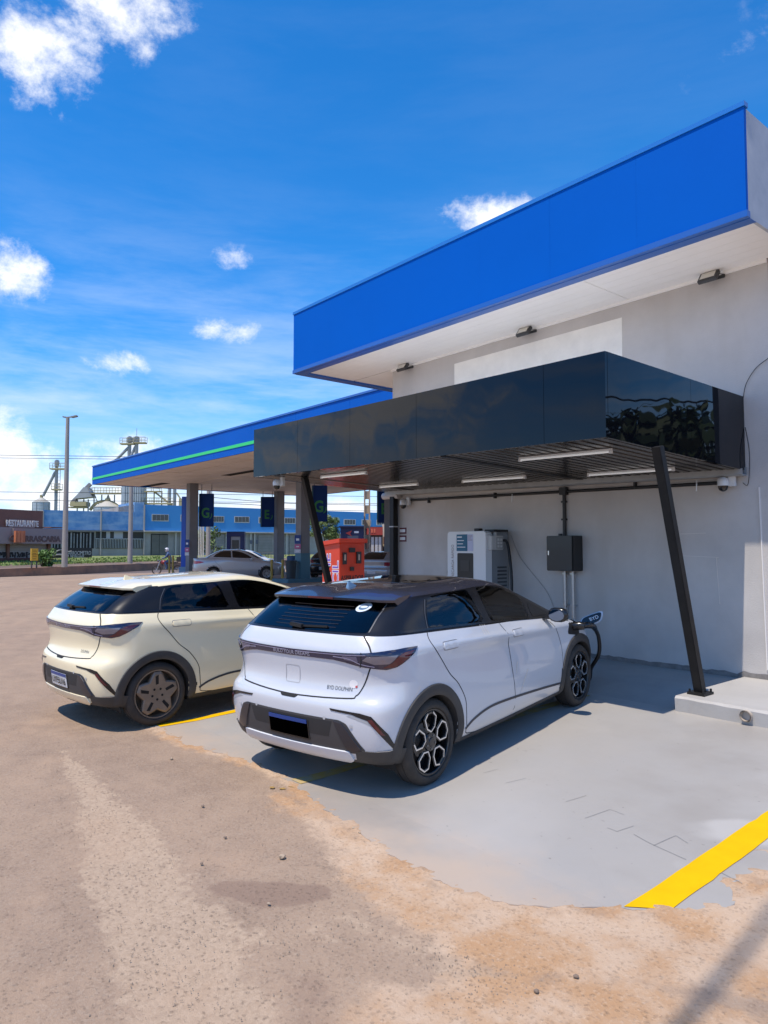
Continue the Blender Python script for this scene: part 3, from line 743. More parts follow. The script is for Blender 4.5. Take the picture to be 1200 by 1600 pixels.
# charger
ch = thing('car_charger', 'white and grey fast car charger mounted on the wall behind the white car', 'charger', (-7.6, 8.2, .3))
chw = mat('charger_white', (.72, .73, .74), .35, coat=.3); chg = mat('charger_grey', (.22, .235, .25), .45)
hx0, hx1, hy0 = -8.02, -7.22, 7.86
mb = MB(); mb.box(hx0 + .02, hx1 - .012, hy0 + .14, WALL_Y - .03, .95, 2.045); mb.build('housing', chg, ch, bevel=.012)
mb = MB()
def rrect(x0, x1, z0, z1, r, y, n=5):
    out = []
    for (cx_, cz_, a0) in ((x1 - r, z1 - r, 0), (x0 + r, z1 - r, 90), (x0 + r, z0 + r, 180), (x1 - r, z0 + r, 270)):
        for k in range(n + 1):
            t = R(a0 + 90 * k / n); out.append(Vector((cx_ + r * math.cos(t), y, cz_ + r * math.sin(t))))
    return out
mb.prism(rrect(hx0, hx1, .93, 2.06, .055, hy0), (0, .138, 0)); mb.build('front_cover', chw, ch, bevel=.004)
mb = MB(); mb.prism(rrect(-7.80, -7.47, 1.05, 1.73, .02, hy0 - .006), (0, .005, 0)); pn = mb.build('control_panel', mat('charger_black', (.006, .006, .007), .35), ch)
mb = MB(); mb.box(-7.73, -7.55, hy0 - .0095, hy0 - .0065, 1.46, 1.62); mb.build('screen', mat('screen_dark', (.02, .022, .026), .3), ch)
mb = MB(); mb.lathe([(.0, -.004), (.03, -.004), (.03, 0)], (-7.62, hy0 - .0065, 1.24), 'y', 16); mb.build('card_reader', mat('reader_grey', (.05, .055, .06), .3), ch)
mb = MB(); mb.box(-7.815, -7.59, hy0 - .004, hy0 - .0005, 1.76, 2.015); mb.build('teal_label', mat('teal_print', (.006, .115, .21), .4, var=.1, vscale=9), ch)
mb = MB(); mb.box(-7.586, -7.47, hy0 - .0035, hy0 - .0005, 1.76, 2.015); mb.build('white_label', mat('label_lilac', (.50, .52, .68), .4), ch)
tw = mat('print_white', (.75, .78, .8), .5); tk = mat('print_grey', (.18, .12, .10), .5)
lettering('ZLETRIC', .055, tw, ch, (-7.705, hy0 - .0048, 1.965), (1, 0, 0), (0, 0, 1), extrude=.0004) if False else None
for k, (a, b) in enumerate(((-7.80, -7.70), (-7.80, -7.66), (-7.80, -7.68), (-7.80, -7.63))):
    mb = MB(); z = 1.965 - k * .05; mb.box(a, b, hy0 - .0055, hy0 - .0042, z, z + .012 + (.008 if k == 0 else 0)); mb.build('print_line', tw, ch)
for k in range(3):
    mb = MB(); z = 1.985 - k * .03; mb.box(-7.575, -7.485 - .02 * (k % 2), hy0 - .005, hy0 - .0037, z, z + .008); mb.build('print_line', tk, ch)
lettering('PONTO DE RECARGA RÁPIDO', .075, mat('print_orange_grey', (.19, .13, .115), .5), ch, (-7.90, hy0 - .0012, 1.45), (0, 0, 1), (-1, 0, 0), extrude=.0008, sx=.80)
for k in range(8):
    mb = MB(); z = 1.12 + k * .055; mb.box(hx1 - .0125, hx1 - .002, 8.13, 8.33, z, z + .025); mb.build('vent_slat', mat('vent_dark', (.05, .055, .06), .5), ch)
# emergency box with a dial on the side
mb = MB(); mb.box(hx1 - .011, hx1 + .085, 7.90, 8.16, 1.78, 1.99); sb = mb.build('switch_box', mat('switch_grey', (.48, .485, .48), .45), ch, bevel=.008)
mb = MB(); mb.box(hx1 + .0855, hx1 + .091, 8.0, 8.14, 1.80, 1.97); q = mb.build('switch_cover', mat('switch_cover', (.30, .31, .31), .3), None); q.parent = sb; q.data.transform(parent_world(sb).inverted())
for a in range(3):
    for b in range(2):
        mb = MB(); mb.box(hx1 + .0915, hx1 + .094, 8.015 + b * .062, 8.06 + b * .062, 1.815 + a * .05, 1.85 + a * .05); q = mb.build('breaker', mat('breaker', (.55, .55, .54), .4), None); q.parent = sb; q.data.transform(parent_world(sb).inverted())
mb = MB(); mb.lathe([(.028, 0), (.028, .05), (.02, .06), (0, .06)], (hx1 + .035, 8.03, 1.99), 'z', 14); mb.build('stop_button', mat('button_grey', (.35, .35, .34), .4), ch)
mb = MB(); mb.box(-7.52, -7.42, 7.93, 8.02, 2.06, 2.105); mb.build('antenna_box', dark, ch, bevel=.005)
mb = MB(); mb.box(-7.35, -7.16, 7.98, 8.30, 2.05, 2.085); mb.build('cable_clip', dark, ch, bevel=.005)

ch.matrix_basis = Matrix.Translation((.09, 0, 0)) @ ch.matrix_basis
def curve_pts(P, n=10):
    P = [Vector(p) for p in P]; out = []
    for i in range(len(P) - 1):
        p0 = P[max(i-1, 0)]; p1 = P[i]; p2 = P[i+1]; p3 = P[min(i+2, len(P)-1)]
        for k in range(n):
            t = k / n
            out.append(.5 * ((2*p1) + (p2 - p0)*t + (2*p0 - 5*p1 + 4*p2 - p3)*t*t + (3*p1 - p0 - 3*p2 + p3)*t**3))
    out.append(P[-1]); return out
# loose thin wires on the wall
for (P, lab) in (([(-8.06, WALL_Y - .012, 2.0), (-8.25, WALL_Y - .012, 1.75), (-8.5, WALL_Y - .012, 1.38)], 'thin grey wire on the wall left of the charger'),
                 ([(-7.1, WALL_Y - .012, 2.0), (-6.95, WALL_Y - .012, 1.7), (-6.75, WALL_Y - .012, 1.48), (-6.45, WALL_Y - .012, 1.18), (-6.3, WALL_Y - .012, .9)], 'thin grey wire drooping on the wall between charger and black cabinet'),
                 ([(-3.62, WALL_Y - .012, 3.54), (-3.58, WALL_Y - .02, 3.7), (-3.47, WALL_Y - .02, 3.86), (-3.33, WALL_Y - .02, 3.95)], 'thin black wire curving up the wall from the canopy corner'),
                 ([(-3.605, WALL_Y - .012, 3.2), (-3.56, WALL_Y - .03, 2.9), (-3.58, WALL_Y - .03, 2.55), (-3.64, WALL_Y - .03, 2.56)], 'black wire loop hanging at the right end of the gutter')):
    mb = MB(); mb.tube(curve_pts(P, 8), .004, 6)
    tag(mb.build('wire', dark if lab.startswith(('thin black', 'black')) else mat('wire_grey', (.40, .38, .365), .6), None, smooth=True), lab, 'wire')
def cctv(c, label, flip=1):
    g = thing('security_camera', label, 'camera', c)
    x, y, z = c
    w = mat('camera_white', (.66, .67, .68), .35, coat=.2)
    mb = MB(); mb.box(x + .03 * flip - .04, x + .03 * flip + .04, y - .05, y, z - .02, z + .12); mb.build('mount', w, g, bevel=.006)
    mb = MB(); mb.lathe([(.0, .09), (.035, .088), (.058, .07), (.062, .03), (.062, -.01), (.055, -.012)], (x - .05 * flip, y - .08, z), 'z', 20); mb.build('shell', w, g, smooth=True, angle=50)
    mb = MB(); mb.lathe([(.055, -.011), (.054, -.035), (.042, -.062), (.02, -.076), (0, -.08)], (x - .05 * flip, y - .08, z), 'z', 20); d = mb.build('dome', mat('camera_dome', (.006, .006, .007), .08, coat=.5), g, smooth=True, angle=60)
cctv((-3.78, WALL_Y - .03, 2.545), 'white dome security camera on the wall at the right end of the gutter')
cctv((-9.43, WALL_Y - .03, 2.58), 'white dome security camera on the wall beside the upright black post')
cctv((-9.62, 5.9, 2.80), 'white dome security camera hanging at the front left corner of the canopy')
g = thing('wall_notice', 'pair of small maroon edged notices on the wall beside the upright black post', 'notice', (-9.55, WALL_Y, 1.95))
for z in (2.06, 1.92):
    mb = MB(); mb.box(-9.70, -9.52, WALL_Y - .008, WALL_Y - .001, z, z + .11); mb.build('board', mat('notice_maroon', (.12, .02, .03), .5), g)
    mb = MB(); mb.box(-9.69, -9.545, WALL_Y - .011, WALL_Y - .0085, z + .028, z + .082); mb.build('print', tw, g)
for x in (-8.9 + 2.15,):
    pass
for (x, lab) in ((-7.0, 'short white cable end hanging from the gutter above the charger'), (-4.15, 'short white cable end hanging from the gutter near the right camera')):
    mb = MB(); mb.tube([(x, WALL_Y - .10, 2.62), (x + .005, WALL_Y - .11, 2.55), (x, WALL_Y - .11, 2.49)], .007, 6); tag(mb.build('cable_end', tw, None, smooth=True), lab, 'cable')
# ------------------------------------------------------------------ cars: shell from control rows, parts laid on it
def lerp(a, b, t): return a + (b - a) * t
def interp(xs, ys, x):
    if x <= xs[0]: return ys[0]
    for i in range(len(xs) - 1):
        if x <= xs[i+1]: return lerp(ys[i], ys[i+1], (x - xs[i]) / (xs[i+1] - xs[i]))
    return ys[-1]
FR = (0, .175, .38, .60, .82, 1.0)
def crow(xr, xf, z, w, b, fb, x4, x9, wf=None):
    """one plan outline of the body, rear centre -> side -> front centre.
    z: heights at (xr, 0, 1.2, 2.4, xf); w: half widths at rear side, middle, front side"""
    zx = sorted([(xr, z[0]), (0.0, z[1]), (1.2, z[2]), (2.4, z[3]), (xf, z[4])])
    zx = [(x, h) for x, h in zx]
    Z = lambda x: interp([q[0] for q in zx], [q[1] for q in zx], x)
    P = []
    for fy, bb in zip((0, .45, .76, .935), (0,) + tuple(b)): P.append((xr + bb, fy * w[0], Z(xr + bb)))
    for f in FR:
        x = lerp(x4, x9, f); wy = interp((0, .38, 1), w, f) if f not in (.175,) else interp((0, .38, 1), w, f) * 1.003
        P.append((x, wy, Z(x)))
    for fy, bb in zip((.80, .45, 0), (fb[0], fb[1], 0)): P.append((xf - bb, fy * w[2], Z(xf - bb)))
    return P
def ev_rows():
    B = (.018, .065, .165); F = (.22, .06)
    rows = []
    rows.append(crow(-.42, 3.2, (.24,)*5, (.0, .0, .0), (0, 0, 0), (0, 0), -.1, 2.9))
    rows.append(crow(-.45, 3.25, (.24, .20, .19, .19, .20), (.68, .70, .66), B, F, -.1, 2.85))
    rows.append(crow(-.575, 3.38, (.27, .215, .20, .20, .22), (.81, .815, .79), B, F, -.17, 2.9))
    rows.append(crow(-.625, 3.43, (.34, .31, .30, .30, .30), (.855, .862, .84), B, F, -.2, 2.93))
    rows.append(crow(-.652, 3.455, (.46, .45, .43, .42, .42), (.878, .872, .862), B, F, -.21, 2.95))
    rows.append(crow(-.662, 3.46, (.60, .58, .54, .52, .53), (.886, .876, .868), B, F, -.21, 2.95))
    rows.append(crow(-.655, 3.45, (.69, .67, .62, .60, .62), (.888, .874, .866), (.018, .07, .175), F, -.2, 2.93))
    rows.append(crow(-.612, 3.43, (.755, .74, .70, .68, .70), (.888, .870, .862), (.02, .075, .20), F, -.18, 2.92))
    rows.append(crow(-.592, 3.38, (.85, .83, .79, .76, .77), (.886, .862, .850), (.022, .08, .22), F, -.17, 2.88))
    rows.append(crow(-.600, 3.32, (.97, .94, .88, .83, .82), (.880, .859, .845), (.020, .07, .20), F, -.18, 2.8))
    rows.append(crow(-.605, 3.24, (1.055, 1.03, .965, .885, .86), (.870, .886, .838), (.018, .06, .18), (.24, .07), -.2, 2.72))
    rows.append(crow(-.585, 3.02, (1.115, 1.085, 1.02, .945, .915), (.845, .858, .80), (.02, .065, .185), (.28, .08), -.18, 2.5))
    rows.append(crow(-.545, 2.80, (1.178, 1.145, 1.07, .985, .985), (.805, .832, .745), (.02, .065, .17), (.22, .06), -.18, 2.50))
    rows.append(crow(-.515, 2.74, (1.20, 1.17, 1.095, 1.005, 1.01), (.79, .818, .73), (.02, .065, .165), (.22, .06), -.17, 2.42))
    rows.append(crow(-.385, 2.46, (1.29, 1.28, 1.22, 1.10, 1.11), (.745, .775, .68), (.02, .06, .15), (.20, .055), -.06, 2.14))
    rows.append(crow(-.245, 2.12, (1.362, 1.37, 1.34, 1.215, 1.225), (.70, .728, .635), (.018, .055, .13), (.18, .05), .06, 1.82))
    rows.append(crow(-.14, 1.82, (1.40, 1.42, 1.418, 1.30, 1.335), (.665, .685, .60), (.018, .05, .12), (.16, .045), .14, 1.54))
    rows.append(crow(-.10, 1.68, (1.415, 1.442, 1.444, 1.34, 1.37), (.61, .635, .56), (.016, .05, .12), (.16, .045), .17, 1.42))
    rows.append(crow(-.08, 1.58, (1.426, 1.458, 1.464, 1.36, 1.392), (.50, .53, .47), (.016, .05, .12), (.15, .04), .2, 1.34))
    rows.append(crow(-.07, 1.54, (1.434, 1.470, 1.478, 1.37, 1.402), (.28, .30, .27), (.014, .04, .1), (.12, .03), .22, 1.30))
    rows.append(crow(-.065, 1.52, (1.437, 1.474, 1.483, 1.375, 1.406), (.0, .0, .0), (0, 0, 0), (0, 0), .24, 1.28))
    return rows
def catmull(p0, p1, p2, p3, t):
    return tuple(.5 * (2*b + (c - a)*t + (2*a - 5*b + 4*c - d)*t*t + (3*b - a - 3*c + d)*t**3) for a, b, c, d in zip(p0, p1, p2, p3))
def densify(rows, nu=6, nv=4):
    out = []
    nc = len(rows[0])
    def along(r):
        q = []
        ext0 = (r[1][0], -r[1][1], r[1][2]); ext1 = (r[-2][0], -r[-2][1], r[-2][2])
        E = [ext0] + list(r) + [ext1]
        for i in range(nc - 1):
            for k in range(nu): q.append(catmull(E[i], E[i+1], E[i+2], E[i+3], k / nu))
        q.append(r[-1]); return q
    D = [along(r) for r in rows]
    E = [D[0]] + D + [D[-1]]; vidx = []
    for i in range(len(rows) - 1):
        for k in range(nv):
            out.append([catmull(a, b, c, d, k / nv) for a, b, c, d in zip(E[i], E[i+1], E[i+2], E[i+3])]); vidx.append(i + k / nv)
    out.append(D[-1]); vidx.append(len(rows) - 1)
    return out, vidx

class Car:
    """a car thing in its own axes: x forward from the rear axle, y left, z up from the ground"""
    def __init__(s, name, label, loc, yaw, pitch, rows, axles, tyre_r, group=None):
        s.root = thing(name, label, 'car', loc, Matrix.Rotation(yaw, 4, 'Z') @ Matrix.Rotation(-pitch, 4, 'Y'), group)
        s.axles = axles; s.tr = tyre_r
        s.grid, s.vid = densify(rows)
        g = s.grid; nv, nu = len(g), len(g[0]); s.nv, s.nu = nv, nu
        V = []; Fc = []; tagr = []
        for j in range(nv):
            for i in range(nu): V.append(Vector((g[j][i][0], -max(g[j][i][1], 0), g[j][i][2])))
        n0 = len(V)
        for j in range(nv):
            for i in range(nu): V.append(Vector((g[j][i][0], max(g[j][i][1], 0), g[j][i][2])))
        for j in range(nv - 1):
            for i in range(nu - 1):
                a, b, c, d = j*nu+i, j*nu+i+1, (j+1)*nu+i+1, (j+1)*nu+i
                Fc.append((a, b, c, d)); tagr.append((s.vid[j], i))
                Fc.append((n0+a, n0+d, n0+c, n0+b)); tagr.append((s.vid[j], i))
        s.V, s.F, s.T = V, Fc, tagr
        bm = bmesh.new(); bv = [bm.verts.new(p) for p in V]
        for f in Fc:
            try: bm.faces.new([bv[i] for i in f])
            except ValueError: pass
        bmesh.ops.remove_doubles(bm, verts=bm.verts, dist=.0004)
        bmesh.ops.recalc_face_normals(bm, faces=bm.faces)
        bm.normal_update()
        s.bvh = BVHTree.FromBMesh(bm)
        s.kd = KDTree(len(bm.verts)); s.nrm = []
        for i, v in enumerate(bm.verts): s.kd.insert(v.co, i); s.nrm.append(v.normal.copy())
        s.kd.balance(); bm.free()
    def normal(s, p):
        n = Vector()
        for co, i, d in s.kd.find_n(p, 4): n += s.nrm[i] / (d + .004)
        return n.normalized()
    def shell(s, name, m, sel, cut=True, parent=None, holes=()):
        mb = MB(); used = {}
        fs = []
        for f, t in zip(s.F, s.T):
            if not sel(*t): continue
            c = sum((s.V[i] for i in f), Vector()) / 4
            if cut and abs(c.y) > .45 and any((c.x - ax) ** 2 + (c.z - s.tr - .005) ** 2 < (s.tr + .075) ** 2 for ax in s.axles) and c.z < .80: continue
            skip = False
            for kind, poly in holes:
                n_ = (s.V[f[1]] - s.V[f[0]]).cross(s.V[f[3]] - s.V[f[0]])
                if kind == 'side' and abs(c.y) > .5 and inside(poly, c.x, c.z): skip = True
                elif kind == 'rear' and c.x < .3 and inside(poly, c.y, c.z) : skip = True
                elif kind == 'front' and c.x > 1.0 and inside(poly, c.y, c.z): skip = True
            if skip: continue
            fs.append(f)
        idx = {}
        vs = []; out = []
        for f in fs:
            q = []
            for i in f:
                if i not in idx: idx[i] = len(vs); vs.append(s.V[i])
                q.append(idx[i])
            out.append(tuple(q))
        me = bpy.data.meshes.new(name)
        bm = bmesh.new(); bv = [bm.verts.new(p) for p in vs]
        for f in out:
            try: bm.faces.new([bv[i] for i in f])
            except ValueError: pass
        bmesh.ops.remove_doubles(bm, verts=bm.verts, dist=.0004)
        bmesh.ops.recalc_face_normals(bm, faces=bm.faces)
        cen = Vector((1.3, 0, .8)); tot = sum((f.calc_center_median() - cen).dot(f.normal) * f.calc_area() for f in bm.faces)
        if tot < 0: bmesh.ops.reverse_faces(bm, faces=bm.faces)
        for f in bm.faces: f.smooth = True
        bm.to_mesh(me); bm.free()
        me.normals_split_custom_set_from_vertices([s.normal(v.co) for v in me.vertices])
        me.materials.append(m); o = bpy.data.objects.new(name, me); COL.objects.link(o); o.parent = parent or s.root
        return o
    def cast(s, kind, a, b, side=-1):
        if kind == 'side': o, d = Vector((a, side * 2.5, b)), Vector((0, -side, 0))
        elif kind == 'rear': o, d = Vector((-3, a, b)), Vector((1, 0, 0))
        elif kind == 'front': o, d = Vector((7, a, b)), Vector((-1, 0, 0))
        elif kind == 'top': o, d = Vector((a, b, 3)), Vector((0, 0, -1))
        elif kind == 'cyl':
            ph = a / .9; d = Vector((math.cos(ph), -side * -math.sin(ph) , 0)); d = Vector((-math.cos(ph), side * math.sin(ph), 0))
            o = Vector((.55, 0, b)) + d * 4; d = -d
        h = s.bvh.ray_cast(o, d)
        return h[0]
    def patch(s, name, kind, poly, m, off=.002, th=.006, side=-1, step=.045, parent=None, label=None, holes=None):
        bm = bmesh.new()
        f = bm.faces.new([bm.verts.new((p[0], p[1], 0)) for p in poly])
        xs = [p[0] for p in poly]; ys = [p[1] for p in poly]
        x = min(xs) + step
        while x < max(xs) - .004:
            bmesh.ops.bisect_plane(bm, geom=bm.verts[:] + bm.edges[:] + bm.faces[:], plane_co=(x, 0, 0), plane_no=(1, 0, 0)); x += step
        y = min(ys) + step
        while y < max(ys) - .004:
            bmesh.ops.bisect_plane(bm, geom=bm.verts[:] + bm.edges[:] + bm.faces[:], plane_co=(0, y, 0), plane_no=(0, 1, 0)); y += step
        bmesh.ops.triangulate(bm, faces=[q for q in bm.faces if len(q.verts) > 4])
        nm = {}
        bad = []
        for v in bm.verts:
            h = s.cast(kind, v.co.x, v.co.y, side)
            if h is None: bad.append(v); continue
            n = s.normal(h); v.co = h + n * off; nm[v] = n
        if bad: bmesh.ops.delete(bm, geom=bad, context='VERTS')
        if not bm.faces: bm.free(); return None
        bmesh.ops.recalc_face_normals(bm, faces=bm.faces)
        bm.faces.ensure_lookup_table()
        if sum(q.normal.dot(nm[q.verts[0]]) for q in bm.faces) < 0: bmesh.ops.reverse_faces(bm, faces=bm.faces)
        be = [e for e in bm.edges if len(e.link_faces) == 1]
        vn = {v: nm[v] for v in bm.verts}
        bm.verts.index_update()
        top = [(v.co.copy(), vn[v]) for v in bm.verts]
        V = [t[0] for t in top]; NN = [t[1] for t in top]
        Fs = [tuple(v.index for v in q.verts) for q in bm.faces]
        E = [(e.verts[0].index, e.verts[1].index, e.link_faces[0]) for e in be]
        for a, b, fc in E:
            loop = [v.index for v in fc.verts]; i = loop.index(a)
            if loop[(i+1) % len(loop)] != b: a, b = b, a
            k = len(V); pa, pb = V[a], V[b]; na, nb = top[a][1], top[b][1]
            on = (pb - pa).cross(na); on.normalize()
            V += [pa, pb, pb - nb * th, pa - na * th]; NN += [(on*.85 + na*.5).normalized(), (on*.85 + nb*.5).normalized(), on, on]
            Fs.append((k, k+3, k+2, k+1))
        bm.free()
        me = bpy.data.meshes.new(name); me.from_pydata([tuple(p) for p in V], [], Fs); me.update()
        for p in me.polygons: p.use_smooth = True
        me.normals_split_custom_set_from_vertices(NN)
        me.materials.append(m); o = bpy.data.objects.new(name, me); COL.objects.link(o); o.parent = parent or s.root
        if label: o['label'] = label
        return o
    def both(s, name, kind, poly, m, **k):
        if kind in ('rear', 'front', 'top'):
            a = s.patch(name, kind, poly, m, **k); b = s.patch(name, kind, [(-p[0], p[1]) if kind != 'top' else (p[0], -p[1]) for p in poly], m, **k)
            return a, b
        return s.patch(name, kind, poly, m, side=-1, **k), s.patch(name, kind, poly, m, side=1, **k)
    def strip(s, name, kind, pts, w, m, off=.001, side=-1, parent=None, th=.002):
        """thin line laid along pts"""
        L_, R_ = [], []
        n = len(pts)
        for i, p in enumerate(pts):
            a = Vector(pts[max(i-1, 0)]); b = Vector(pts[min(i+1, n-1)]); d = (b - a).normalized(); q = Vector((-d.y, d.x)) * w / 2
            L_.append((p[0] + q.x, p[1] + q.y)); R_.append((p[0] - q.x, p[1] - q.y))
        V = []; NN = []; Fs = []
        for i in range(n):
            for q in (L_[i], R_[i]):
                h = s.cast(kind, q[0], q[1], side)
                if h is None: return None
                nn = s.normal(h); V.append(h + nn * off); NN.append(nn)
            if i: Fs.append((2*i-2, 2*i-1, 2*i+1, 2*i))
        bm = bmesh.new(); bv = [bm.verts.new(p) for p in V]
        for f in Fs: bm.faces.new([bv[k] for k in f])
        bm.normal_update(); bm.faces.ensure_lookup_table()
        if bm.faces[0].normal.dot(NN[0]) < 0: bmesh.ops.reverse_faces(bm, faces=bm.faces)
        me = bpy.data.meshes.new(name); bm.to_mesh(me); bm.free(); me.materials.append(m)
        o = bpy.data.objects.new(name, me); COL.objects.link(o); o.parent = parent or s.root
        return o
    def text(s, name, body, size, cy, cz_, m, off=.004, sx=1.0, parent=None, kind='rear', bold=0.0, extrude=0.0):
        me = text_mesh(body, size, extrude, bold)
        for v in me.vertices:
            a, b = v.co.x * sx, v.co.y
            if kind == 'rear': h = s.cast('rear', cy - a, cz_ + b); nn = s.normal(h)
            v.co = h + nn * (off + v.co.z)
        me.materials.clear(); me.materials.append(m); o = bpy.data.objects.new(name, me); COL.objects.link(o); o.parent = parent or s.root
        return o

def rnd(poly, r=.02, n=4):
    """round the corners of a 2D outline"""
    out = []; k = len(poly)
    for i in range(k):
        p = Vector(poly[i]); a = Vector(poly[i-1]); b = Vector(poly[(i+1) % k])
        rr = min(r, (a - p).length * .45, (b - p).length * .45)
        s_ = p + (a - p).normalized() * rr; e = p + (b - p).normalized() * rr
        for j in range(n + 1):
            t = j / n; q = s_ * (1-t)**2 + p * 2*t*(1-t) + e * t*t; out.append((q.x, q.y))
    return out
def dense2(pts, n=8):
    P = [Vector((p[0], p[1], 0)) for p in pts]; return [(q.x, q.y) for q in curve_pts(P, n)]
def cyl(x, y):   # angle coordinate of a body point seen from the axis used by 'cyl'
    return math.atan2(abs(y), .55 - x) * .9

rub = mat('tyre_rubber', (.018, .0165, .0155), .75, var=.5, vscale=7, vcol=(.055, .045, .036), bump=.15, bscale=60)
rimd = mat('rim_black', (.010, .010, .011), .3, coat=.4)
rims = mat('rim_machined', (.78, .78, .78), .24, metal=.9)
rimb = mat('rim_bronze', (.27, .205, .15), .45, metal=.25, var=.3, vscale=9)
rimg = mat('rim_silver', (.42, .43, .44), .3, metal=.8)
discm = mat('brake_disc', (.22, .2, .18), .5, metal=.6)
arch = mat('arch_plastic', (.030, .029, .030), .62, var=.5, vscale=3, vcol=(.06, .055, .05))
blackp = mat('black_trim', (.010, .010, .011), .22, coat=.15)
pillm = mat('gloss_pillar', (.012, .012, .014), .22, spec=.4)
lampd = mat('lamp_smoke', (.016, .017, .048), .06, coat=.8, coatr=.02)
lampr = mat('lamp_red', (.075, .006, .012), .12, coat=.7)
lampw = mat('lamp_clear', (.20, .185, .22), .15, metal=.4, coat=.6)
def glass_mat():
    m = mat('tinted_glass', (.005, .0055, .007), .015, coat=.0, spec=.75); return m
glassd = glass_mat()
def clear_tint(name, tint):
    m = bpy.data.materials.new(name); m.use_nodes = True; nt = m.node_tree; N = nt.nodes; L = nt.links; N.clear()
    out = N.new('ShaderNodeOutputMaterial'); tr = N.new('ShaderNodeBsdfTransparent'); tr.inputs[0].default_value = (*tint, 1)
    gl = N.new('ShaderNodeBsdfGlossy'); gl.inputs['Roughness'].default_value = .015; gl.inputs['Color'].default_value = (.9, .92, .95, 1)
    fr = N.new('ShaderNodeFresnel'); fr.inputs['IOR'].default_value = 1.52
    mx = N.new('ShaderNodeMixShader'); L.new(fr.outputs[0], mx.inputs[0]); L.new(tr.outputs[0], mx.inputs[1]); L.new(gl.outputs[0], mx.inputs[2]); L.new(mx.outputs[0], out.inputs[0])
    return m
glass_dark = clear_tint('privacy_glass', (.10, .105, .11)); glass_mid = clear_tint('tinted_side_glass', (.34, .36, .36)); glass_clear = clear_tint('windscreen_glass', (.62, .66, .66))
def inside(poly, x, y):
    c = False; n = len(poly)
    for i in range(n):
        x1, y1 = poly[i]; x2, y2 = poly[i-1]
        if (y1 > y) != (y2 > y) and x < (x2 - x1) * (y - y1) / (y2 - y1) + x1: c = not c
    return c
gap = mat('panel_gap', (.012, .012, .013), .8)

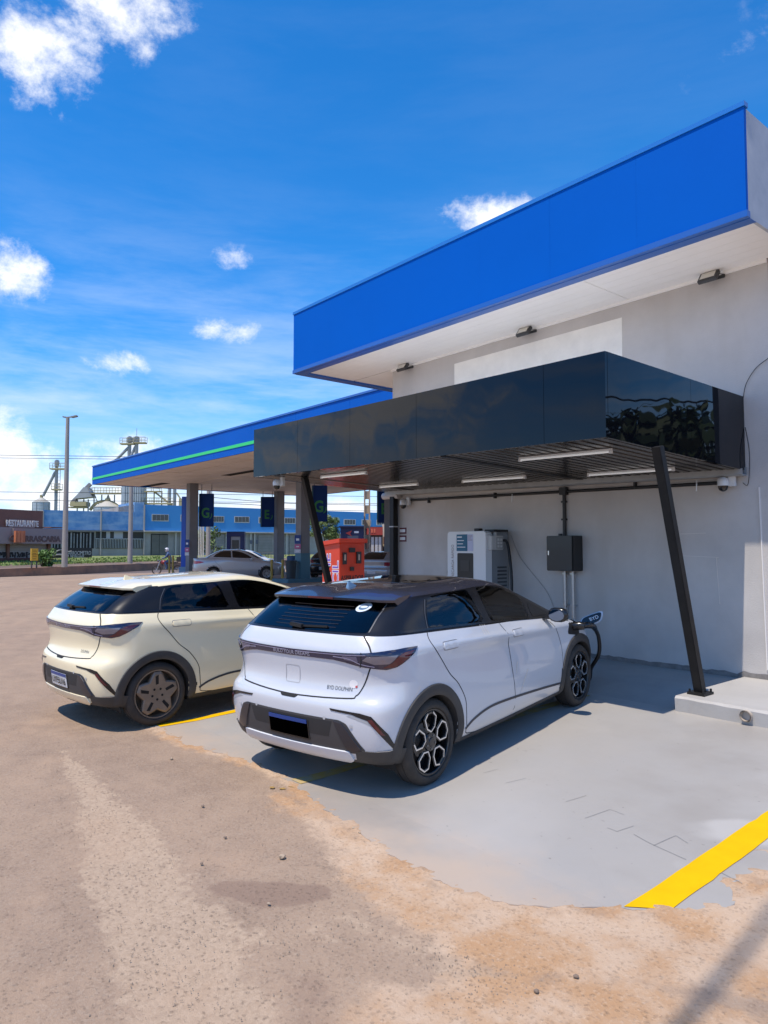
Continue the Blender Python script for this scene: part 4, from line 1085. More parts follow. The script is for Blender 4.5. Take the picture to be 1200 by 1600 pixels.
def wheel(car, ax, side, style, tr=.322, rr=.242, y=.775, wd=.20):
    """tyre with rim and spokes, its outer face away from the car"""
    sgn = side; c = Vector((ax, 0, tr + .004))
    yo = sgn * (y + wd / 2)          # outer face plane
    Y = lambda d: yo - sgn * d       # d = depth inwards
    prof = [(rr + .004, Y(.022)), (rr + .012, Y(.006)), (rr + .030, Y(.0)), (tr - .035, Y(.004)), (tr - .012, Y(.018)), (tr, Y(.042)),
            (tr, Y(wd * .30)), (tr - .006, Y(wd * .31)), (tr - .006, Y(wd * .34)), (tr, Y(wd * .35)), (tr, Y(wd * .62)), (tr - .006, Y(wd * .63)), (tr - .006, Y(wd * .66)), (tr, Y(wd * .67)),
            (tr, Y(wd - .042)), (tr - .012, Y(wd - .018)), (tr - .035, Y(wd - .004)), (rr + .02, Y(wd)), (rr - .004, Y(wd - .02))]
    mb = MB(); mb.lathe(prof, c, 'y', 48); w = mb.build('wheel', rub, car.root, smooth=True, local=True, angle=40)
    def sub(mb, name, m, **k):
        o = mb.build(name, m, None, local=True, **k); o.parent = w; return o
    mb = MB(); mb.lathe([(rr + .006, Y(.020)), (rr + .002, Y(.014)), (rr - .008, Y(.016)), (rr - .014, Y(.04)), (rr - .022, Y(wd - .03))], c, 'y', 48)
    mb.lathe([(rr - .02, Y(wd - .05)), (0, Y(wd - .05))], c, 'y', 48)
    sub(mb, 'rim', rimd if style == 'hex' else rimb if style == 'star' else rimg, smooth=True, angle=40)
    mb = MB(); mb.lathe([(.135, Y(.09)), (.135, Y(.10)), (.06, Y(.10)), (.06, Y(.085)), (0, Y(.085))], c, 'y', 32); sub(mb, 'brake_disc', discm)
    def P(r_, t, d, q_=(rr / .222 if style == 'star' else 1.0)):
        r_ *= q_
        return Vector((ax + r_ * math.sin(t) , Y(d), c.z + r_ * math.cos(t)))
    if style == 'hex':
        for k in range(5):
            t = 2 * math.pi * k / 5
            def H(ra, ta, d, q_=rr / .222):
                ra *= q_; ta *= q_
                return Vector((ax + ra * math.sin(t) + ta * math.cos(t), Y(d), c.z + ra * math.cos(t) - ta * math.sin(t)))
            outer = [(.056, 0), (.090, .055), (.168, .080), (.213, .038), (.213, -.038), (.168, -.080), (.090, -.055)]
            inner = [(.080, 0), (.102, .037), (.163, .056), (.192, .026), (.192, -.026), (.163, -.056), (.102, -.037)]
            mid = [((a[0]*.55+b[0]*.45), (a[1]*.55+b[1]*.45)) for a, b in zip(outer, inner)]
            mb = MB(); n = 7   # dark web round the opening
            vs = [H(*p, .020) for p in outer] + [H(*p, .016) for p in mid] + [H(*p, .020) for p in inner] + [H(*p, .055) for p in inner]
            fs = []
            for L0 in (0, n, 2*n):
                for i in range(n): fs.append((L0+i, L0+(i+1) % n, L0+n+(i+1) % n, L0+n+i))
            mb.add(vs, fs); sub(mb, 'spoke', rimd)
            o2 = [((a[0]*.62+b[0]*.38), (a[1]*.62+b[1]*.38)) for a, b in zip(outer, inner)]
            i2 = [((a[0]*.18+b[0]*.82), (a[1]*.18+b[1]*.82)) for a, b in zip(outer, inner)]
            mb = MB()
            segs = [0, 1, 2, 4, 5, 6] if k % 2 == 0 else [0, 1, 2, 3, 4, 5, 6]
            for i in segs:
                j = (i+1) % n
                mb.add([H(*o2[i], .0135), H(*o2[j], .0135), H(*i2[j], .0125), H(*i2[i], .0125), H(*o2[i], .019), H(*o2[j], .019), H(*i2[j], .019), H(*i2[i], .019)], [(0, 1, 2, 3), (0, 4, 5, 1), (3, 2, 6, 7)])
            sub(mb, 'spoke_edge', rims)
        mb = MB(); mb.lathe([(.075, Y(.03)), (.068, Y(.018)), (.035, Y(.014)), (.03, Y(.008)), (0, Y(.007))], c, 'y', 24); sub(mb, 'hub_cap', rimd, smooth=True, angle=35)
        for k in range(5):
            mb = MB(); t = 2 * math.pi * (k + .5) / 5; mb.lathe([(.009, Y(.02)), (.009, Y(.012)), (0, Y(.012))], P(.052, t, 0) * Vector((1, 0, 1)), 'y', 8)
            sub(mb, 'wheel_bolt', mat('bolt_grey', (.2, .2, .2), .4, metal=.7))
        mb = MB(); mb.lathe([(.235, Y(.017)), (.232, Y(.012)), (.227, Y(.017))], c, 'y', 48); sub(mb, 'rim_lip', rimd)
    elif style == 'star':
        out = []
        for k in range(5):
            t = 2 * math.pi * k / 5 + .05
            for dt, r_ in ((-.28, .186), (-.16, .206), (.16, .206), (.28, .186), (.628, .142)): out.append((r_, t + dt))
        mb = MB(); n = len(out)
        vs = [P(r_, t, .016) for r_, t in out] + [P(r_ * .90, t, .006) for r_, t in out] + [P(.07, t, .016) for r_, t in out] + [P(r_ + .004, t, .045) for r_, t in out] + [P(0, 0, .018)]
        fs = []
        for i in range(n):
            j = (i+1) % n; fs += [(i, j, n+j, n+i), (n+i, n+j, 2*n+j, 2*n+i), (3*n+i, 3*n+j, j, i), (2*n+i, 2*n+j, 4*n)]
        mb.add(vs, fs); sub(mb, 'spoke_star', rimb, smooth=True, angle=20)
        for k in range(5):
            t = 2 * math.pi * k / 5 + .05; mb = MB()
            q = [P(.085, t - .16, .0095), P(.17, t - .13, .0035), P(.178, t + .10, .0032), P(.088, t + .10, .0095)]
            q = [P(.088, t - .20, .012), P(.165, t - .16, .0055), P(.178, t + .02, .0045), P(.092, t + .10, .012)]
            mb.add(q + [p + Vector((0, -sgn * .006, 0)) for p in q], [(0, 1, 2, 3), (0, 4, 5, 1), (1, 5, 6, 2), (2, 6, 7, 3), (3, 7, 4, 0)])
            sub(mb, 'wheel_opening', mat('opening_black', (.005, .005, .005), .8))  # raised plate, no hole; the slot's inner shade is its black
        for k in range(5):
            t = 2 * math.pi * (k + .5) / 5 + .05; mb = MB(); mb.lathe([(.0125, Y(.0165)), (.0125, Y(.0145)), (0, Y(.0145))], P(.052, t, 0) * Vector((1, 0, 1)), 'y', 10); sub(mb, 'wheel_bolt', mat('opening_black', (.005, .005, .005), .8))
    else:
        for k in range(7):
            t = 2 * math.pi * k / 7; mb = MB()
            a = [P(.04, t - .35, .02), P(.04, t + .35, .02), P(rr - .01, t + .12, .012), P(rr - .01, t - .12, .012)]
            mb.add(a + [p + Vector((0, -sgn * .03, 0)) for p in a], [(0, 1, 2, 3), (0, 4, 5, 1), (1, 5, 6, 2), (2, 6, 7, 3), (3, 7, 4, 0)]); sub(mb, 'spoke', rimg)
        mb = MB(); mb.lathe([(.05, Y(.02)), (.045, Y(.01)), (0, Y(.009))], c, 'y', 20); sub(mb, 'hub_cap', rimg)
    return w

def arch_ring(car, ax, side, r0, r1, m, a0=-12, a1=192, zc=None):
    """black arch trim laid on the flank with a return into the wheel house"""
    zc = car.tr + .006 if zc is None else zc
    n = 40; V = []; Fs = []; NN = []
    for i in range(n + 1):
        t = R(a0 + (a1 - a0) * i / n)
        ring = []
        for r_, off in ((r1, .003), (r1 - .006, .012), ((r0 + r1) / 2, .014), (r0 + .008, .012)):
            x, z = ax + r_ * math.cos(t), zc + r_ * math.sin(t)
            h = car.cast('side', x, max(z, .215), side)
            if h is None: h = Vector((x, side * .85, z))
            p = Vector((x, h.y + side * off, z)); ring.append(p)
        yb = ring[-1].y
        x, z = ax + r0 * math.cos(t), zc + r0 * math.sin(t)
        ring.append(Vector((x, yb - side * .006, z))); ring.append(Vector((x, side * .60, z)))
        V += ring
        if i:
            q = len(ring); b = (i-1) * q
            for k in range(q - 1): Fs.append((b+k, b+q+k, b+q+k+1, b+k+1))
    mb = MB(); mb.add(V, Fs)
    o = mb.build('wheel_arch', m, car.root, smooth=True, local=True, angle=45)
    return o
def wheel_house(car, ax, side):
    mb = MB(); n = 20; r_ = car.tr + .055; V = []; Fs = []
    for i in range(n + 1):
        t = R(-20 + 220 * i / n); V += [(ax + r_ * math.cos(t), side * .80, car.tr + r_ * math.sin(t)), (ax + r_ * math.cos(t), side * .50, car.tr + r_ * math.sin(t)), (ax, side * .50, car.tr)]
        if i: b = 3*i; Fs += [(b-3, b, b+1, b-2), (b-2, b+1, b+2, b-1)]
    mb.add(V, Fs); mb.build('wheel_house', mat('wheel_house', (.008, .008, .008), .9), car.root, local=True)

def make_ev(label, loc, yaw, pitch, paint, roofm, style, white):
    car = Car('parked_car', label, loc, yaw, pitch, ev_rows(), (0.0, 2.70), .322, 'electric hatchbacks under the canopy')
    root = car.root
    car.shell('body', paint, lambda v, i: 2.5 <= v < 12.0)
    car.shell('underbody', arch, lambda v, i: v < 2.5)
    car.shell('roof', roofm, lambda v, i: v >= 15.75, cut=False)
    # --- side glass and pillars
    rw = [(.095, 1.172), (.125, 1.27), (.195, 1.365), (.27, 1.392), (.55, 1.402), (.80, 1.398), (.845, 1.30), (.875, 1.145), (.855, 1.118), (.45, 1.147)]
    fwn = [(.985, 1.395), (1.25, 1.388), (1.48, 1.35), (1.68, 1.285), (1.80, 1.235), (1.825, 1.15), (1.80, 1.035), (1.75, 1.028), (1.4, 1.062), (1.07, 1.095), (1.02, 1.12), (.995, 1.25)]
    qw = [(1.90, 1.165), (2.05, 1.105), (2.22, 1.02), (1.88, 1.035)]
    for poly, nm, gm_ in ((rw, 'rear_window', glass_dark if not white else glass_mid), (fwn, 'front_window', glass_mid), (qw, 'quarter_window', glassd)):
        car.both(nm, 'side', rnd(poly, .03), gm_, off=.0025, th=.0)
    # bright thin window edge line as on the photographed car
    for sd_ in (-1, 1):
        car.strip('window_seal', 'side', dense2([(.075, 1.17), (.11, 1.28), (.18, 1.375)], 5), .006, mat('seal_grey', (.10, .10, .105), .4), off=.004, side=sd_)
        car.strip('belt_trim', 'side', dense2([(-.30, 1.182), (.05, 1.163), (.6, 1.13), (1.2, 1.083), (1.9, 1.02), (2.35, .985)], 8), .016, blackp, off=.003, side=sd_)
    # windscreen and rear window
    ws = [(-.58, 1.0), (.58, 1.0), (.66, 1.03), (.54, 1.31), (-.54, 1.31), (-.66, 1.03)]
    car.patch('windscreen', 'front', rnd(ws, .04), glass_clear, off=.002, th=.0)
    rg = [(-.63, 1.192), (.63, 1.192), (.625, 1.23), (.58, 1.385), (-.58, 1.385), (-.625, 1.23)]
    rgl = car.patch('rear_window', 'rear', rnd(rg, .03), glass_dark, off=.0025, th=.0)
    def shrink(poly, k):
        cx_ = sum(p[0] for p in poly) / len(poly); cy_ = sum(p[1] for p in poly) / len(poly)
        return [(cx_ + (p[0] - cx_) * k, cy_ + (p[1] - cy_) * k) for p in poly]
    car.shell('pillars', pillm, lambda v, i: 12.0 <= v < 15.75, cut=False, holes=[('side', shrink(rw, .93)), ('side', shrink(fwn, .93)), ('rear', shrink(rg, .92)), ('front', shrink(ws, .95))])
    seatm = mat('seat_fabric', (.075, .072, .075), .8); cabinm = mat('cabin_plastic', (.03, .03, .032), .6)
    for (sx_, sy_) in ((.62, .36), (.62, -.36), (1.42, .36), (1.42, -.36)):
        mb = MB(); mb.box(sx_ - .02, sx_ + .50, sy_ - .24, sy_ + .24, .42, .60); st = mb.build('seat', seatm, root, local=True, bevel=.05)
        tilt = Matrix.Translation((sx_, sy_, .56)) @ Matrix.Rotation(R(-18), 4, 'Y')
        mb = MB(); mb.box(-.07, .07, -.24, .24, 0, .58, tilt); q = mb.build('backrest', seatm, None, local=True, bevel=.05); q.parent = st
        mb = MB(); mb.box(-.05, .05, -.13, .13, .63, .80, tilt); q = mb.build('headrest', seatm, None, local=True, bevel=.04); q.parent = st
    mb = MB(); mb.box(2.0, 2.55, -.66, .66, .62, .93); mb.build('dashboard', cabinm, root, local=True, bevel=.08)
    mb = MB(); mb.tube([Vector((1.93 - .06 * math.sin(t * .2618), .36 + .18 * math.cos(t * .2618), .88 + .17 * math.sin(t * .2618))) for t in range(25)], .016, 8); mb.build('steering_wheel', cabinm, root, local=True, smooth=True)
    mb = MB(); mb.box(-.42, .30, -.60, .60, .62, 1.02); mb.build('parcel_shelf', cabinm, root, local=True, bevel=.04)
    mb = MB(); mb.box(-.40, 2.4, -.66, .66, .30, .36); mb.build('cabin_floor', cabinm, root, local=True)
    if white:
        for sd_ in (-1, 1): car.strip('glass_edge', 'rear', [(sd_ * .64, 1.195), (sd_ * .62, 1.28), (sd_ * .588, 1.38)], .009, mat('seal_light', (.10, .10, .105), .35), off=.003)
        el = [(-.44 + .062 * math.cos(t * .3927), 1.345 + .028 * math.sin(t * .3927)) for t in range(16)]
        car.patch('window_sticker', 'rear', el, mat('sticker_white', (.62, .68, .74), .4), off=.0055, th=.001)
        el = [(-.44 + .04 * math.cos(t * .3927), 1.345 + .016 * math.sin(t * .3927)) for t in range(16)]
        car.patch('sticker_print', 'rear', el, mat('sticker_blue', (.09, .16, .26), .4), off=.0065, th=.001)
        el = [(-.44 + .032 * math.cos(t * .3927), 1.347 + .007 * math.sin(t * .3927)) for t in range(16)]
        car.patch('sticker_print', 'rear', el, mat('sticker_white', (.62, .68, .74), .4), off=.0072, th=.001)
        for k in range(7):
            z = 1.215 + k * .022
            car.strip('heater_line', 'rear', [(.30, z), (0, z), (-.35, z)], .003, mat('heater', (.016, .012, .011), .4), off=.0055)
    # --- tailgate outline, bumper
    tg = dense2([(-.62, 1.18), (-.70, 1.10), (-.735, 1.02), (-.70, .94), (-.64, .80), (-.605, .755), (-.54, .735), (0, .715), (.54, .735), (.605, .755), (.64, .80), (.70, .94), (.735, 1.02), (.70, 1.10), (.62, 1.18)], 5)
    car.strip('tailgate_gap', 'rear', tg, .009, gap, off=.0012)
    car.patch('tailgate_grip', 'rear', rnd([(-.10, .715), (.10, .715), (.07, .694), (-.07, .694)], .01), gap, off=.002)
    # tail lamps: a dark band across the tail, dropping to wide clusters that wrap into the flanks
    lp = lambda x, y, z: (cyl(x, y), z)
    up = [lp(-.605, 0, 1.052), lp(-.58, .4, 1.056), lp(-.52, .68, 1.065), lp(-.43, .80, 1.075), lp(-.30, .86, 1.078), lp(-.16, .88, 1.072)]
    dn = [lp(-.20, .88, 1.035), lp(-.30, .86, .985), lp(-.37, .84, .955), lp(-.44, .80, .942), lp(-.54, .66, .965), lp(-.57, .52, .992), lp(-.58, .42, 1.004), lp(-.60, .2, 1.006), lp(-.605, 0, 1.004)]
    for sd_ in (-1, 1):
        lamp = car.patch('tail_lamp', 'cyl', up + dn, lampd, off=.007, th=.012, side=sd_, step=.03)
        red = [lp(-.20, .88, 1.053), lp(-.30, .86, 1.05), lp(-.36, .845, 1.03), lp(-.40, .82, .99), lp(-.46, .78, .957), lp(-.40, .83, .955), lp(-.33, .855, .978), lp(-.26, .87, 1.018)]
        car.patch('lamp_segment', 'cyl', red, lampr, off=.010, th=.003, side=sd_, step=.03)
        clr = [lp(-.36, .845, 1.040), lp(-.52, .69, 1.040), lp(-.535, .66, 1.015), lp(-.50, .74, .985), lp(-.42, .81, .985), lp(-.385, .83, 1.01)]
        car.patch('lamp_segment', 'cyl', clr, lampw, off=.0102, th=.003, side=sd_, step=.03)
        clr2 = [lp(-.55, .62, 1.038), lp(-.57, .50, 1.036), lp(-.565, .52, 1.012), lp(-.545, .63, 1.0)]
        car.patch('lamp_segment', 'cyl', clr2, mat('lamp_smoke_light', (.10, .09, .14), .15, coat=.6), off=.0102, th=.003, side=sd_, step=.03)
        car.strip('lamp_line', 'cyl', dense2([lp(-.575, .42, 1.03), lp(-.56, .56, 1.02), lp(-.545, .64, .99), lp(-.50, .74, .968)], 5), .006, mat('lamp_pale', (.28, .26, .36), .2, coat=.5), off=.0105, side=sd_)
        car.strip('lamp_line', 'cyl', dense2([lp(-.60, .05, 1.041), lp(-.575, .42, 1.044), lp(-.52, .68, 1.05)], 5), .004, mat('lamp_pale', (.28, .26, .36), .2, coat=.5), off=.0105, side=sd_)
        car.strip('lamp_gap', 'cyl', [lp(-.55, .66, 1.066), lp(-.555, .66, 1.0), lp(-.56, .655, .962)], .005, gap, off=.0112, side=sd_)
    car.text('lamp_lettering', 'BUILD YOUR DREAMS', .040, 0.0, 1.026, mat('lamp_letters', (.40, .40, .50), .25, metal=.3), off=.0108, sx=1.02)
    car.text('badge_lettering', 'BYD DOLPHIN' if white else 'DOLPHIN', .040, -.46 if white else -.47, .795, mat('badge_chrome', (.22, .20, .19), .25, metal=.7), off=.003, sx=.86)
    if white:
        sq = [(-.075, .795), (.075, .795), (.075, .925), (-.075, .925)]
        sqr = rnd(sq, .02); car.strip('badge_outline', 'rear', sqr + [sqr[0]], .005, mat('badge_line', (.42, .42, .43), .4), off=.0015)
        car.patch('tail_sticker', 'rear', [(-.575 + .035 * math.cos(t * .63), .835 + .03 * math.sin(t * .63)) for t in range(10)], mat('sticker_pale', (.72, .70, .70), .5), off=.0025, th=.001)
        car.patch('tail_sticker', 'rear', [(-.60 + .009 * math.cos(t * .8), .818 + .009 * math.sin(t * .8)) for t in range(8)], mat('sticker_red', (.5, .08, .08), .5), off=.0035, th=.001)
    # black lower bumper insert
    ins = [(-.50, .585), (.50, .585), (.56, .565), (.605, .50), (.66, .415), (.69, .375), (.62, .35), (.45, .345), (-.45, .345), (-.62, .35), (-.69, .375), (-.66, .415), (-.605, .50), (-.56, .565)]
    dfm = mat('diffuser_grey', (.050, .048, .050), .55)
    car.patch('bumper_insert', 'rear', rnd(ins, .02), dfm, off=.004, th=.01)
    recess = [(-.44, .570), (.44, .570), (.40, .455), (.36, .452), (-.36, .452), (-.40, .455)]
    car.patch('plate_recess', 'rear', recess, mat('recess_shade', (.020, .020, .022), .6), off=.0048, th=.002)  # flat patch; shade of the recess is put into its darker black
    for sd_ in (-1, 1):
        car.patch('bumper_blade', 'rear', [(sd_ * .455, .578), (sd_ * .52, .568), (sd_ * .57, .52), (sd_ * .66, .39), (sd_ * .60, .362), (sd_ * .55, .38)], mat('blade_dark', (.018, .019, .028), .3, coat=.3), off=.014, th=.014)
        vent = [lp(-.64, .42, .662), lp(-.62, .55, .656), lp(-.575, .66, .648), lp(-.52, .72, .63), lp(-.50, .74, .60), lp(-.43, .79, .50), lp(-.38, .82, .385), lp(-.405, .81, .385), lp(-.50, .755, .52), lp(-.545, .705, .60), lp(-.60, .60, .635), lp(-.635, .43, .647)]
        car.patch('bumper_vent', 'cyl', vent, blackp, off=.004, th=.006, side=sd_, step=.03)
        rf = [lp(-.545, .705, .605), lp(-.52, .725, .61), lp(-.45, .785, .49), lp(-.475, .765, .50)]
        car.patch('reflector', 'cyl', rf, lampr, off=.008, th=.004, side=sd_, step=.03)
        if white:
            sc_ = [lp(-.60, .60, .63), lp(-.548, .70, .602), lp(-.52, .735, .555), lp(-.56, .68, .585), lp(-.61, .56, .622)]
            car.patch('bumper_scoop', 'cyl', sc_, mat('scoop_grey', (.36, .37, .385), .5), off=.002, th=.003, side=sd_, step=.03)
        car.patch('lower_corner', 'cyl', [lp(-.56, .60, .375), lp(-.44, .79, .372), (cyl(-.36, .85), .372), (cyl(-.30, .86), .36), (cyl(-.30, .86), .235), (cyl(-.42, .80), .25), lp(-.56, .60, .285)], arch, off=.006, th=.008, side=sd_, step=.03)
        car.strip('chrome_line', 'cyl', [lp(-.50, .74, .378), lp(-.44, .79, .376), lp(-.36, .85, .374)], .007, mat('soft_chrome', (.5, .5, .5), .2, metal=.8), off=.0085, side=sd_)
    # silver skid strip
    car.patch('skid_strip', 'rear', rnd([(-.56, .362), (.56, .362), (.585, .30), (.54, .278), (-.54, .278), (-.585, .30)], .012), paint if not white else mat('skid_silver', (.62, .62, .63), .4, coat=.3), off=.016, th=.016)
    # number plate
    pl = [(-.205, .412), (.205, .412), (.205, .548), (-.205, .548)]
    car.patch('plate_frame', 'rear', rnd([(-.215, .400), (.215, .400), (.215, .552), (-.215, .552)], .01), blackp, off=.012, th=.012, step=.2)
    if white:
        np_ = car.patch('number_plate', 'rear', pl, mat('plate_black', (.0005, .0005, .0005), .9, spec=0.0), off=.0145, th=.003, step=.25, label='blacked out number plate with a blue top band')
        car.patch('plate_band', 'rear', [(-.205, .522), (.205, .522), (.205, .551), (-.205, .551)], mat('plate_blue', (.010, .045, .22), .4), off=.0165, th=.002, step=.25)
    else:
        np_ = car.patch('number_plate', 'rear', pl, mat('plate_white', (.66, .66, .66), .4), off=.0145, th=.003, step=.25, label='white number plate with dark figures')
        car.patch('plate_band', 'rear', [(-.205, .517), (.205, .517), (.205, .548), (-.205, .548)], mat('plate_blue', (.010, .045, .22), .4), off=.0155, th=.001, step=.25)
        car.text('plate_lettering', 'UYF5U16', .098, 0, .463, mat('plate_ink', (.02, .02, .022), .5), off=.0165, sx=.92, bold=.002)
    for a, z in ((.37, .585), (-.37, .585), (.60, .55), (-.60, .55)):
        car.patch('parking_sensor', 'rear', [(a + .012 * math.cos(t * .52), z + .012 * math.sin(t * .52)) for t in range(12)], mat('sensor_ring', (.45, .45, .46), .4), off=.0052, th=.002)
    # --- doors
    for sd_ in (-1, 1):
        rd = dense2([(.065, 1.165), (.03, 1.10), (.055, 1.03), (.14, .93), (.245, .80), (.36, .70), (.455, .56), (.475, .45), (.49, .33), (.56, .255), (1.25, .235), (1.25, .70), (1.22, .90), (1.14, 1.07), (1.10, 1.10)], 5)
        car.strip('door_gap', 'side', rd, .008, gap, off=.0013, side=sd_)
        fd = dense2([(1.25, .236), (2.22, .235), (2.29, .30), (2.30, .55), (2.27, .78), (2.16, .93), (2.08, 1.0)], 5)
        car.strip('door_gap', 'side', fd, .007, gap, off=.0013, side=sd_)
        for (hx, hz, ln) in ((.28, 1.015, .20), (1.40, .955, .20)):
            o = car.patch('door_handle', 'side', rnd([(hx - ln/2, hz - .020), (hx + ln/2, hz - .026), (hx + ln/2, hz + .026), (hx - ln/2, hz + .032)], .02), paint, off=.010, th=.009, side=sd_)
            car.strip('handle_gap', 'side', rnd([(hx - ln/2 - .006, hz - .026), (hx + ln/2 + .006, hz - .032), (hx + ln/2 + .006, hz + .032), (hx - ln/2 - .006, hz + .038)], .022) , .005, mat('handle_gap', (.20, .20, .21), .6), off=.0012, side=sd_)
        # dark lower flank line and sill
        car.strip('flank_line', 'side', dense2([(.47, .31), (.60, .365), (.85, .405), (1.2, .40), (1.8, .365), (2.30, .325)], 6), .022, mat('flank_dark', (.028, .030, .042), .4), off=.0035, side=sd_)
        car.patch('sill', 'side', [(.40, .245), (.40, .212), (1.3, .207), (2.34, .207), (2.34, .243), (1.3, .238)], arch, off=.005, th=.01, side=sd_)
    # --- spoiler
    V = []; Fs = []; n = 18
    for i in range(n + 1):
        t = -1 + 2 * i / n; y = t * .665
        e = max(0.0, (abs(t) - .86) / .14); sag = .010 * t * t + .004 * e; back = -.272 + .05 * t * t + .07 * e * e
        hr = car.bvh.ray_cast(Vector((.06, y * .97, 3)), Vector((0, 0, -1)))[0]
        zt = max(hr.z if hr else 1.40, 1.402)
        V += [(.06, y, zt + .003), (-.10, y, max(zt - .004, 1.418 - sag)), (back, y, 1.417 - sag), (back + .006, y, 1.398 - sag), (-.16 + .05*t*t, y, 1.372 - sag), (-.10, y, 1.36 - sag)]
        if i:
            b = 6 * i
            for k in range(5): Fs.append((b-6+k, b-5+k, b+1+k, b+k))
    mb = MB(); mb.add(V, [f for f in Fs if f[0] % 6 < 3]); mb.add([V[i] for i in range(6)], [(0, 1, 2, 3, 4, 5)]); mb.add([V[6*n+i] for i in range(6)], [(5, 4, 3, 2, 1, 0)])
    sp = mb.build('spoiler', roofm, root, smooth=True, local=True, angle=38)
    mb = MB(); mb.add(V, [f for f in Fs if f[0] % 6 >= 3]); mb.build('spoiler_underside', blackp, root, local=True)
    mb = MB(); mb.add([(-.273, -.14, 1.413), (-.273, .14, 1.413), (-.268, .14, 1.401), (-.268, -.14, 1.401), (-.25, -.14, 1.413), (-.25, .14, 1.413), (-.25, .14, 1.401), (-.25, -.14, 1.401)], [(0, 1, 2, 3), (0, 4, 5, 1), (3, 2, 6, 7)])
    for v in mb.v: v.x -= .004
    mb.build('brake_light', mat('brake_lens', (.26, .06, .05), .3), root, local=True)
    # --- antenna fin
    mb = MB(); z0 = 1.445
    prof = [(.10, .0), (.13, .0), (.27, .0), (.20, .028), (.135, .062), (.115, .064)]
    mb.add([(a - .05, w_, z0 + h) for w_ in (-.02, .02) for a, h in prof] , [(0, 1, 2, 3, 4, 5), (11, 10, 9, 8, 7, 6)] + [(i, (i+1) % 6, 6+(i+1) % 6, 6+i) for i in range(6)])
    for v in mb.v:
        if v.z > z0 + .05: v.y *= .35
        elif v.z > z0 + .02: v.y *= .7
    mb.build('antenna_fin', mat('fin_blue', (.16, .27, .40), .35, coat=.5) if white else paint, root, local=True, bevel=.004)
    # --- wiper
    p0 = car.cast('rear', .02, 1.215) + Vector((-.022, 0, 0)); p1 = car.cast('rear', -.28, 1.222) + Vector((-.016, 0, 0))
    mb = MB(); mb.bar(p0 + Vector((0, .07, .012)), p0 + Vector((0, -.06, .0)), .035, .028); mb.bar(p0, p1, .014, .016); mb.build('rear_wiper', mat('wiper_black', (.012, .012, .012), .5), root, local=True, bevel=.003)
    # --- mirrors
    for sd_ in (-1, 1):
        mb = MB(); c = Vector((2.04, sd_ * .955, 1.045)); V = []; Fs = []; nu, nv = 14, 8
        for a in range(nv + 1):
            for b in range(nu):
                th_, ph = math.pi * a / nv, 2 * math.pi * b / nu
                d = Vector((math.cos(th_), math.sin(th_) * math.cos(ph), math.sin(th_) * math.sin(ph)))
                sx = .10 if d.x > 0 else .035
                V.append(c + Vector((d.x * sx, math.copysign(abs(d.y) ** .75, d.y) * .10, math.copysign(abs(d.z) ** .75, d.z) * .072)))
        for a in range(nv):
            for b in range(nu): Fs.append((a*nu+b, a*nu+(b+1) % nu, (a+1)*nu+(b+1) % nu, (a+1)*nu+b))
        mb.add(V, Fs); mr_ = mb.build('mirror', blackp, root, smooth=True, local=True)
        mb = MB(); mb.add([c + Vector((-.037, math.cos(t * .5236) * .082, math.sin(t * .5236) * .055)) for t in range(12)], [tuple(range(12))]); q = mb.build('mirror_glass', mat('mirror_glass', (.22, .23, .25), .03, metal=1), root, local=True); q.parent = mr_
        mb = MB(); mb.bar((2.06, sd_ * .80, 1.0), (2.04, sd_ * .93, 1.03), .07, .03); q = mb.build('mirror_arm', blackp, root, local=True); q.parent = mr_
    # --- arches, wheels
    for ax in car.axles:
        for sd_ in (-1, 1):
            arch_ring(car, ax, sd_, .352, .437, arch, a0=-15, a1=195 if ax > 0 else 187)
            wheel_house(car, ax, sd_); wheel(car, ax, sd_, style)
    # --- front lamps, kept simple: the front faces the wall
    for sd_ in (-1, 1):
        car.patch('headlight', 'front', rnd([(sd_ * .34, .70), (sd_ * .72, .74), (sd_ * .78, .70), (sd_ * .70, .655), (sd_ * .36, .655)], .01), lampw, off=.004)
    car.patch('front_grille', 'front', rnd([(-.55, .42), (.55, .42), (.60, .30), (-.60, .30)], .02), blackp, off=.004)
    return car

dust = (.42, .32, .22)
white_paint = mat('white_car_paint', (.57, .585, .62), .25, coat=.9, coatr=.02, var=.03, vscale=2, dirt=((.50, .43, .35), .15, .50, .42))
cream_paint = mat('cream_car_paint', (.88, .765, .51), .25, coat=.9, coatr=.02, var=.03, vscale=2, dirt=((.55, .42, .27), .15, .50, .45))
roof_grey = mat('dark_roof_paint', (.055, .055, .075), .22, coat=.9, coatr=.03, metal=.35)
W_LOC = (-4.819, 3.604, .022)
car_w = make_ev('white electric hatchback with dark roof, plugged in to the charger', W_LOC, R(101.4), .047, white_paint, roof_grey, 'hex', True)
# dark roof glass of the white car
car_w.patch('roof_glass', 'top', rnd([(.42, -.42), (1.25, -.40), (1.25, .40), (.42, .42)], .08), glassd, off=.003)
CY = R(94.5)
cre_c = Vector((-7.106, 2.913, 0)); left = Vector((-math.sin(CY), math.cos(CY), 0))
car_c = make_ev('cream electric hatchback with bronze star wheels parked left of the white one', tuple(cre_c + left * .875), CY, .040, cream_paint, cream_paint, 'star', False)
for sd_ in (-1, 1):
    car_c.patch('roof_rail_arc', 'side', dense2([(.12, 1.422), (.5, 1.432), (1.0, 1.430), (1.4, 1.392), (1.8, 1.28), (2.2, 1.115), (2.42, 1.0)], 6) + dense2([(2.36, 1.0), (2.16, 1.10), (1.78, 1.258), (1.38, 1.37), (1.0, 1.41), (.5, 1.414), (.12, 1.402)], 6), cream_paint, off=.0035, th=.006, side=sd_)
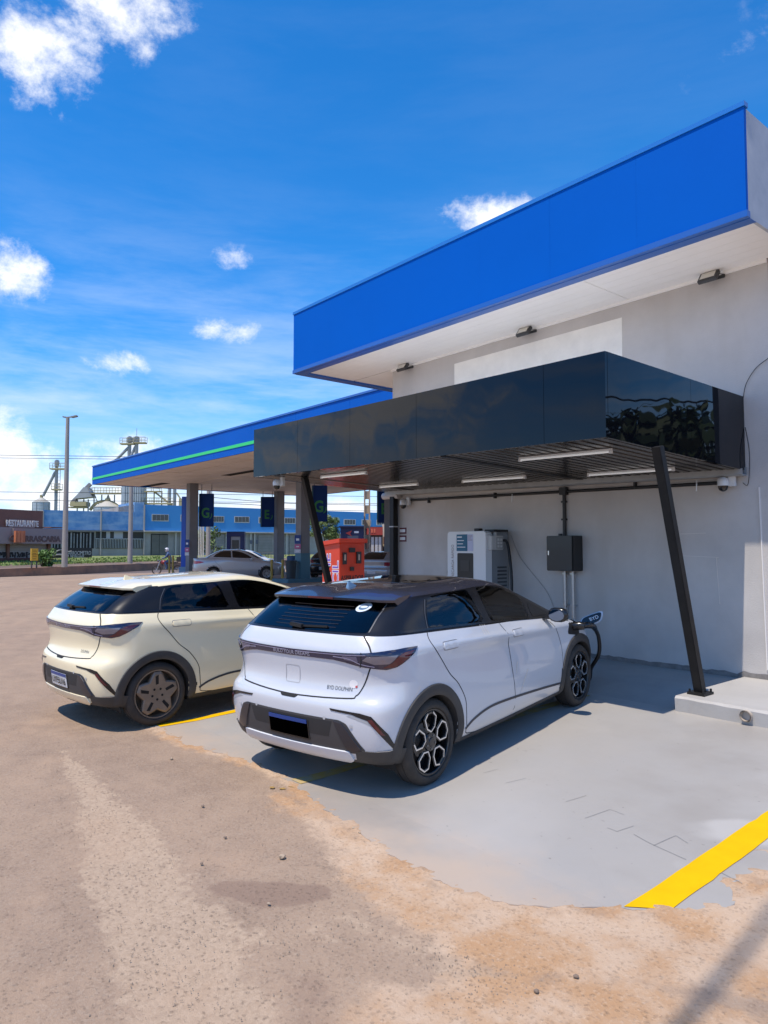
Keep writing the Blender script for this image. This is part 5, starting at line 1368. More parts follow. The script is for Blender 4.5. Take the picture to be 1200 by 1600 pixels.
# mud smears on the white car door
smear = mat('mud_smear', (.62, .565, .49), .8)
for (x0, z0, x1, z1, w_) in ((1.55, .60, 1.40, .40, .010), (1.36, .70, 1.33, .60, .012)):
    car_w.strip('mud_smear', 'side', [(x0, z0), ((x0+x1)/2, (z0+z1)/2 + .02), (x1, z1)], w_, smear, off=.0016)
for k in range(3):
    car_w.strip('mud_smear', 'side', [(.80 + k * .035, 1.105 - k * .003), (.815 + k * .035, .99)], .006, smear, off=.0016)

# charging flap, plug and cable on the right front wing of the white car
def wcar(x, y, z): return parent_world(car_w.root) @ Vector((x, y, z))
root = car_w.root
car_w.patch('charge_port', 'side', rnd([(2.47, .79), (2.72, .745), (2.74, .90), (2.52, .955)], .03), gap, off=.004, th=.02)
mb = MB()
ax_ = Vector((2.75, -.865, .86)); dirv = Vector((.12, -.205, .085)); upd = Vector((.03, 0, .06)); thk = Vector((.012, .010, 0))
def flap_shape(s0, s1, k, lift):
    pts = []
    for a in range(16):
        t = 2 * math.pi * a / 16; cx_ = math.copysign(abs(math.cos(t)) ** .5, math.cos(t)); cy_ = math.copysign(abs(math.sin(t)) ** .5, math.sin(t))
        pts.append(ax_ + dirv * (.5 + .5 * cx_ * k) + upd * (cy_ * s1) + lift)
    return pts
mb.prism(flap_shape(0, 1.0, 1.0, Vector()), thk); fl = mb.build('charge_flap', white_paint, root, local=True)
nrm_f = dirv.cross(upd).normalized()
if nrm_f.x > 0: nrm_f = -nrm_f
mb = MB(); mb.prism(flap_shape(0, .80, .86, nrm_f * .014 + Vector((-.002, 0, 0))), -nrm_f * .012); q = mb.build('flap_liner', blackp, root, local=True); q.parent = fl
me_ = text_mesh('BYD', .052, .001)
rt_ = dirv.normalized(); upn = (upd - rt_ * upd.dot(rt_)).normalized()
mt_ = Matrix((rt_, upn, nrm_f)).transposed().to_4x4(); mt_.translation = ax_ + dirv * .62 + nrm_f * .016
me_.transform(mt_); me_.materials.clear(); me_.materials.append(tw); q = bpy.data.objects.new('flap_lettering', me_); COL.objects.link(q); q.parent = fl
mb = MB()
gun = thing('charging_plug', 'black charging plug and cable stuck in the front wing of the white car', 'plug', tuple(wcar(2.6, -.92, .86)))
mb.tube([wcar(2.60, -.86, .855), wcar(2.605, -.93, .865), wcar(2.62, -.975, .86)], [.042, .045, .034], 14)
mb.tube(curve_pts([wcar(2.61, -.96, .865), wcar(2.70, -.985, .86), wcar(2.80, -.99, .835), wcar(2.88, -.98, .79)], 5), [.03, .032, .034, .034, .034, .034, .034, .034, .033, .033, .032, .031, .03, .028, .026, .024], 12)
mb.build('plug_body', blackp, gun, smooth=True, angle=50)
mb = MB()
cab = curve_pts([wcar(2.88, -.98, .79), wcar(2.99, -.965, .70), wcar(3.06, -.945, .57), wcar(3.09, -.91, .46), wcar(3.17, -.80, .32), wcar(3.50, -.55, .05), wcar(3.75, 0.2, .03)], 8) + \
    curve_pts([Vector((-6.86, 7.72, .33)), Vector((-6.98, 7.95, .45)), Vector((-6.86, 8.08, .9)), Vector((-6.86, 8.12, 1.3)), Vector((-6.93, 8.16, 1.7)), Vector((-7.0, 8.18, 1.90)), Vector((-7.06, 8.15, 1.92))], 8)
mb.tube(cab, .021, 10); mb.build('cable', mat('cable_black', (.008, .008, .009), .5), gun, smooth=True)
# ------------------------------------------------------------------ fuel station canopy
gz = .24
gs = thing('station_canopy', 'large fuel station canopy with blue fascia and green stripe on grey columns', 'canopy', (-27, 19, gz))
GX0, GX1, GY0, GY1, GZ0, GZ1 = -39.6, -13.5, 12.3, 26.0, 5.2, 6.16
gblue = mat('station_blue', (.0, .105, .50), .6, spec=.15, var=.1, vscale=.5)
ggreen = mat('station_green', (.03, .62, .16), .45)
n = 9
for k in range(n):
    a, b = lerp(GX0, GX1, k / n), lerp(GX0, GX1, (k + 1) / n)
    mb = MB(); mb.box(a + .004, b - .004, GY0, GY0 + .06, GZ0, GZ1); mb.build('fascia_panel', gblue, gs)
    mb = MB(); mb.box(a, b, GY0 - .02, GY0 - .002, GZ0 + .25, GZ0 + .365); mb.build('green_stripe', ggreen, gs)
mb = MB(); mb.box(GX0, GX0 + .06, GY0 + .06, GY1, GZ0, GZ1); mb.build('fascia_side', gblue, gs)
mb = MB(); mb.box(GX0 - .018, GX0 - .002, GY0, GY1, GZ0 + .25, GZ0 + .365); mb.build('green_stripe', ggreen, gs)
mb = MB(); mb.box(GX0, GX1, GY1, GY1 + .06, GZ0, GZ1); mb.build('fascia_back', gblue, gs)
mb = MB(); mb.box(GX0 - .03, GX1, GY0 - .03, GY0 + .08, GZ1, GZ1 + .06); mb.build('top_trim', trim, gs)
mb = MB(); mb.box(GX0 + .06, GX1, GY0 + .06, GY1, GZ0 + .10, GZ0 + .2); mb.build('roof_deck', mat('deck_dark', (.03, .028, .027), .8), gs)
clm = mat('station_ceiling', (.74, .67, .62), .6, var=.15, vscale=.8, vcol=(.60, .53, .48))
rng = random.Random(2)
nb = 22
for k in range(nb):
    y0, y1 = lerp(GY0 + .07, GY1 - .01, k / nb), lerp(GY0 + .07, GY1 - .01, (k + 1) / nb)
    for (a, b) in ((GX0 + .07, -31), (-31, -22.5), (-22.5, GX1)):
        if (k, a) in ((4, GX0 + .07), (5, -31)): a += 3.2
        mb = MB(); mb.box(a + .01, b - .01, y0 + .012, y1 - .012, GZ0 + .03 + rng.uniform(-.012, .012), GZ0 + .06); mb.build('ceiling_plank', clm, gs)
colm = mat('column_grey', (.20, .205, .22), .6, var=.2, vscale=1.5); teal = mat('teal_band', (.06, .16, .21), .5)
COLS = []
for (px_, d_) in ((300, 38.0), (436, 43.5), (473, 32.6)):
    p = at(px_, 855, d_); COLS.append(p)
    s = .24
    mb = MB(); mb.box(p.x - s, p.x + s, p.y - s, p.y + s, gz - .1, GZ0 + .05); c = mb.build('column', colm, gs, bevel=.02)
p = COLS[2]; mb = MB(); mb.box(p.x - .25, p.x + .25, p.y - .25, p.y + .25, gz - .02, 1.55); mb.build('column_band', teal, gs)
mb = MB(); mb.box(p.x - .7, p.x + .7, p.y - 1.2, p.y + 4.5, gz - .1, gz + .16); mb.build('pump_island', teal, gs, bevel=.03)
p4 = at(611, 855, 35.0); mb = MB(); mb.box(p4.x - .24, p4.x + .24, p4.y - .24, p4.y + .24, gz - .1, GZ0 + .05); mb.build('column', colm, gs)
sgb = mat('sign_navy', (.008, .035, .16), .7, spec=.15); sgg = mat('sign_green', (.015, .20, .05), .5)
def hang_sign(px0, px1, y0, y1, d, letter, label, thick=.16, edge='r'):
    a, b = at(px0, y1, d), at(px1, y1, d); zt = at(px0, y0, d).z
    dirv_ = RT; ang_ = math.atan2(RT.y, RT.x)
    c = (a + b) / 2
    g = thing('hanging_sign', label, 'sign', (c.x, c.y, a.z), ang_, 'fuel signs hanging from the station canopy')
    w = (b - a).length / 2; h = zt - a.z
    mb = MB(); mb.box(-w, w, 0, thick, 0, h); mb.build('panel', sgb, g, local=True, bevel=.02)
    mb = MB(); mb.box(-w - .004, -w + .06, -.006, thick + .004, .02, h - .02); mb.build('edge_strip', mat('sign_edge', (.03, .12, .16), .4), g, local=True)
    lettering(letter, .74, sgg, g, c - FW * .012 + Vector((0, 0, h * .40)) - RT * .03, RT, (0, 0, 1), extrude=.008, bold=.02, sx=.85)
    # the swoosh after the letter
    mb = MB(); V = []; Fs = []
    for i in range(9):
        t = -1.0 + i * .16; 
        for q in (.24, .27 + .02 * math.sin(i * .4)): V.append((.04 + q * math.cos(t), -.012, h * .36 + q * math.sin(t)))
        if i: Fs.append((2*i-2, 2*i-1, 2*i+1, 2*i))
    mb.add(V, Fs); mb.build('swoosh', sgg, g, local=True)
    for sx in (-w * .7, w * .7):
        mb = MB(); mb.tube([(sx, thick / 2, h), (sx, thick / 2, GZ0 - a.z + .04)], .02, 6); mb.build('hanger', colm, g, local=True)
hang_sign(310.5, 333, 771, 823, 38.3, 'G', 'navy hanging sign with green letter G beside the leftmost station column')
hang_sign(407, 428, 776, 823.5, 43.2, 'E', 'navy hanging sign with green letter E left of the second station column')
hang_sign(487, 511, 758, 815, 32.8, 'G', 'navy hanging sign with green letter G right behind the left leaning canopy post')
hang_sign(589, 613, 764, 817, 35.2, 'E', 'navy hanging sign with green letter E beside the end of the shop wall')
def notices(px0, px1, y0, y1, d, label):
    a, b = at(px0, y1, d), at(px1, y0, d); c = at((px0 + px1) / 2, y1, d)
    g = thing('column_notice', label, 'notice', tuple(c), math.atan2(RT.y, RT.x), 'notices on the station columns')
    w = (px1 - px0) / FPX * d / 2; h = b.z - a.z
    for k, (f0, f1, cm) in enumerate(((.52, 1, 'n_blue'), (.24, .48, 'n_pink'), (0, .2, 'n_white'))):
        m_ = mat(cm, {'n_blue': (.01, .05, .22), 'n_pink': (.5, .12, .28), 'n_white': (.6, .62, .66)}[cm], .5)
        mb = MB(); mb.box(-w, w, -.02, 0, h * f0, h * f1); mb.build('board', m_, g, local=True)
        mb = MB(); mb.box(-w * .5, w * .5, -.026, -.0205, h * lerp(f0, f1, .35), h * lerp(f0, f1, .6)); mb.build('print', tw, g, local=True)
notices(289.5, 296, 843, 868, 37.4, 'stack of small notices on the leftmost station column')
notices(460.5, 470, 836, 864, 32.1, 'stack of small notices on the station column behind the waste bin')

# price totem edge at the left column
c = at(287.5, 880, 41); g = thing('price_totem', 'narrow bright blue totem standing beside the leftmost station column', 'totem', (c.x, c.y, gz * .8), math.atan2(RT.y, RT.x))
mb = MB(); mb.box(-.13, .13, -.1, .35, .5, 4.55); mb.build('panel', mat('totem_blue', (.01, .10, .58), .4), g, local=True, bevel=.02)
mb = MB(); mb.box(-.22, .14, -.14, .4, -.2, .5); mb.build('base', mat('totem_base', (.25, .38, .52), .6), g, local=True)
# fuel pump in blue housing
c = at(369, 862, 42); g = thing('fuel_pump', 'dark blue fuel pump housing behind the silver sedan', 'fuel pump', (c.x, c.y, gz), math.atan2(RT.y, RT.x))
pb = mat('pump_blue', (.008, .022, .15), .4); pw_ = mat('pump_grey', (.45, .46, .5), .4)
for sx in (-1, 1):
    mb = MB(); mb.box(sx * .40 - .12, sx * .40 + .12, -.2, .2, 0, 2.45); mb.build('upright', pb, g, local=True, bevel=.02)
mb = MB(); mb.box(-.52, .52, -.22, .22, 2.2, 2.5); mb.build('head', pb, g, local=True, bevel=.02)
mb = MB(); mb.box(-.28, .28, -.14, .14, .2, 2.2); mb.build('body', pw_, g, local=True)
mb = MB(); mb.box(-.2, .2, -.15, -.142, 1.25, 2.0); mb.build('display', mat('pump_display', (.03, .03, .035), .2), g, local=True)
mb = MB(); mb.tube([(.3, -.2, 1.5), (.36, -.3, 1.1), (.3, -.3, .7), (.26, -.2, 1.2)], .03, 8); mb.build('hose', dark, g, local=True)
# bollards
ym = mat('bollard_yellow', (.50, .34, .07), .6, var=.3, vscale=8)
for i, (u, d_, lab) in enumerate(((265.5, 38.5, 'yellow bollard left of a pair before the motorcycle'), (271, 38.0, 'yellow bollard right of a pair before the motorcycle'), (425, 33.5, 'yellow bollard before the nose of the silver sedan'), (442, 33, 'yellow bollard left of the waste bin'))):
    c = at(u, 855, d_); g = thing('bollard', lab, 'bollard', (c.x, c.y, terrain(c.x, c.y)), None, 'yellow bollards on the forecourt')
    hgt = 1.12 if i < 2 else 1.0
    mb = MB(); mb.tube([(0, 0, 0), (0, 0, hgt)], .05 if i < 2 else .06, 12); mb.build('post', ym, g, local=True, smooth=True, angle=50)
    mb = MB(); mb.lathe([(.11, 0), (.11, .02), (.05, .025)], (0, 0, 0), 'z', 12); mb.build('base_plate', ym, g, local=True)
c = at(455, 880, 32.2); g = thing('waste_bin', 'dark tapered waste bin standing before the station column', 'bin', (c.x, c.y, gz + .16))
mb = MB(); mb.lathe([(.0, 0), (.20, 0), (.25, .75), (.27, .76), (.27, .82), (.23, .82), (.23, .7), (0, .7)], (0, 0, 0), 'z', 16); mb.build('tub', mat('bin_dark', (.03, .04, .045), .6), g, local=True, smooth=True, angle=30)
c = at(457, 880, 33.8); g = thing('blue_drum', 'blue plastic drum behind the waste bin', 'drum', (c.x, c.y, gz + .16))
mb = MB(); mb.lathe([(0, 0), (.25, 0), (.27, .3), (.25, .33), (.27, .36), (.26, .98), (.22, 1.02), (0, 1.02)], (0, 0, 0), 'z', 16); mb.build('drum_body', mat('drum_blue', (.012, .06, .16), .5), g, local=True, smooth=True, angle=30)

# ------------------------------------------------------------------ red vacuum kiosk
kc = at(531, 855, 21.5); KZ = .24
kio = thing('vacuum_kiosk', 'red coin vacuum kiosk lettered ASPIRADOR behind the left leaning post', 'kiosk', (kc.x, kc.y, KZ))
kr = mat('kiosk_red', (.64, .05, .014), .45, var=.08, vscale=3); kd = mat('kiosk_dark', (.02, .02, .022), .4)
mb = MB(); mb.box(kc.x - .92, kc.x, kc.y, kc.y + .95, KZ - .1, 1.95); mb.build('cabinet', kr, kio, bevel=.01)
mb = MB(); mb.prism([(kc.x - 1.0, kc.y - .07, 1.955), (kc.x + .07, kc.y - .07, 1.955), (kc.x + .07, kc.y + 1.02, 1.955), (kc.x - 1.0, kc.y + 1.02, 1.955)], (0, 0, .13))
for v in mb.v:
    if v.x < kc.x - .5: v.z -= .10
mb.build('roof_cap', kr, kio, bevel=.01)
pur = mat('kiosk_purple', (.16, .07, .42), .5); pwh = mat('kiosk_outline', (.75, .70, .72), .5)
for (txt, ox, s_, oz) in (('CIL', -.20, .44, 1.03), ('ME', -.62, .47, 1.28), ('DI', -.73, .40, .52)):
    for m_, b_, o_ in ((pwh, .022, .003), (pur, .0, .006)):
        lettering(txt, s_, m_, kio, (kc.x + ox, kc.y - o_, oz), (0, 0, 1), (-1, 0, 0), extrude=.0012, bold=b_, sx=1.15)
lettering('ASPIRADOR', .20, mat('kiosk_print', (.012, .012, .012), .5), kio, (kc.x + .004, kc.y + .48, .88), (0, 1, 0), (0, 0, 1), extrude=.002, sx=.82, bold=.004)
for (y0, y1, z0, z1, nm) in ((.10, .24, 1.30, 1.66, 'coin_box'), (.62, .80, 1.32, 1.68, 'coin_box'), (.34, .56, 1.66, 1.80, 'brand_plate'), (.38, .52, 1.10, 1.22, 'outlet')):
    mb = MB(); mb.box(kc.x + .001, kc.x + .04, kc.y + y0, kc.y + y1, z0, z1); mb.build(nm, kd, kio)
for y0 in (.145, .68):
    mb = MB(); mb.box(kc.x + .0405, kc.x + .046, kc.y + y0, kc.y + y0 + .055, 1.42, 1.6); mb.build('coin_label', mat('coin_label', (.5, .42, .35), .5), kio)

# ------------------------------------------------------------------ other cars
def sedan_rows():
    B = (.02, .07, .19); F = (.24, .07); r = []
    r.append(crow(-.55, 3.3, (.24,)*5, (0, 0, 0), (0, 0, 0), (0, 0), -.1, 2.9))
    r.append(crow(-.80, 3.28, (.25,)*5, (.66, .70, .64), B, F, -.3, 2.85))
    r.append(crow(-.92, 3.40, (.29, .22, .21, .21, .22), (.79, .80, .77), B, F, -.4, 2.92))
    r.append(crow(-.97, 3.45, (.40, .36, .34, .33, .32), (.825, .835, .81), B, F, -.42, 2.95))
    r.append(crow(-.985, 3.47, (.55, .52, .50, .48, .46), (.845, .85, .83), B, F, -.42, 2.95))
    r.append(crow(-.97, 3.46, (.70, .66, .63, .60, .58), (.85, .85, .83), B, F, -.42, 2.95))
    r.append(crow(-.95, 3.40, (.83, .80, .76, .72, .70), (.845, .85, .82), B, F, -.42, 2.9))
    r.append(crow(-.95, 3.28, (.95, .92, .87, .82, .78), (.82, .85, .80), B, F, -.42, 2.75))
    r.append(crow(-.93, 3.0, (1.03, 1.00, .96, .90, .86), (.77, .83, .75), B, F, -.40, 2.5))
    r.append(crow(-.60, 2.5, (1.065, 1.04, 1.0, .95, .95), (.70, .80, .70), B, F, -.22, 2.1))
    r.append(crow(-.36, 2.40, (1.09, 1.075, 1.04, .99, 1.0), (.68, .78, .68), B, F, -.02, 2.0))
    r.append(crow(-.12, 2.10, (1.22, 1.215, 1.19, 1.13, 1.14), (.62, .71, .62), (.02, .06, .14), (.2, .06), .18, 1.75))
    r.append(crow(.12, 1.80, (1.345, 1.345, 1.345, 1.28, 1.29), (.57, .65, .57), (.02, .06, .12), (.18, .05), .38, 1.48))
    r.append(crow(.26, 1.60, (1.40, 1.41, 1.425, 1.36, 1.37), (.53, .60, .53), (.02, .05, .1), (.16, .05), .48, 1.32))
    r.append(crow(.36, 1.46, (1.43, 1.44, 1.46, 1.40, 1.42), (.44, .50, .44), (.02, .05, .1), (.15, .04), .54, 1.22))
    r.append(crow(.42, 1.38, (1.445, 1.455, 1.478, 1.41, 1.44), (.25, .28, .25), (.01, .04, .08), (.12, .03), .58, 1.16))
    r.append(crow(.45, 1.35, (1.45, 1.46, 1.483, 1.42, 1.445), (0, 0, 0), (0, 0, 0), (0, 0), .6, 1.14))
    return r
def hatch_rows():
    r = ev_rows(); out = []
    for row in r:
        out.append([(x * .93, y * .94, .02 + z * .925 - .0) for (x, y, z) in row])
    return out
def make_plain(label, rows, loc, yaw, paint, wb, sedan, lampm=None):
    car = Car('parked_car', label, loc, yaw, 0.0, rows, (0.0, wb), .30, 'other cars at the fuel station')
    car.shell('body', paint, lambda v, i: True)
    if sedan:
        car.both('side_window', 'side', rnd([(-.02, 1.10), (.12, 1.24), (.34, 1.36), (.55, 1.385), (.80, 1.385), (.83, 1.07)], .03), glassd, off=.004)
        car.both('side_window', 'side', rnd([(.88, 1.07), (.86, 1.385), (1.10, 1.375), (1.35, 1.31), (1.65, 1.17), (1.85, 1.03)], .03), glassd, off=.004)
        car.patch('rear_window', 'rear', rnd([(-.56, 1.10), (.56, 1.10), (.48, 1.36), (-.48, 1.36)], .04), glassd, off=.004)
        car.patch('windscreen', 'front', rnd([(-.58, 1.04), (.58, 1.04), (.48, 1.36), (-.48, 1.36)], .04), glassd, off=.004)
        for sd_ in (-1, 1):
            q = lambda x, y, z: (cyl(x, y), z)
            car.patch('tail_lamp', 'cyl', [q(-.93, .55, .78), q(-.80, .74, .775), q(-.60, .82, .80), q(-.42, .84, .86), q(-.60, .81, .90), q(-.82, .72, .91), q(-.94, .56, .90)], mat('tail_red', (.45, .02, .03), .2, coat=.6), off=.006, side=sd_)
            for x in (.55, 1.42): car.patch('door_handle', 'side', rnd([(x, .86), (x + .16, .855), (x + .16, .885), (x, .89)], .01), paint, off=.012, th=.01, side=sd_)
            car.strip('door_gap', 'side', [(.85, 1.07), (.86, .60), (.86, .30)], .008, gap, side=sd_)
            car.strip('door_gap', 'side', dense2([(.02, 1.05), (.10, .85), (.34, .62), (.40, .35)], 5), .008, gap, side=sd_)
        car.patch('number_plate', 'rear', [(-.2, .60), (.2, .60), (.2, .72), (-.2, .72)], mat('plate_white', (.66, .66, .66), .4), off=.006)
    else:
        car.both('side_window', 'side', rnd([(.05, 1.07), (.14, 1.30), (.40, 1.345), (.65, 1.345), (.78, 1.05)], .05), glassd, off=.004)
        car.both('side_window', 'side', rnd([(.86, 1.04), (.80, 1.34), (1.05, 1.33), (1.35, 1.21), (1.70, .99)], .03), glassd, off=.004)
        car.patch('rear_window', 'rear', rnd([(-.54, 1.07), (.54, 1.07), (.46, 1.33), (-.46, 1.33)], .06), glassd, off=.004)
        car.patch('windscreen', 'front', rnd([(-.54, .98), (.54, .98), (.44, 1.30), (-.44, 1.30)], .04), glassd, off=.004)
        for sd_ in (-1, 1):
            q = lambda x, y, z: (cyl(x, y), z)
            car.patch('tail_lamp', 'cyl', [q(-.52, .56, .80), q(-.42, .72, .80), q(-.28, .80, .82), q(-.24, .81, .95), q(-.42, .72, .95), q(-.53, .57, .95)], mat('tail_red_dark', (.22, .015, .03), .2, coat=.6), off=.006, side=sd_)
        car.patch('number_plate', 'rear', [(-.2, .48), (.2, .48), (.2, .60), (-.2, .60)], mat('plate_grey', (.5, .5, .52), .4), off=.006)
        car.patch('bumper_insert', 'rear', rnd([(-.6, .36), (.6, .36), (.6, .27), (-.6, .27)], .02), arch, off=.006)
    for sd_ in (-1, 1):
        mb = MB(); c_ = Vector((1.78, sd_ * .90, 1.0)); mb.lathe([(0, -.06), (.05, -.05), (.075, 0), (.05, .06), (0, .075)], c_, 'x', 12); mb.build('mirror', paint, car.root, smooth=True, local=True)
        for ax in car.axles:
            arch_ring(car, ax, sd_, .335, .352, paint, a0=-8, a1=188); wheel_house(car, ax, sd_); wheel(car, ax, sd_, 'plain', tr=.30, rr=.20, y=.735, wd=.19)
    return car
silver = mat('silver_car_paint', (.46, .465, .47), .32, metal=.35, coat=.8); greyp = mat('grey_car_paint', (.26, .275, .30), .32, metal=.4, coat=.8); blackcar = mat('black_car_paint', (.012, .012, .014), .25, coat=.8); whitecar = mat('pale_car_paint', (.6, .6, .61), .3, coat=.8)
sd0 = math.atan2(RT.y, RT.x)
def place(px_, d_): 
    p = at(px_, 855, d_); return (p.x, p.y, terrain(p.x, p.y) + .01)
make_plain('silver sedan standing among the station columns behind the cream hatchback', sedan_rows(), place(334, 34.6), sd0 + R(14), silver, 2.5, True)
make_plain('grey hatchback seen from behind between the red kiosk and the shop wall', hatch_rows(), place(592, 29.5), R(110), greyp, 2.50, False)
make_plain('black hatchback half hidden between station column and red kiosk', hatch_rows(), place(513, 35), R(120), blackcar, 2.50, False)
make_plain('white sedan mostly hidden behind the silver sedan and the fuel pump', sedan_rows(), place(358, 46), sd0 + R(8), whitecar, 2.5, True)

# ------------------------------------------------------------------ terrace, kerb wall, blue building
KP = [gpt(-420, 930), gpt(-150, 913), gpt(0, 904), gpt(140, 896.5), gpt(250, 890.5), gpt(420, 884.5), gpt(760, 878)]
concm = mat('terrace_wall', (.36, .215, .14), .9, var=.45, vscale=1.2, vcol=(.17, .12, .095), streak=((.4, .4, 1.5), (.42, .17, .08), .55, .58))
away = lambda p: Vector((p.x, p.y, 0)).normalized()
mb = MB()
V = []; Fs = []
for i, p in enumerate(KP):
    q = away(p); V += [p + Vector((0, 0, -.05)), p + Vector((0, 0, .56)), p + q * .35 + Vector((0, 0, .58)), p + q * .35 + Vector((0, 0, -.05))]
    if i:
        for k in range(3): Fs.append((4*i-4+k, 4*i+k, 4*i+k+1, 4*i-3+k))
mb.add(V, Fs); kw = mb.build('retaining_wall', concm); tag(kw, 'low stained concrete retaining wall along the far road', 'wall')
mb = MB(); V = []; Fs = []
for i, p in enumerate(KP):
    q = away(p); V += [p + q * .34 + Vector((0, 0, .5)), p + q * 4 + Vector((0, 0, .55)), p + q * 9 + Vector((0, 0, .62))]
    if i: Fs += [(3*i-3, 3*i, 3*i+1, 3*i-2), (3*i-2, 3*i+1, 3*i+2, 3*i-1)]
mb.add(V, Fs); struct(mb.build('terrace', mat('terrace_earth', (.20, .14, .10), .95, var=.4, vscale=.5)))
mb = MB(); V = []; Fs = []
for i, p in enumerate(KP):
    q = away(p); V += [p + q * 9 + Vector((0, 0, .625)), p + q * 13 + Vector((0, 0, .9)), p + q * 220 + Vector((0, 0, .95))]
    if i: Fs += [(3*i-3, 3*i, 3*i+1, 3*i-2), (3*i-2, 3*i+1, 3*i+2, 3*i-1)]
mb.add(V, Fs); struct(mb.build('grass_bank', mat('grass_green', (.16, .24, .05), .95, var=.5, vscale=.8, vcol=(.22, .20, .09))))

class Facade:
    """a straight wall line between two far points; pixels of the photograph give places on it"""
    def __init__(s, pa, da, pb, db):
        s.A = at(pa, 855, da); s.B = at(pb, 855, db); s.A.z = s.B.z = 0; s.u = (s.B - s.A).normalized(); s.n = Vector((s.u.y, -s.u.x, 0))
        if s.n.dot(s.A) > 0: s.n = -s.n          # towards the camera
        s.m = Matrix((s.u, -s.n, Vector((0, 0, 1)))).transposed().to_4x4(); s.m.translation = s.A
    def uz(s, px_, py_):
        v = FW + RT * ((px_ - 600) / FPX); t = s.A.dot(s.n) / v.dot(s.n); P = v * t
        return (P - s.A).dot(s.u), CAM_H - (py_ - HOR) / FPX * t
    def box(s, mb, x0, y0, x1, y1, d0, d1):
        """front at depth d0 (negative = proud of the wall), back at d1"""
        a, zt = s.uz(x0, y0); b, _ = s.uz(x1, y0); _, zb = s.uz(x0, y1); mb.box(a, b, d0, d1, zb, zt, s.m)
        return mb
    def boxz(s, mb, x0, x1, z0, z1, d0, d1):
        a, _ = s.uz(x0, 855); b, _ = s.uz(x1, 855); mb.box(a, b, d0, d1, z0, z1, s.m); return mb
    def pt(s, px_, py_, d=0.0):
        a, z = s.uz(px_, py_); return s.m @ Vector((a, d, z))
fb = Facade(64, 72, 640, 100)
blue_old = mat('faded_blue_wall', (.045, .19, .46), .85, var=.5, vscale=1.1, vcol=(.20, .36, .58), streak=((.25, .25, 1.6), (.30, .42, .58), .8, .48))
blue_new = mat('blue_wall', (.045, .26, .58), .8, var=.22, vscale=.4, vcol=(.05, .24, .55))
groundf = mat('grey_store_wall', (.36, .35, .34), .85, var=.3, vscale=.7, vcol=(.24, .23, .22))
bb = thing('blue_building', 'long two storey blue building with small windows across the far road', 'building', tuple(fb.A + Vector((0, 0, .9))))
mb = MB(); fb.boxz(mb, 66, 156, .5, fb.uz(66, 797)[1], 0, 20); mb.build('wall', groundf, bb)
mb = MB(); fb.boxz(mb, 156, 209, .5, fb.uz(156, 799)[1], .01, 20); mb.build('wall', groundf, bb)
mb = MB(); fb.boxz(mb, 209, 640, .5, fb.uz(225, 789)[1], .02, 20); mb.build('wall', groundf, bb)
mb = MB(); fb.boxz(mb, 66, 155.5, fb.uz(66, 827.5)[1], fb.uz(66, 797)[1] + .02, -.12, -.001); mb.build('blue_band', blue_old, bb)
mb = MB(); fb.boxz(mb, 155.5, 208.8, fb.uz(156, 828.5)[1], fb.uz(156, 799)[1] + .02, -.12, -.001); mb.build('blue_band', blue_old, bb)
mb = MB(); fb.boxz(mb, 209, 224, fb.uz(209, 828.5)[1], fb.uz(209, 784.5)[1], -.13, 6); mb.build('blue_tower', blue_old, bb)
mb = MB(); fb.boxz(mb, 224.2, 640, fb.uz(225, 829)[1], fb.uz(225, 789)[1] + .05, -.12, .001); mb.build('blue_band', blue_new, bb)
mb = MB(); fb.boxz(mb, 224, 640, fb.uz(225, 831)[1], fb.uz(225, 829)[1], -.5, -.001); mb.build('ledge', mat('ledge_white', (.5, .49, .47), .8, var=.3, vscale=.5), bb)
mb = MB(); fb.boxz(mb, 66, 224, fb.uz(66, 829.6)[1], fb.uz(66, 828.4)[1], -.35, -.121); mb.build('ledge', mat('ledge_grey', (.2, .2, .2), .8), bb)
for x in (65.5, 156, 223.5):
    mb = MB(); fb.boxz(mb, x, x + 1.6, 1.0, fb.uz(x, 798 if x < 200 else 789)[1], -.3, -.125); mb.build('pilaster', mat('pilaster_grey', (.38, .36, .34), .85, var=.2, vscale=1), bb)
paned = mat('far_pane', (.03, .032, .035), .12, coat=.3); framw = mat('far_frame', (.5, .49, .46), .7)
for (x0, x1, y0, y1) in ((237, 262, 804, 813.5), (282, 300, 805, 814), (333, 348.5, 807, 815.5), (366, 388, 807.5, 816), (404, 420, 808.5, 817), (444, 460, 809.5, 817.5), (508, 523.5, 811.5, 819), (537, 554, 812, 819.5), (565, 578, 812.5, 820), (588, 602, 813, 820)):
    mb = MB(); fb.box(mb, x0 - .8, y0 - .8, x1 + .8, y1 + .8, -.16, -.122); w = mb.build('window', framw, bb)
    for k in range(4):
        a, b = lerp(x0, x1, k / 4) + .25, lerp(x0, x1, (k + 1) / 4) - .25
        mb = MB(); fb.box(mb, a, y0 + .3, b, y1 - .3, -.175, -.161); q = mb.build('pane', paned, bb); q.data.transform(Matrix()); 
        q.parent = w
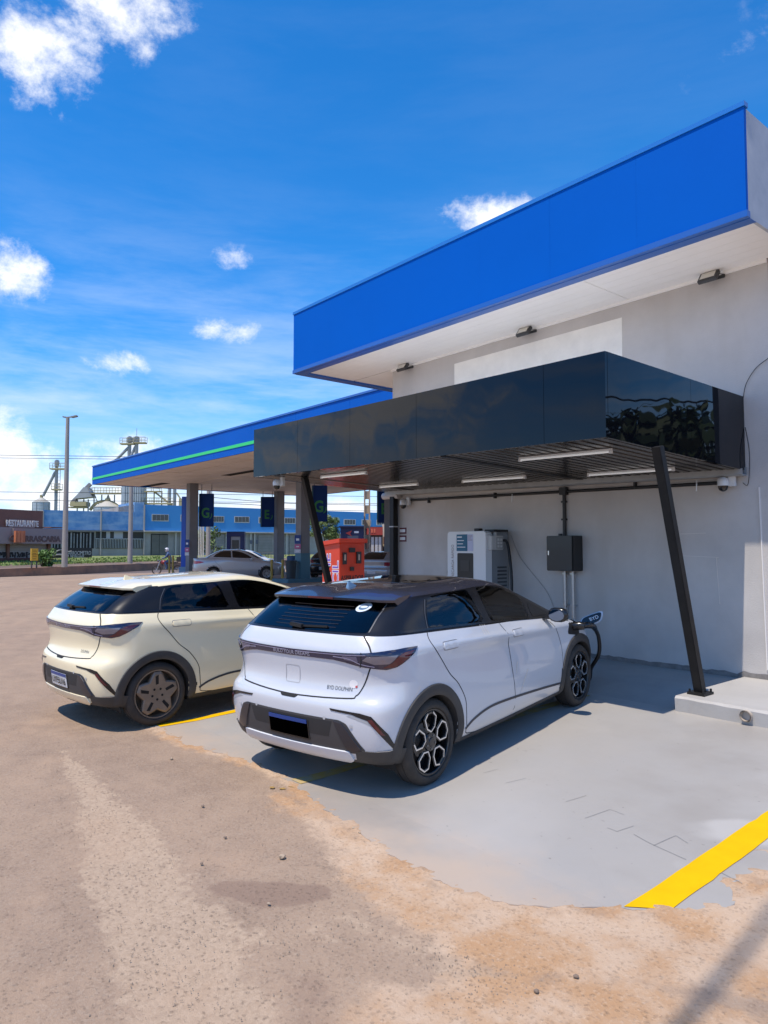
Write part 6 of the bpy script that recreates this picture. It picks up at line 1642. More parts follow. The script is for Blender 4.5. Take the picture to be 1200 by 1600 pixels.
# ground floor: gates, shutters, railings
shut = mat('shutter_grey', (.26, .255, .25), .6, var=.3, vscale=1.2); shd = mat('opening_shade', (.02, .02, .022), .9)
mb = MB(); fb.box(mb, 78, 831, 147, 857, -.05, -.002); mb.build('dark_bay', shd, bb)  # flat sheet on the wall; shade of the recessed bay is its colour
for i in range(13):
    x = 80 + i * 5.0; 
    if i in (4,): continue
    mb = MB(); fb.box(mb, x, 832 + (i % 3), x + (1.4 if i % 3 else 2.4), 856, -.12, -.06); mb.build('bay_post', mat('bay_post', (.30, .30, .31), .7, var=.4, vscale=2), bb)
mb = MB(); fb.box(mb, 150, 830, 224, 857, -.04, -.002); mb.build('dark_bay', mat('dark_bay_grey', (.07, .068, .066), .9, var=.4, vscale=.5), bb)
for i in range(30):
    x = 150.5 + i * 2.45; mb = MB(); fb.box(mb, x, 842, x + .7, 856.5, -.12, -.05); mb.build('railing_bar', mat('rail_pale', (.42, .42, .41), .6), bb)
mb = MB(); fb.box(mb, 149.5, 841.2, 224, 842.2, -.13, -.045); mb.build('railing_top', mat('rail_pale', (.42, .42, .41), .6), bb)
for x0, x1 in ((166, 172), (178, 192)): mb = MB(); fb.box(mb, x0, 830.5, x1, 841, -.06, -.041); mb.build('pale_board', mat('pale_board', (.42, .42, .45), .8), bb)
def shutter(x0, x1, y0, y1, m_=shut):
    mb = MB(); fb.box(mb, x0, y0, x1, y1, -.10, -.002); s = mb.build('shutter', m_, bb)
    n = 7
    for k in range(1, n):
        y = lerp(y0, y1, k / n); mb = MB(); fb.box(mb, x0 + .2, y, x1 - .2, y + .35, -.115, -.101); q = mb.build('shutter_rib', mat('shutter_rib', (.16, .155, .15), .7), bb); q.parent = s
mb = MB(); fb.box(mb, 236, 834, 262.5, 871, -.03, -.002); mb.build('gate_frame', shd, bb)
for x0, x1 in ((237, 248.6), (249.2, 262)): mb = MB(); fb.box(mb, x0, 835.5, x1, 870.5, -.09, -.031); mb.build('gate_leaf', mat('gate_steel', (.15, .145, .13), .6, var=.4, vscale=1), bb)
for (x0, x1) in ((334, 350), (396, 402), (403, 425), (452, 459), (470, 482), (545, 560)): shutter(x0, x1, 835, 866)
for x in (273, 281, 352, 360, 390, 396, 446): mb = MB(); fb.box(mb, x, 832, x + 2.2, 868, -.2, -.002); mb.build('pier', mat('pier_grey', (.42, .41, .39), .85), bb)
for x in (389.5, 398.5): mb = MB(); fb.box(mb, x, 844, x + 3.5, 850, -.24, -.21); mb.build('small_plate', mat('plate_slate', (.10, .11, .15), .7), bb)

# graffiti strokes on the wall face left of the gate
scrib = mat('graffiti_black', (.03, .03, .035), .8)
# restaurant
fr = Facade(-40, 50, 86, 56)
res = thing('restaurant', 'brown restaurant with big grey fascia lettered CHURRASCARIA across the road', 'building', tuple(fr.A + Vector((0, 0, .6))))
brn = mat('brown_wall', (.20, .095, .072), .8, var=.2, vscale=.6)
mb = MB(); fr.boxz(mb, -40, 66.5, .3, fr.uz(0, 795)[1], 0, 14); mb.build('wall', brn, res)
mb = MB(); fr.box(mb, -40, 823, 6.5, 849.5, -.9, -.002); mb.build('fascia_panel', mat('fascia_grey', (.30, .235, .225), .7, var=.1, vscale=.6), res)
mb = MB(); fr.box(mb, 6.6, 825, 85, 849.5, -1.0, -.002); mb.build('fascia_panel', mat('fascia_grey', (.30, .235, .225), .7, var=.1, vscale=.6), res)
mb = MB(); fr.box(mb, 66, 823.5, 84, 825, -1.0, .3); mb.build('fascia_cap', brn, res)
mb = MB(); fr.box(mb, 13, 811.5, 52, 824, -.16, -.002); mb.build('name_board', mat('board_pale', (.26, .19, .18), .7), res)
lettering('RESTAURANTE', .62, mat('letter_white', (.55, .54, .52), .6), res, fr.pt(32.5, 818.5, -.18), fr.u, (0, 0, 1), extrude=.02, bold=.02, sx=.66)
lettering('CHURRASCARIA', .60, mat('letter_brown', (.12, .07, .065), .6), res, fr.pt(42, 842.5, -1.02), fr.u, (0, 0, 1), extrude=.02, bold=.02, sx=.98)
for (x0, x1) in ((-20, 8), (12, 71.5)):
    mb = MB(); fr.box(mb, x0, 850, x1, 872.5, -.12, -.002); s = mb.build('shutter', mat('shutter_light', (.33, .315, .31), .6, var=.15, vscale=1), res)
    for k in range(1, 9):
        y = lerp(850, 872.5, k / 9); mb = MB(); fr.box(mb, x0 + .3, y, x1 - .3, y + .5, -.14, -.121); q = mb.build('shutter_rib', mat('shutter_rib2', (.20, .19, .19), .7), res); q.parent = s
mb = MB(); fr.box(mb, -40, 872.6, 77, 884, -.25, -.002); mb.build('plinth', mat('plinth_maroon', (.13, .055, .048), .85, var=.3, vscale=1), res)
for x0, x1 in ((8.1, 11.9), (71.6, 76)): mb = MB(); fr.box(mb, x0, 849.6, x1, 873, -.3, -.002); mb.build('pier', brn, res)
rg = random.Random(8)
def graffiti(fac, x0, x1, y0, y1, d, parent, n):
    for k in range(n):
        x = lerp(x0, x1, (k + .3) / n); P = [fac.pt(x + rg.uniform(-.5, 2.8), rg.uniform(y0, y1), d) for _ in range(5)]
        mb = MB(); mb.tube(curve_pts(P, 5), .045, 5); mb.build('graffiti', scrib, parent)
graffiti(fr, 14, 46, 862, 871, -.15, res, 9)
graffiti(fr, -4, 7, 862, 871, -.15, res, 3)
g = thing('orange_sign', 'square orange sign board before the restaurant fascia at the left edge', 'sign', tuple(fr.pt(13, 848, -1.25)))
mb = MB(); fr.box(mb, 6, 829.5, 21.2, 847.5, -1.3, -1.12); mb.build('board', mat('orange_board', (.62, .20, .09), .6, var=.2, vscale=2), g)
for x in (8, 13.5, 19): mb = MB(); fr.box(mb, x, 829.3, x + .5, 847.7, -1.33, -1.301); mb.build('board_rib', mat('orange_rib', (.42, .13, .06), .6), g)
# black banner
fbn = Facade(76, 60, 146, 63)
g = thing('black_banner', 'wide black banner with a car outline and white lettering on the far fence', 'banner', tuple(fbn.pt(110, 875)))
mb = MB(); fbn.box(mb, 76, 856, 144, 874.5, -.05, .05); mb.build('board', mat('banner_black', (.012, .012, .014), .5), g)
bw = mat('banner_white', (.55, .55, .55), .6)
lettering('CARROCIMETRO', .48, bw, g, fbn.pt(123, 864.3, -.06), fbn.u, (0, 0, 1), extrude=.01, sx=.62)
lettering('99284 6643', .42, bw, g, fbn.pt(121, 870, -.06), fbn.u, (0, 0, 1), extrude=.01, sx=.62)
mb = MB(); mb.tube(curve_pts([fbn.pt(81, 867, -.07), fbn.pt(86, 864, -.07), fbn.pt(91, 860, -.07), fbn.pt(98, 859, -.07), fbn.pt(104, 862, -.07), fbn.pt(112, 861, -.07)], 5), .05, 6); mb.build('car_outline', mat('banner_grey', (.32, .31, .31), .5), g)
mb = MB(); mb.tube(curve_pts([fbn.pt(82, 868.5, -.07), fbn.pt(90, 866.5, -.07), fbn.pt(98, 867, -.07), fbn.pt(107, 869, -.07)], 5), .09, 6); mb.build('car_outline', mat('banner_grey', (.32, .31, .31), .5), g)
# yellow board on legs
fy = Facade(47, 43.5, 62, 44); g = thing('yellow_board', 'small yellow notice board on two legs before the restaurant', 'sign', tuple(fy.pt(54, 888)))
mb = MB(); fy.box(mb, 49.2, 857, 60, 876, -.05, .05); mb.build('board', mat('board_yellow', (.62, .36, .03), .6), g)
for x in (50, 57.8): mb = MB(); fy.box(mb, x, 876, x + 1.4, 888, -.04, .04); mb.build('leg', mat('leg_dark', (.06, .055, .05), .6), g)
for k in range(4): mb = MB(); fy.box(mb, 51.5, 860.5 + k * 4, 57.5 - (k % 2), 861.6 + k * 4, -.058, -.051); mb.build('print_line', mat('board_ink', (.30, .15, .02), .6), g)
mb = MB(); fy.box(mb, 49.3, 866, 60, 866.6, -.06, -.0505); mb.build('print_line', mat('board_ink', (.30, .15, .02), .6), g)

# ------------------------------------------------------------------ poles and wires
polem = mat('pole_concrete', (.34, .31, .28), .8, var=.15, vscale=2)
def lamp_pole(px_, d_, zb, ztop, r0, r1, label, head):
    c = at(px_, 855, d_); g = thing('street_lamp' if head else 'utility_pole', label, 'street lamp' if head else 'pole', (c.x, c.y, zb))
    mb = MB(); mb.tube([(0, 0, 0), (0, 0, (ztop - zb) * .5), (0, 0, ztop - zb)], [r0, (r0 + r1) / 2, r1], 14); mb.build('pole', polem, g, local=True, smooth=True, angle=50)
    if head:
        u = RT
        mb = MB(); mb.bar(-u * .1 + Vector((0, 0, ztop - zb)), u * .45 + Vector((0, 0, ztop - zb + .06)), .08, .08); mb.build('arm', polem, g, local=True)
        mb = MB(); mb.bar(u * .25 + Vector((0, 0, ztop - zb + .02)), u * .62 + Vector((0, 0, ztop - zb + .10)), .28, .10); mb.build('lamp_head', mat('lamp_head', (.25, .25, .24), .5), g, local=True, bevel=.02)
        mb = MB(); mb.bar(-u * .05 + Vector((0, 0, ztop - zb)), -u * .32 + Vector((0, 0, ztop - zb + .05)), .2, .08); mb.build('lamp_head', mat('lamp_head', (.25, .25, .24), .5), g, local=True, bevel=.02)
    return g
lamp_pole(102, 45.5, .55, at(105, 651, 45.5).z, .19, .11, 'tall concrete street lamp pole before the faded blue wall', True)
lamp_pole(204, 54, .55, at(204, 758, 54).z, .19, .14, 'shorter pale pole before the railing of the blue building', False)
lamp_pole(325.5, 52, .3, at(325, 815, 52).z + 2.4, .17, .15, 'pale post behind the hanging sign beside the leftmost station column', False)
for i, u in enumerate((311, 313.5, 316, 318.3)):
    c = at(u, 855, 47); mb = MB(); mb.tube([(c.x, c.y, .2), (c.x, c.y, 4.1)], .035, 8)
    tag(mb.build('vent_pipe', mat('vent_white', (.6, .58, .52), .5), None, smooth=True, angle=50), ('first', 'second', 'third', 'fourth')[i] + ' from the left of four thin white vent pipes right of the leftmost station column', 'pipe', 'fuel vent pipes')
# slotted concrete pole
c = at(573.5, 855, 44); g = thing('utility_pole', 'slotted rusty stained concrete pole rising behind the red kiosk', 'pole', (c.x, c.y, .3), sd0)
for sx in (-.15, .15): mb = MB(); mb.box(sx - .045, sx + .045, -.12, .12, 0, 8.5); mb.build('flange', mat('pole_stained', (.70, .62, .50), .85, var=.5, vscale=1.2, vcol=(.25, .14, .08)), g, local=True)
for k in range(10): mb = MB(); mb.box(-.105, .105, -.05, .05, k * .9, k * .9 + .5); mb.build('web', mat('pole_web', (.55, .46, .36), .9, var=.5, vscale=2), g, local=True)
wirem = mat('wire_black', (.015, .015, .017), .6)
def span(P, label, r=.022):
    mb = MB(); mb.tube(curve_pts(P, 10), r, 5); tag(mb.build('power_line', wirem, None, smooth=True), label, 'power line', 'power lines across the far road')
D1 = 58
for (y0, y1, y2, lab) in ((709.5, 712, 720, 'topmost long power line crossing the sky at the left'), (714, 716, 725, 'second power line from the top crossing the sky at the left'), (767.5, 769, 776, 'power line passing just above the silo roofs'), (780, 781.5, 787, 'lowest power line passing just above the blue building'),):
    span([at(-300, y0 - 2, D1), at(0, y0 + 1, D1), at(250, y1 + 2, D1 + 6), at(600, y2, D1 + 16)], lab)
span([at(330, 777, 52), at(400, 783, 56), at(470, 787, 60), at(620, 790, 70)], 'power line seen between the station columns, upper one')
span([at(330, 786, 52), at(400, 789, 56), at(470, 796, 60), at(620, 799, 70)], 'power line seen between the station columns, lower one')
# utility pole behind the camera: its shadow falls across the dirt at the right, its wires show in the black panels
g = thing('utility_pole', 'concrete utility pole behind the viewer, seen as a shadow on the dirt', 'pole', (-1.01, -1.6, 0))
mb = MB(); mb.tube([(0, 0, 0), (0, 0, 13.5)], [.036, .026], 16); mb.build('pole', polem, g, local=True, smooth=True, angle=50)
for k, (zz, yy) in enumerate(((13.2, -.6), (9.4, 0.0))):
    mb = MB(); mb.tube(curve_pts([(24, 2, zz - 5), (9, 17 + yy, zz - 6.3), (3, 30, zz - 6.0), (-4, 46, zz - 5)], 12), .035, 5); tag(mb.build('power_line', wirem, None, smooth=True), ('upper' if k == 0 else 'lower') + ' power line overhead, seen mirrored in the black canopy', 'power line', 'power lines overhead')

# ------------------------------------------------------------------ grain plant behind the blue building
DS = 135.0; mpp = DS / FPX
steel = mat('plant_steel', (.36, .38, .40), .55, var=.25, vscale=.3); ylw = mat('plant_yellow', (.42, .36, .20), .6, var=.3, vscale=.4); galb = mat('silo_steel', (.42, .47, .52), .5, metal=.2, var=.15, vscale=.3)
def S(u, v, dd=0.0): return at(u, v, DS + dd)
def walkway(mb, u0, u1, v, dep=1.2):
    a, b = S(u0, v), S(u1, v); mb.bar(a, b, dep, .25)
    for off in (-dep / 2, dep / 2):
        for k in (.55, 1.1): mb.bar(a + FW * off + Vector((0, 0, k)), b + FW * off + Vector((0, 0, k)), .07, .07)
        n = max(2, int((b - a).length / 1.1))
        for i in range(n + 1): p = a.lerp(b, i / n) + FW * off; mb.bar(p, p + Vector((0, 0, 1.1)), .07, .07)
g = thing('elevator_tower', 'single grain elevator tower with a platform left of the street lamp', 'tower', tuple(S(86, 868)))
mb = MB(); mb.bar(S(86.3, 868), S(86.3, 722), .5, .5); mb.build('leg', steel, g)
mb = MB(); mb.bar(S(86.5, 729), S(86.5, 718), .75, .9); mb.build('head', steel, g, bevel=.15)
mb = MB(); walkway(mb, 77.5, 102, 732.5); mb.build('platform', ylw, g)
mb = MB(); walkway(mb, 81, 94, 765); mb.build('platform', ylw, g)
mb = MB(); mb.tube([S(84.5, 737), S(66, 775)], .28, 8); mb.build('spout', steel, g)
mb = MB()
for sx in (88.6, 92.2): mb.bar(S(sx, 868), S(sx, 732), .08, .08)
for k in range(26): mb.bar(S(88.6, 735 + k * 5), S(92.2, 735 + k * 5), .05, .05)
mb.build('ladder', steel, g)
def silo(u0, u1, vt, vc, label, ribs=8):
    c = S((u0 + u1) / 2, 868); r_ = (u1 - u0) / 2 * mpp; zt = S(0, vt).z; zc = S(0, vc).z
    g = thing('grain_silo', label, 'silo', (c.x, c.y, .9))
    mb = MB(); pr = []
    n = 14
    for k in range(n + 1): z = lerp(.0, zt - .9, k / n); pr += [(r_, z), (r_ * 1.012, z + .1)]
    mb.lathe(pr, (0, 0, 0), 'z', 28); mb.build('shell', galb, g, local=True)
    mb = MB(); mb.lathe([(r_ * 1.04, zt - .92), (r_ * .2, zc - .9), (.0, zc - .9)], (0, 0, 0), 'z', 24); mb.build('roof', mat('silo_roof', (.45, .43, .38), .6), g, local=True)
    mb = MB(); mb.lathe([(r_ * .2, zc - .95), (r_ * .2, zc - .4), (0, zc - .3)], (0, 0, 0), 'z', 12); mb.build('cap', ylw, g, local=True)
    for k in range(ribs):
        t = 2 * math.pi * k / ribs; mb = MB(); mb.bar((r_ * 1.02 * math.cos(t), r_ * 1.02 * math.sin(t), 0), (r_ * 1.02 * math.cos(t), r_ * 1.02 * math.sin(t), zt - .9), .12, .12); mb.build('stiffener', steel, g, local=True)
silo(51, 76, 785, 777.5, 'small grain silo with a conical roof behind the restaurant')
silo(147, 188, 793, 783, 'wide low silo dome showing above the faded blue wall')
g = thing('elevator_tower', 'twin grain elevator towers with a wide platform above the station canopy', 'tower', tuple(S(205, 868)))
for u in (200, 211): 
    mb = MB(); mb.bar(S(u, 868), S(u, 688), .55, .55); mb.build('leg', steel, g)
    mb = MB(); mb.bar(S(u, 692), S(u, 681), .95, 1.0); mb.build('head', steel, g, bevel=.2)
mb = MB(); walkway(mb, 186.5, 208, 693); mb.build('platform', ylw, g)
mb = MB(); walkway(mb, 207, 226, 691.5); mb.build('platform', ylw, g)
mb = MB(); mb.tube([S(198, 699), S(170, 728)], .28, 8); mb.build('spout', steel, g)
mb = MB(); mb.tube([S(209, 697), S(203, 712)], .25, 8); mb.build('spout', steel, g)
mb = MB(); mb.bar(S(211, 680), S(211, 668), .07, .07); mb.build('mast', steel, g)
g = thing('grain_bin', 'tall pale square grain bin standing behind the blue building', 'bin', tuple(S(214, 868)))
mb = MB(); a, b = S(194, 797), S(223, 797); mb.bar(S(194, 778), S(223, 778), 3.6, 40 * mpp); mb.build('shell', galb, g)
for k in range(9): u = 194.5 + k * 3.5; mb = MB(); mb.bar(S(u, 797, -1.85), S(u, 758, -1.85), .15, .12); mb.build('rib', steel, g)
mb = MB(); walkway(mb, 224, 268, 787); mb.build('catwalk', ylw, g)
mb = MB(); walkway(mb, 224, 250, 768); mb.build('catwalk', ylw, g)
for u in (228, 240, 252, 262): mb = MB(); mb.bar(S(u, 868), S(u, 767), .18, .18); mb.build('strut', ylw, g)
mb = MB(); mb.bar(S(240, 768), S(275, 795), .3, .3); mb.build('brace', ylw, g)
for u in (264, 272): mb = MB(); mb.bar(S(u, 868), S(u, 762), .5, .5); mb.build('leg', steel, g)
mb = MB(); mb.bar(S(275, 770), S(292, 795), .25, .25); mb.bar(S(281, 786), S(294, 786), 2, 1.6); mb.build('gantry', ylw, g)
g = thing('conveyor_bridge', 'steel conveyor bridge with hopper above the faded blue wall', 'conveyor', tuple(S(150, 868)))
mb = MB(); walkway(mb, 140, 195, 771, 1.6); mb.build('bridge', ylw, g)
mb = MB(); walkway(mb, 108, 136, 793); mb.build('catwalk', ylw, g)
mb = MB()
pt = [S(118, 780), S(146, 777), S(138, 762), S(133, 762)]; mb.prism([p + FW * -1.2 for p in pt], FW * 2.4); mb.build('hopper', steel, g)
mb = MB(); mb.bar(S(112, 785), S(140, 756), .6, .6); mb.build('conveyor', mat('conveyor_dark', (.2, .2, .2), .6), g)
for u in (120, 130, 137, 146, 158, 168, 178, 190): mb = MB(); mb.bar(S(u, 868), S(u, 773 if u > 140 else 780), .2, .2); mb.build('strut', steel, g)
for (a, b) in (((146, 773), (158, 797)), ((168, 773), (178, 797)), ((158, 797), (168, 773))): mb = MB(); mb.bar(S(*a), S(*b), .12, .12); mb.build('brace', ylw, g)
mb = MB(); mb.bar(S(112, 788), S(137, 788), 2, .8); mb.build('drier', ylw, g)
mb = MB(); mb.tube(curve_pts([S(140, 797), S(150, 786), S(166, 783), S(180, 788), S(188, 797)], 6), .3, 6); mb.build('duct', ylw, g)

# ------------------------------------------------------------------ far shops at the right, motorcycle, vegetation
fs_ = Facade(528, 62, 616, 62)
g = thing('navy_shop', 'dark blue shop front with red arrow logo behind the red kiosk', 'building', tuple(fs_.pt(550, 880)))
mb = MB(); fs_.box(mb, 532, 823, 571, 885, 0, 5); mb.build('wall', mat('shop_navy', (.010, .016, .07), .5), g)
mb = MB(); fs_.box(mb, 530, 822, 572, 824, -.4, 5.1); mb.build('roof', mat('shop_roof', (.006, .01, .05), .5), g)
mb = MB(); mb.prism([fs_.pt(540, 833, -.05), fs_.pt(550, 829, -.05), fs_.pt(547, 834, -.05), fs_.pt(550, 838, -.05)], fs_.n * .04); mb.build('logo', mat('shop_red', (.5, .05, .04), .5), g)
mb = MB(); fs_.box(mb, 553.5, 830, 560.5, 833, -.05, -.002); mb.build('white_mark', tw, g)
mb = MB(); fs_.box(mb, 543, 837, 560, 842, -.04, -.002); mb.build('shop_window', mat('shop_glass', (.12, .13, .16), .2), g)
g = thing('red_shop', 'small red fronted shop with white doors right of the slotted pole', 'building', tuple(fs_.pt(585, 880)))
mb = MB(); fs_.box(mb, 572.5, 823, 598, 885, 0, 5); mb.build('wall', mat('shop_dark', (.05, .03, .028), .7), g)
mb = MB(); fs_.box(mb, 573, 824, 598, 836, -.3, -.002); mb.build('fascia', mat('shop_red2', (.30, .035, .022), .6), g)
[(lambda mb: (fs_.box(mb, x, 826.5, x + 2.6, 832.5, -.33, -.301), mb.build('fascia_mark', mat('shop_orange', (.55, .12, .06), .6), g)))(MB()) for x in (576, 580, 584)]
for x in (580, 586, 591.5): mb = MB(); fs_.box(mb, x, 839, x + 4.2, 868, -.05, -.002); mb.build('door', mat('shop_door', (.45, .44, .43), .5, var=.2, vscale=2), g)
g = thing('beige_house', 'pale beige house wall beyond the end of the shop wall', 'building', tuple(fs_.pt(605, 880)))
mb = MB(); fs_.box(mb, 597, 816, 640, 885, 5.5, 9); mb.build('wall', mat('beige_wall', (.62, .52, .38), .8), g)
mb = MB(); fs_.box(mb, 599, 838, 640, 850, 2, 5.4); mb.build('awning', mat('awning_red', (.28, .03, .025), .7), g)
mb = MB(); fs_.box(mb, 600, 851, 640, 884, 2.3, 5.3); mb.build('shop_front', mat('front_dark', (.03, .02, .02), .7), g)
# railing behind the sedan
g = thing('metal_railing', 'grey metal railing behind the nose of the silver sedan', 'railing', tuple(at(412, 880, 47)))
for v in (863, 869): 
    mb = MB(); a, b = at(394, v, 47), at(434, v, 47); mb.bar(a, b, .04, .04); mb.build('rail', mat('railing_grey', (.16, .165, .17), .5), g)
for k in range(9): u = 395 + k * 4.8; mb = MB(); mb.bar(at(u, 889, 47), at(u, 862.5, 47), .035, .035); mb.build('bar', mat('railing_grey', (.16, .165, .17), .5), g)

def skin_body(name, pts, edges, radii, m, parent, root=0):
    me = bpy.data.meshes.new(name); me.from_pydata(pts, edges, []); me.update()
    o = bpy.data.objects.new(name, me); COL.objects.link(o)
    sm = o.modifiers.new('skin', 'SKIN'); su = o.modifiers.new('sub', 'SUBSURF'); su.levels = 1; su.render_levels = 1
    sv = me.skin_vertices[0].data
    for i, r_ in enumerate(radii): sv[i].radius = (r_, r_)
    sv[root].use_root = True
    dg = bpy.context.evaluated_depsgraph_get(); dg.update(); ev = bpy.data.meshes.new_from_object(o.evaluated_get(dg)); ev.name = name
    bpy.data.objects.remove(o); 
    for p in ev.polygons: p.use_smooth = True
    ev.materials.clear(); ev.materials.append(m); q = bpy.data.objects.new(name, ev); COL.objects.link(q); q.parent = parent
    return q
mc = at(262, 855, 47); mz = .01; myaw = math.atan2(-RT.y, -RT.x) + R(12)
moto = thing('motorcycle', 'dark motorcycle on the far road beside the bollards', 'motorcycle', (mc.x, mc.y, mz), myaw)
blkm = mat('moto_black', (.02, .02, .022), .4, coat=.3)
for x in (-.66, .66):
    mb = MB(); V = [(.30 * 1.0, -.05), (.31, 0), (.30, .05), (.24, .045), (.24, -.045)]; mb.lathe(V, (x, 0, .31), 'y', 24, closed=True); w = mb.build('wheel', rub, moto, local=True)
    mb = MB(); mb.lathe([(.0, -.03), (.05, -.03), (.05, .03), (0, .03)], (x, 0, .31), 'y', 10)
    for k in range(6): t = k * 1.047; mb.bar((x, 0, .31), (x + .24 * math.cos(t), 0, .31 + .24 * math.sin(t)), .02, .02)
    q = mb.build('rim', rimg, None, local=True); q.parent = w
mb = MB(); mb.tube([(.66, .06, .31), (.42, .06, .95)], .025, 8); mb.tube([(.66, -.06, .31), (.42, -.06, .95)], .025, 8); mb.build('fork', rimg, moto, local=True)
mb = MB(); mb.tube([(.46, 0, .82), (.1, 0, .45), (-.25, 0, .45), (-.66, .08, .31)], .03, 8); mb.tube([(.46, 0, .86), (-.1, 0, .72), (-.7, 0, .8)], .03, 8); mb.build('frame', blkm, moto, local=True)
mb = MB(); mb.box(-.12, .25, -.13, .13, .34, .62); mb.build('engine', mat('engine_grey', (.12, .12, .12), .5), moto, local=True, bevel=.03)
mb = MB(); mb.lathe([(0, -.26), (.10, -.22), (.135, 0), (.11, .2), (0, .24)], (.18, 0, .82), 'x', 16); mb.build('tank', mat('moto_red', (.25, .02, .02), .3, coat=.5), moto, smooth=True, local=True)
mb = MB(); mb.box(-.62, -.02, -.12, .12, .76, .84); mb.build('seat', blkm, moto, local=True, bevel=.03)
mb = MB(); mb.box(-.98, -.60, -.2, .2, .84, 1.18); mb.build('top_box', blkm, moto, local=True, bevel=.03)
mb = MB(); mb.tube([(.36, .34, 1.04), (.42, .1, 1.0), (.42, -.1, 1.0), (.36, -.34, 1.04)], .018, 8); mb.build('handlebar', blkm, moto, local=True)
mb = MB(); mb.lathe([(0, -.06), (.06, -.05), (.09, .03), (.09, .05), (0, .05)], (.56, 0, .9), 'x', 14); mb.build('headlight', lampw, moto, local=True)
mb = MB(); mb.tube([(.05, -.14, .35), (-.3, -.16, .33), (-.8, -.17, .42)], .045, 10); mb.build('exhaust', rimg, moto, local=True)
rider = thing('person', 'motorcycle rider in blue jacket and pale helmet sitting astride the motorcycle', 'person', (mc.x, mc.y, mz), myaw)
pts = [(-.22, 0, .92), (-.16, 0, 1.15), (-.06, 0, 1.38), (-.02, 0, 1.48), (.02, 0, 1.60),
       (-.06, .19, 1.36), (.10, .27, 1.14), (.32, .31, 1.06), (-.06, -.19, 1.36), (.10, -.27, 1.14), (.32, -.31, 1.06),
       (-.20, .11, .90), (.14, .20, .84), (.0, .19, .44), (.12, .19, .36), (-.20, -.11, .90), (.14, -.20, .84), (.0, -.19, .44), (.12, -.19, .36)]
ed = [(0, 1), (1, 2), (2, 3), (3, 4), (2, 5), (5, 6), (6, 7), (2, 8), (8, 9), (9, 10), (0, 11), (11, 12), (12, 13), (13, 14), (0, 15), (15, 16), (16, 17), (17, 18)]
rad = [.15, .15, .16, .07, .09, .09, .055, .045, .09, .055, .045, .11, .085, .055, .045, .11, .085, .055, .045]
skin_body('body', pts, ed, rad, mat('jacket_blue', (.05, .09, .20), .7), rider)
mb = MB(); mb.lathe([(0, -.13), (.09, -.12), (.125, -.05), (.135, .03), (.11, .10), (.05, .14), (0, .145)], (.03, 0, 1.64), 'z', 16); mb.build('helmet', mat('helmet_pale', (.55, .55, .6), .3, coat=.5), rider, smooth=True, local=True)
mb = MB(); mb.lathe([(.137, -.03), (.137, .045)], (.03, 0, 1.64), 'z', 16); mb.v = [p for p in mb.v]; 
keep = [f for f in mb.f if sum(mb.v[i].x for i in f) / 4 > .09]; mb.f = keep; mb.build('visor', mat('visor_dark', (.02, .02, .025), .1), rider, local=True)

def crown(name, c, rx, ry, rz, n, leaf, m, parent, seed, clumps=14):
    rng = random.Random(seed); mb = MB(); C_ = []
    for k in range(clumps):
        t = rng.uniform(0, 6.283); f = rng.uniform(-.75, .9); q = math.sqrt(max(0, 1 - f * f)) * rng.uniform(.35, .95)
        C_.append((Vector((c[0] + rx * q * math.cos(t), c[1] + ry * q * math.sin(t), c[2] + rz * f)), rng.uniform(.28, .48)))
    for i in range(n):
        cc, cr = C_[rng.randrange(clumps)]
        d = Vector((rng.gauss(0, 1), rng.gauss(0, 1), rng.gauss(0, 1))).normalized() * rng.random() ** .5
        p = cc + Vector((d.x * rx * cr, d.y * ry * cr, d.z * rz * cr * 1.1))
        nrm = (d + Vector((rng.gauss(0, .6), rng.gauss(0, .6), rng.gauss(0, .6) + .4))).normalized(); a = nrm.orthogonal().normalized(); b = nrm.cross(a)
        t = rng.uniform(0, 6.28); a, b = a * math.cos(t) + b * math.sin(t), b * math.cos(t) - a * math.sin(t); s = leaf * rng.uniform(.6, 1.3)
        mb.add([p - a * s, p - b * s * .45, p + a * s, p + b * s * .45], [(0, 1, 2, 3)])
    return mb.build(name, m, parent)
def leafm(name, c):
    m = mat(name, c, .6, var=.55, vscale=1.5, vcol=tuple(v * .45 for v in c)); return m
def tree(c, h, rx, rz, label, seed, n=2600, leaf=.14, col='leaf_green', colv=(.075, .115, .025), name='tree', group=None):
    g = thing(name, label, 'tree', c, None, group); rng = random.Random(seed)
    top = h - rz; mb = MB(); mb.tube([(0, 0, 0), (.06, .03, top * .5), (.0, .0, top + rz * .2)], [.05 * h * .45, .04 * h * .4, .02 * h * .4], 8); mb.build('trunk', mat('bark', (.12, .09, .07), .9, var=.3, vscale=4), g, local=True, smooth=True)
    for k in range(6):
        t = k * 1.05 + rng.uniform(-.3, .3); mb = MB(); mb.tube([(0, 0, top * .7 + .05 * k), (rx * .35 * math.cos(t), rx * .35 * math.sin(t), top + .1 * rz), (rx * .7 * math.cos(t), rx * .7 * math.sin(t), top + rz * rng.uniform(.2, .9))], [.045, .03, .012], 6); mb.build('branch', mat('bark', (.12, .09, .07), .9, var=.3, vscale=4), g, local=True, smooth=True)
    me_o = crown('crown', (0, 0, h - rz), rx, rx, rz, n, leaf, leafm(col, colv), None, seed); me_o.parent = g
    return g
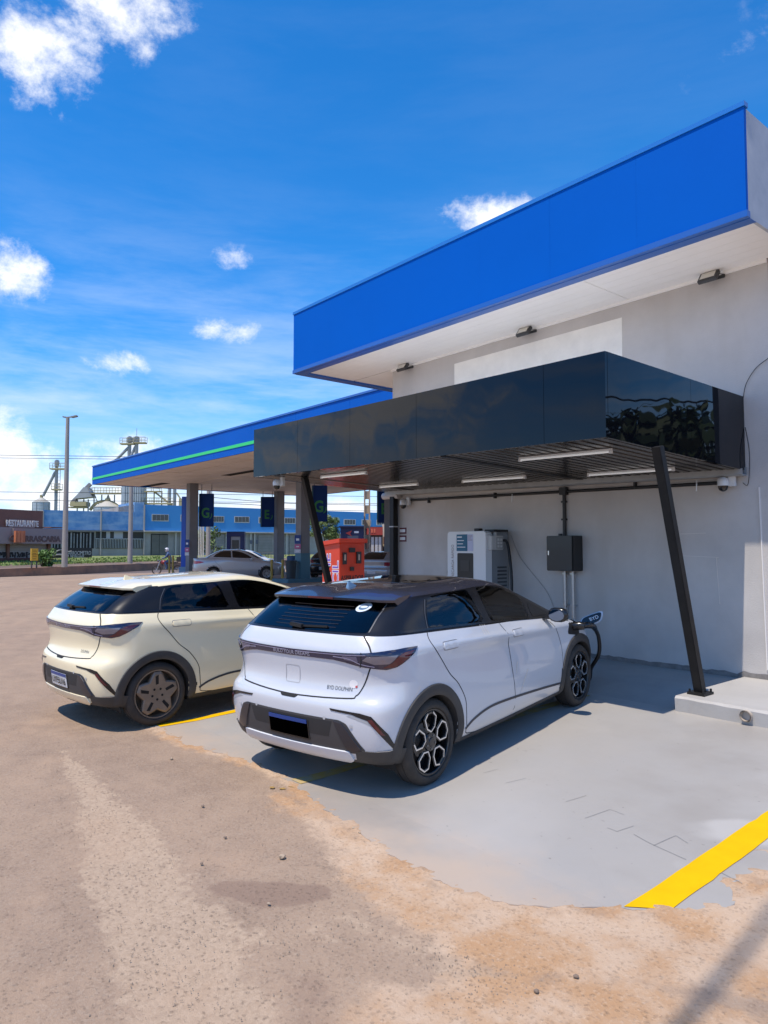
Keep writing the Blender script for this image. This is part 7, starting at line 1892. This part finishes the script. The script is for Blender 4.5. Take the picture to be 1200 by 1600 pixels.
def bush(c, rx, rz, label, seed, n=900, leaf=.12, col='bush_green', colv=(.15, .22, .05)):
    g = thing('bush', label, 'bush', c); me_o = crown('foliage', (0, 0, rz * .8), rx, rx, rz, n, leaf, leafm(col, colv), None, seed, 9); me_o.parent = g
    mb = MB()
    for k in range(5): mb.tube([(0, 0, 0), (.4 * rx * math.cos(k * 1.26), .4 * rx * math.sin(k * 1.26), rz * .9)], [.03, .012], 5)
    mb.build('stems', mat('bark', (.12, .09, .07), .9), g, local=True)
def gp(px_, d_, z): p = at(px_, 855, d_); return (p.x, p.y, z)
tree(gp(506, 62, .7), 4.0, 1.45, 1.15, 'small round leafy tree standing before the blue building', 31, 3200, .12, 'leaf_light', (.17, .24, .06))
bush(gp(330, 56, .7), 1.5, 1.4, 'leafy shrub behind the pale post right of the leftmost column', 33, 1000, .13)
bush(gp(75, 46, .6), .75, .55, 'bright green bush at the foot of the street lamp', 35, 700, .10, 'bush_bright', (.10, .20, .03))
bush(gp(66, 45.5, .6), .5, .5, 'low green bush between the yellow board and the street lamp', 36, 500, .09, 'bush_bright', (.10, .20, .03))
# trees down the side street, seen only mirrored in the end of the black canopy
for i, (x, y, h, rx) in enumerate(((6, 24, 6.0, 3.0), (13, 22, 4.2, 3.4), (5, 33, 8.0, 3.8))):
    tree((x, y, .2), h, rx, h * .36, ('nearest', 'middle', 'farthest')[i] + ' broad tree down the side street, seen mirrored in the canopy end', 50 + i, 2600, .34, 'leaf_dark', (.05, .085, .02), group='side street trees')
# weeds in the crack between dirt and slab, and grass along the terrace
def grass():
    rng = random.Random(77); mb = MB()
    for i in range(5200):
        k = rng.randrange(1, len(KP) - 1); p = KP[k].lerp(KP[k+1], rng.random()) if k + 1 < len(KP) else KP[k]
        q = away(p); dd = rng.uniform(5.5, 13.0); b = p + q * dd; b.z = .6 if dd < 9 else lerp(.62, .9, (dd - 9) / 4)
        hh = rng.uniform(.05, .16); t = rng.uniform(0, 3.14); a = Vector((math.cos(t), math.sin(t), 0)) * rng.uniform(.04, .10)
        mb.add([b - a, b + a, b + a * .2 + Vector((rng.uniform(-.08, .08), rng.uniform(-.08, .08), hh))], [(0, 1, 2)])
    o = mb.build('grass', leafm('grass_blade', (.20, .30, .06)), None, kind='stuff'); o['label'] = 'rough grass on the bank before the blue building'; o['category'] = 'grass'
grass()
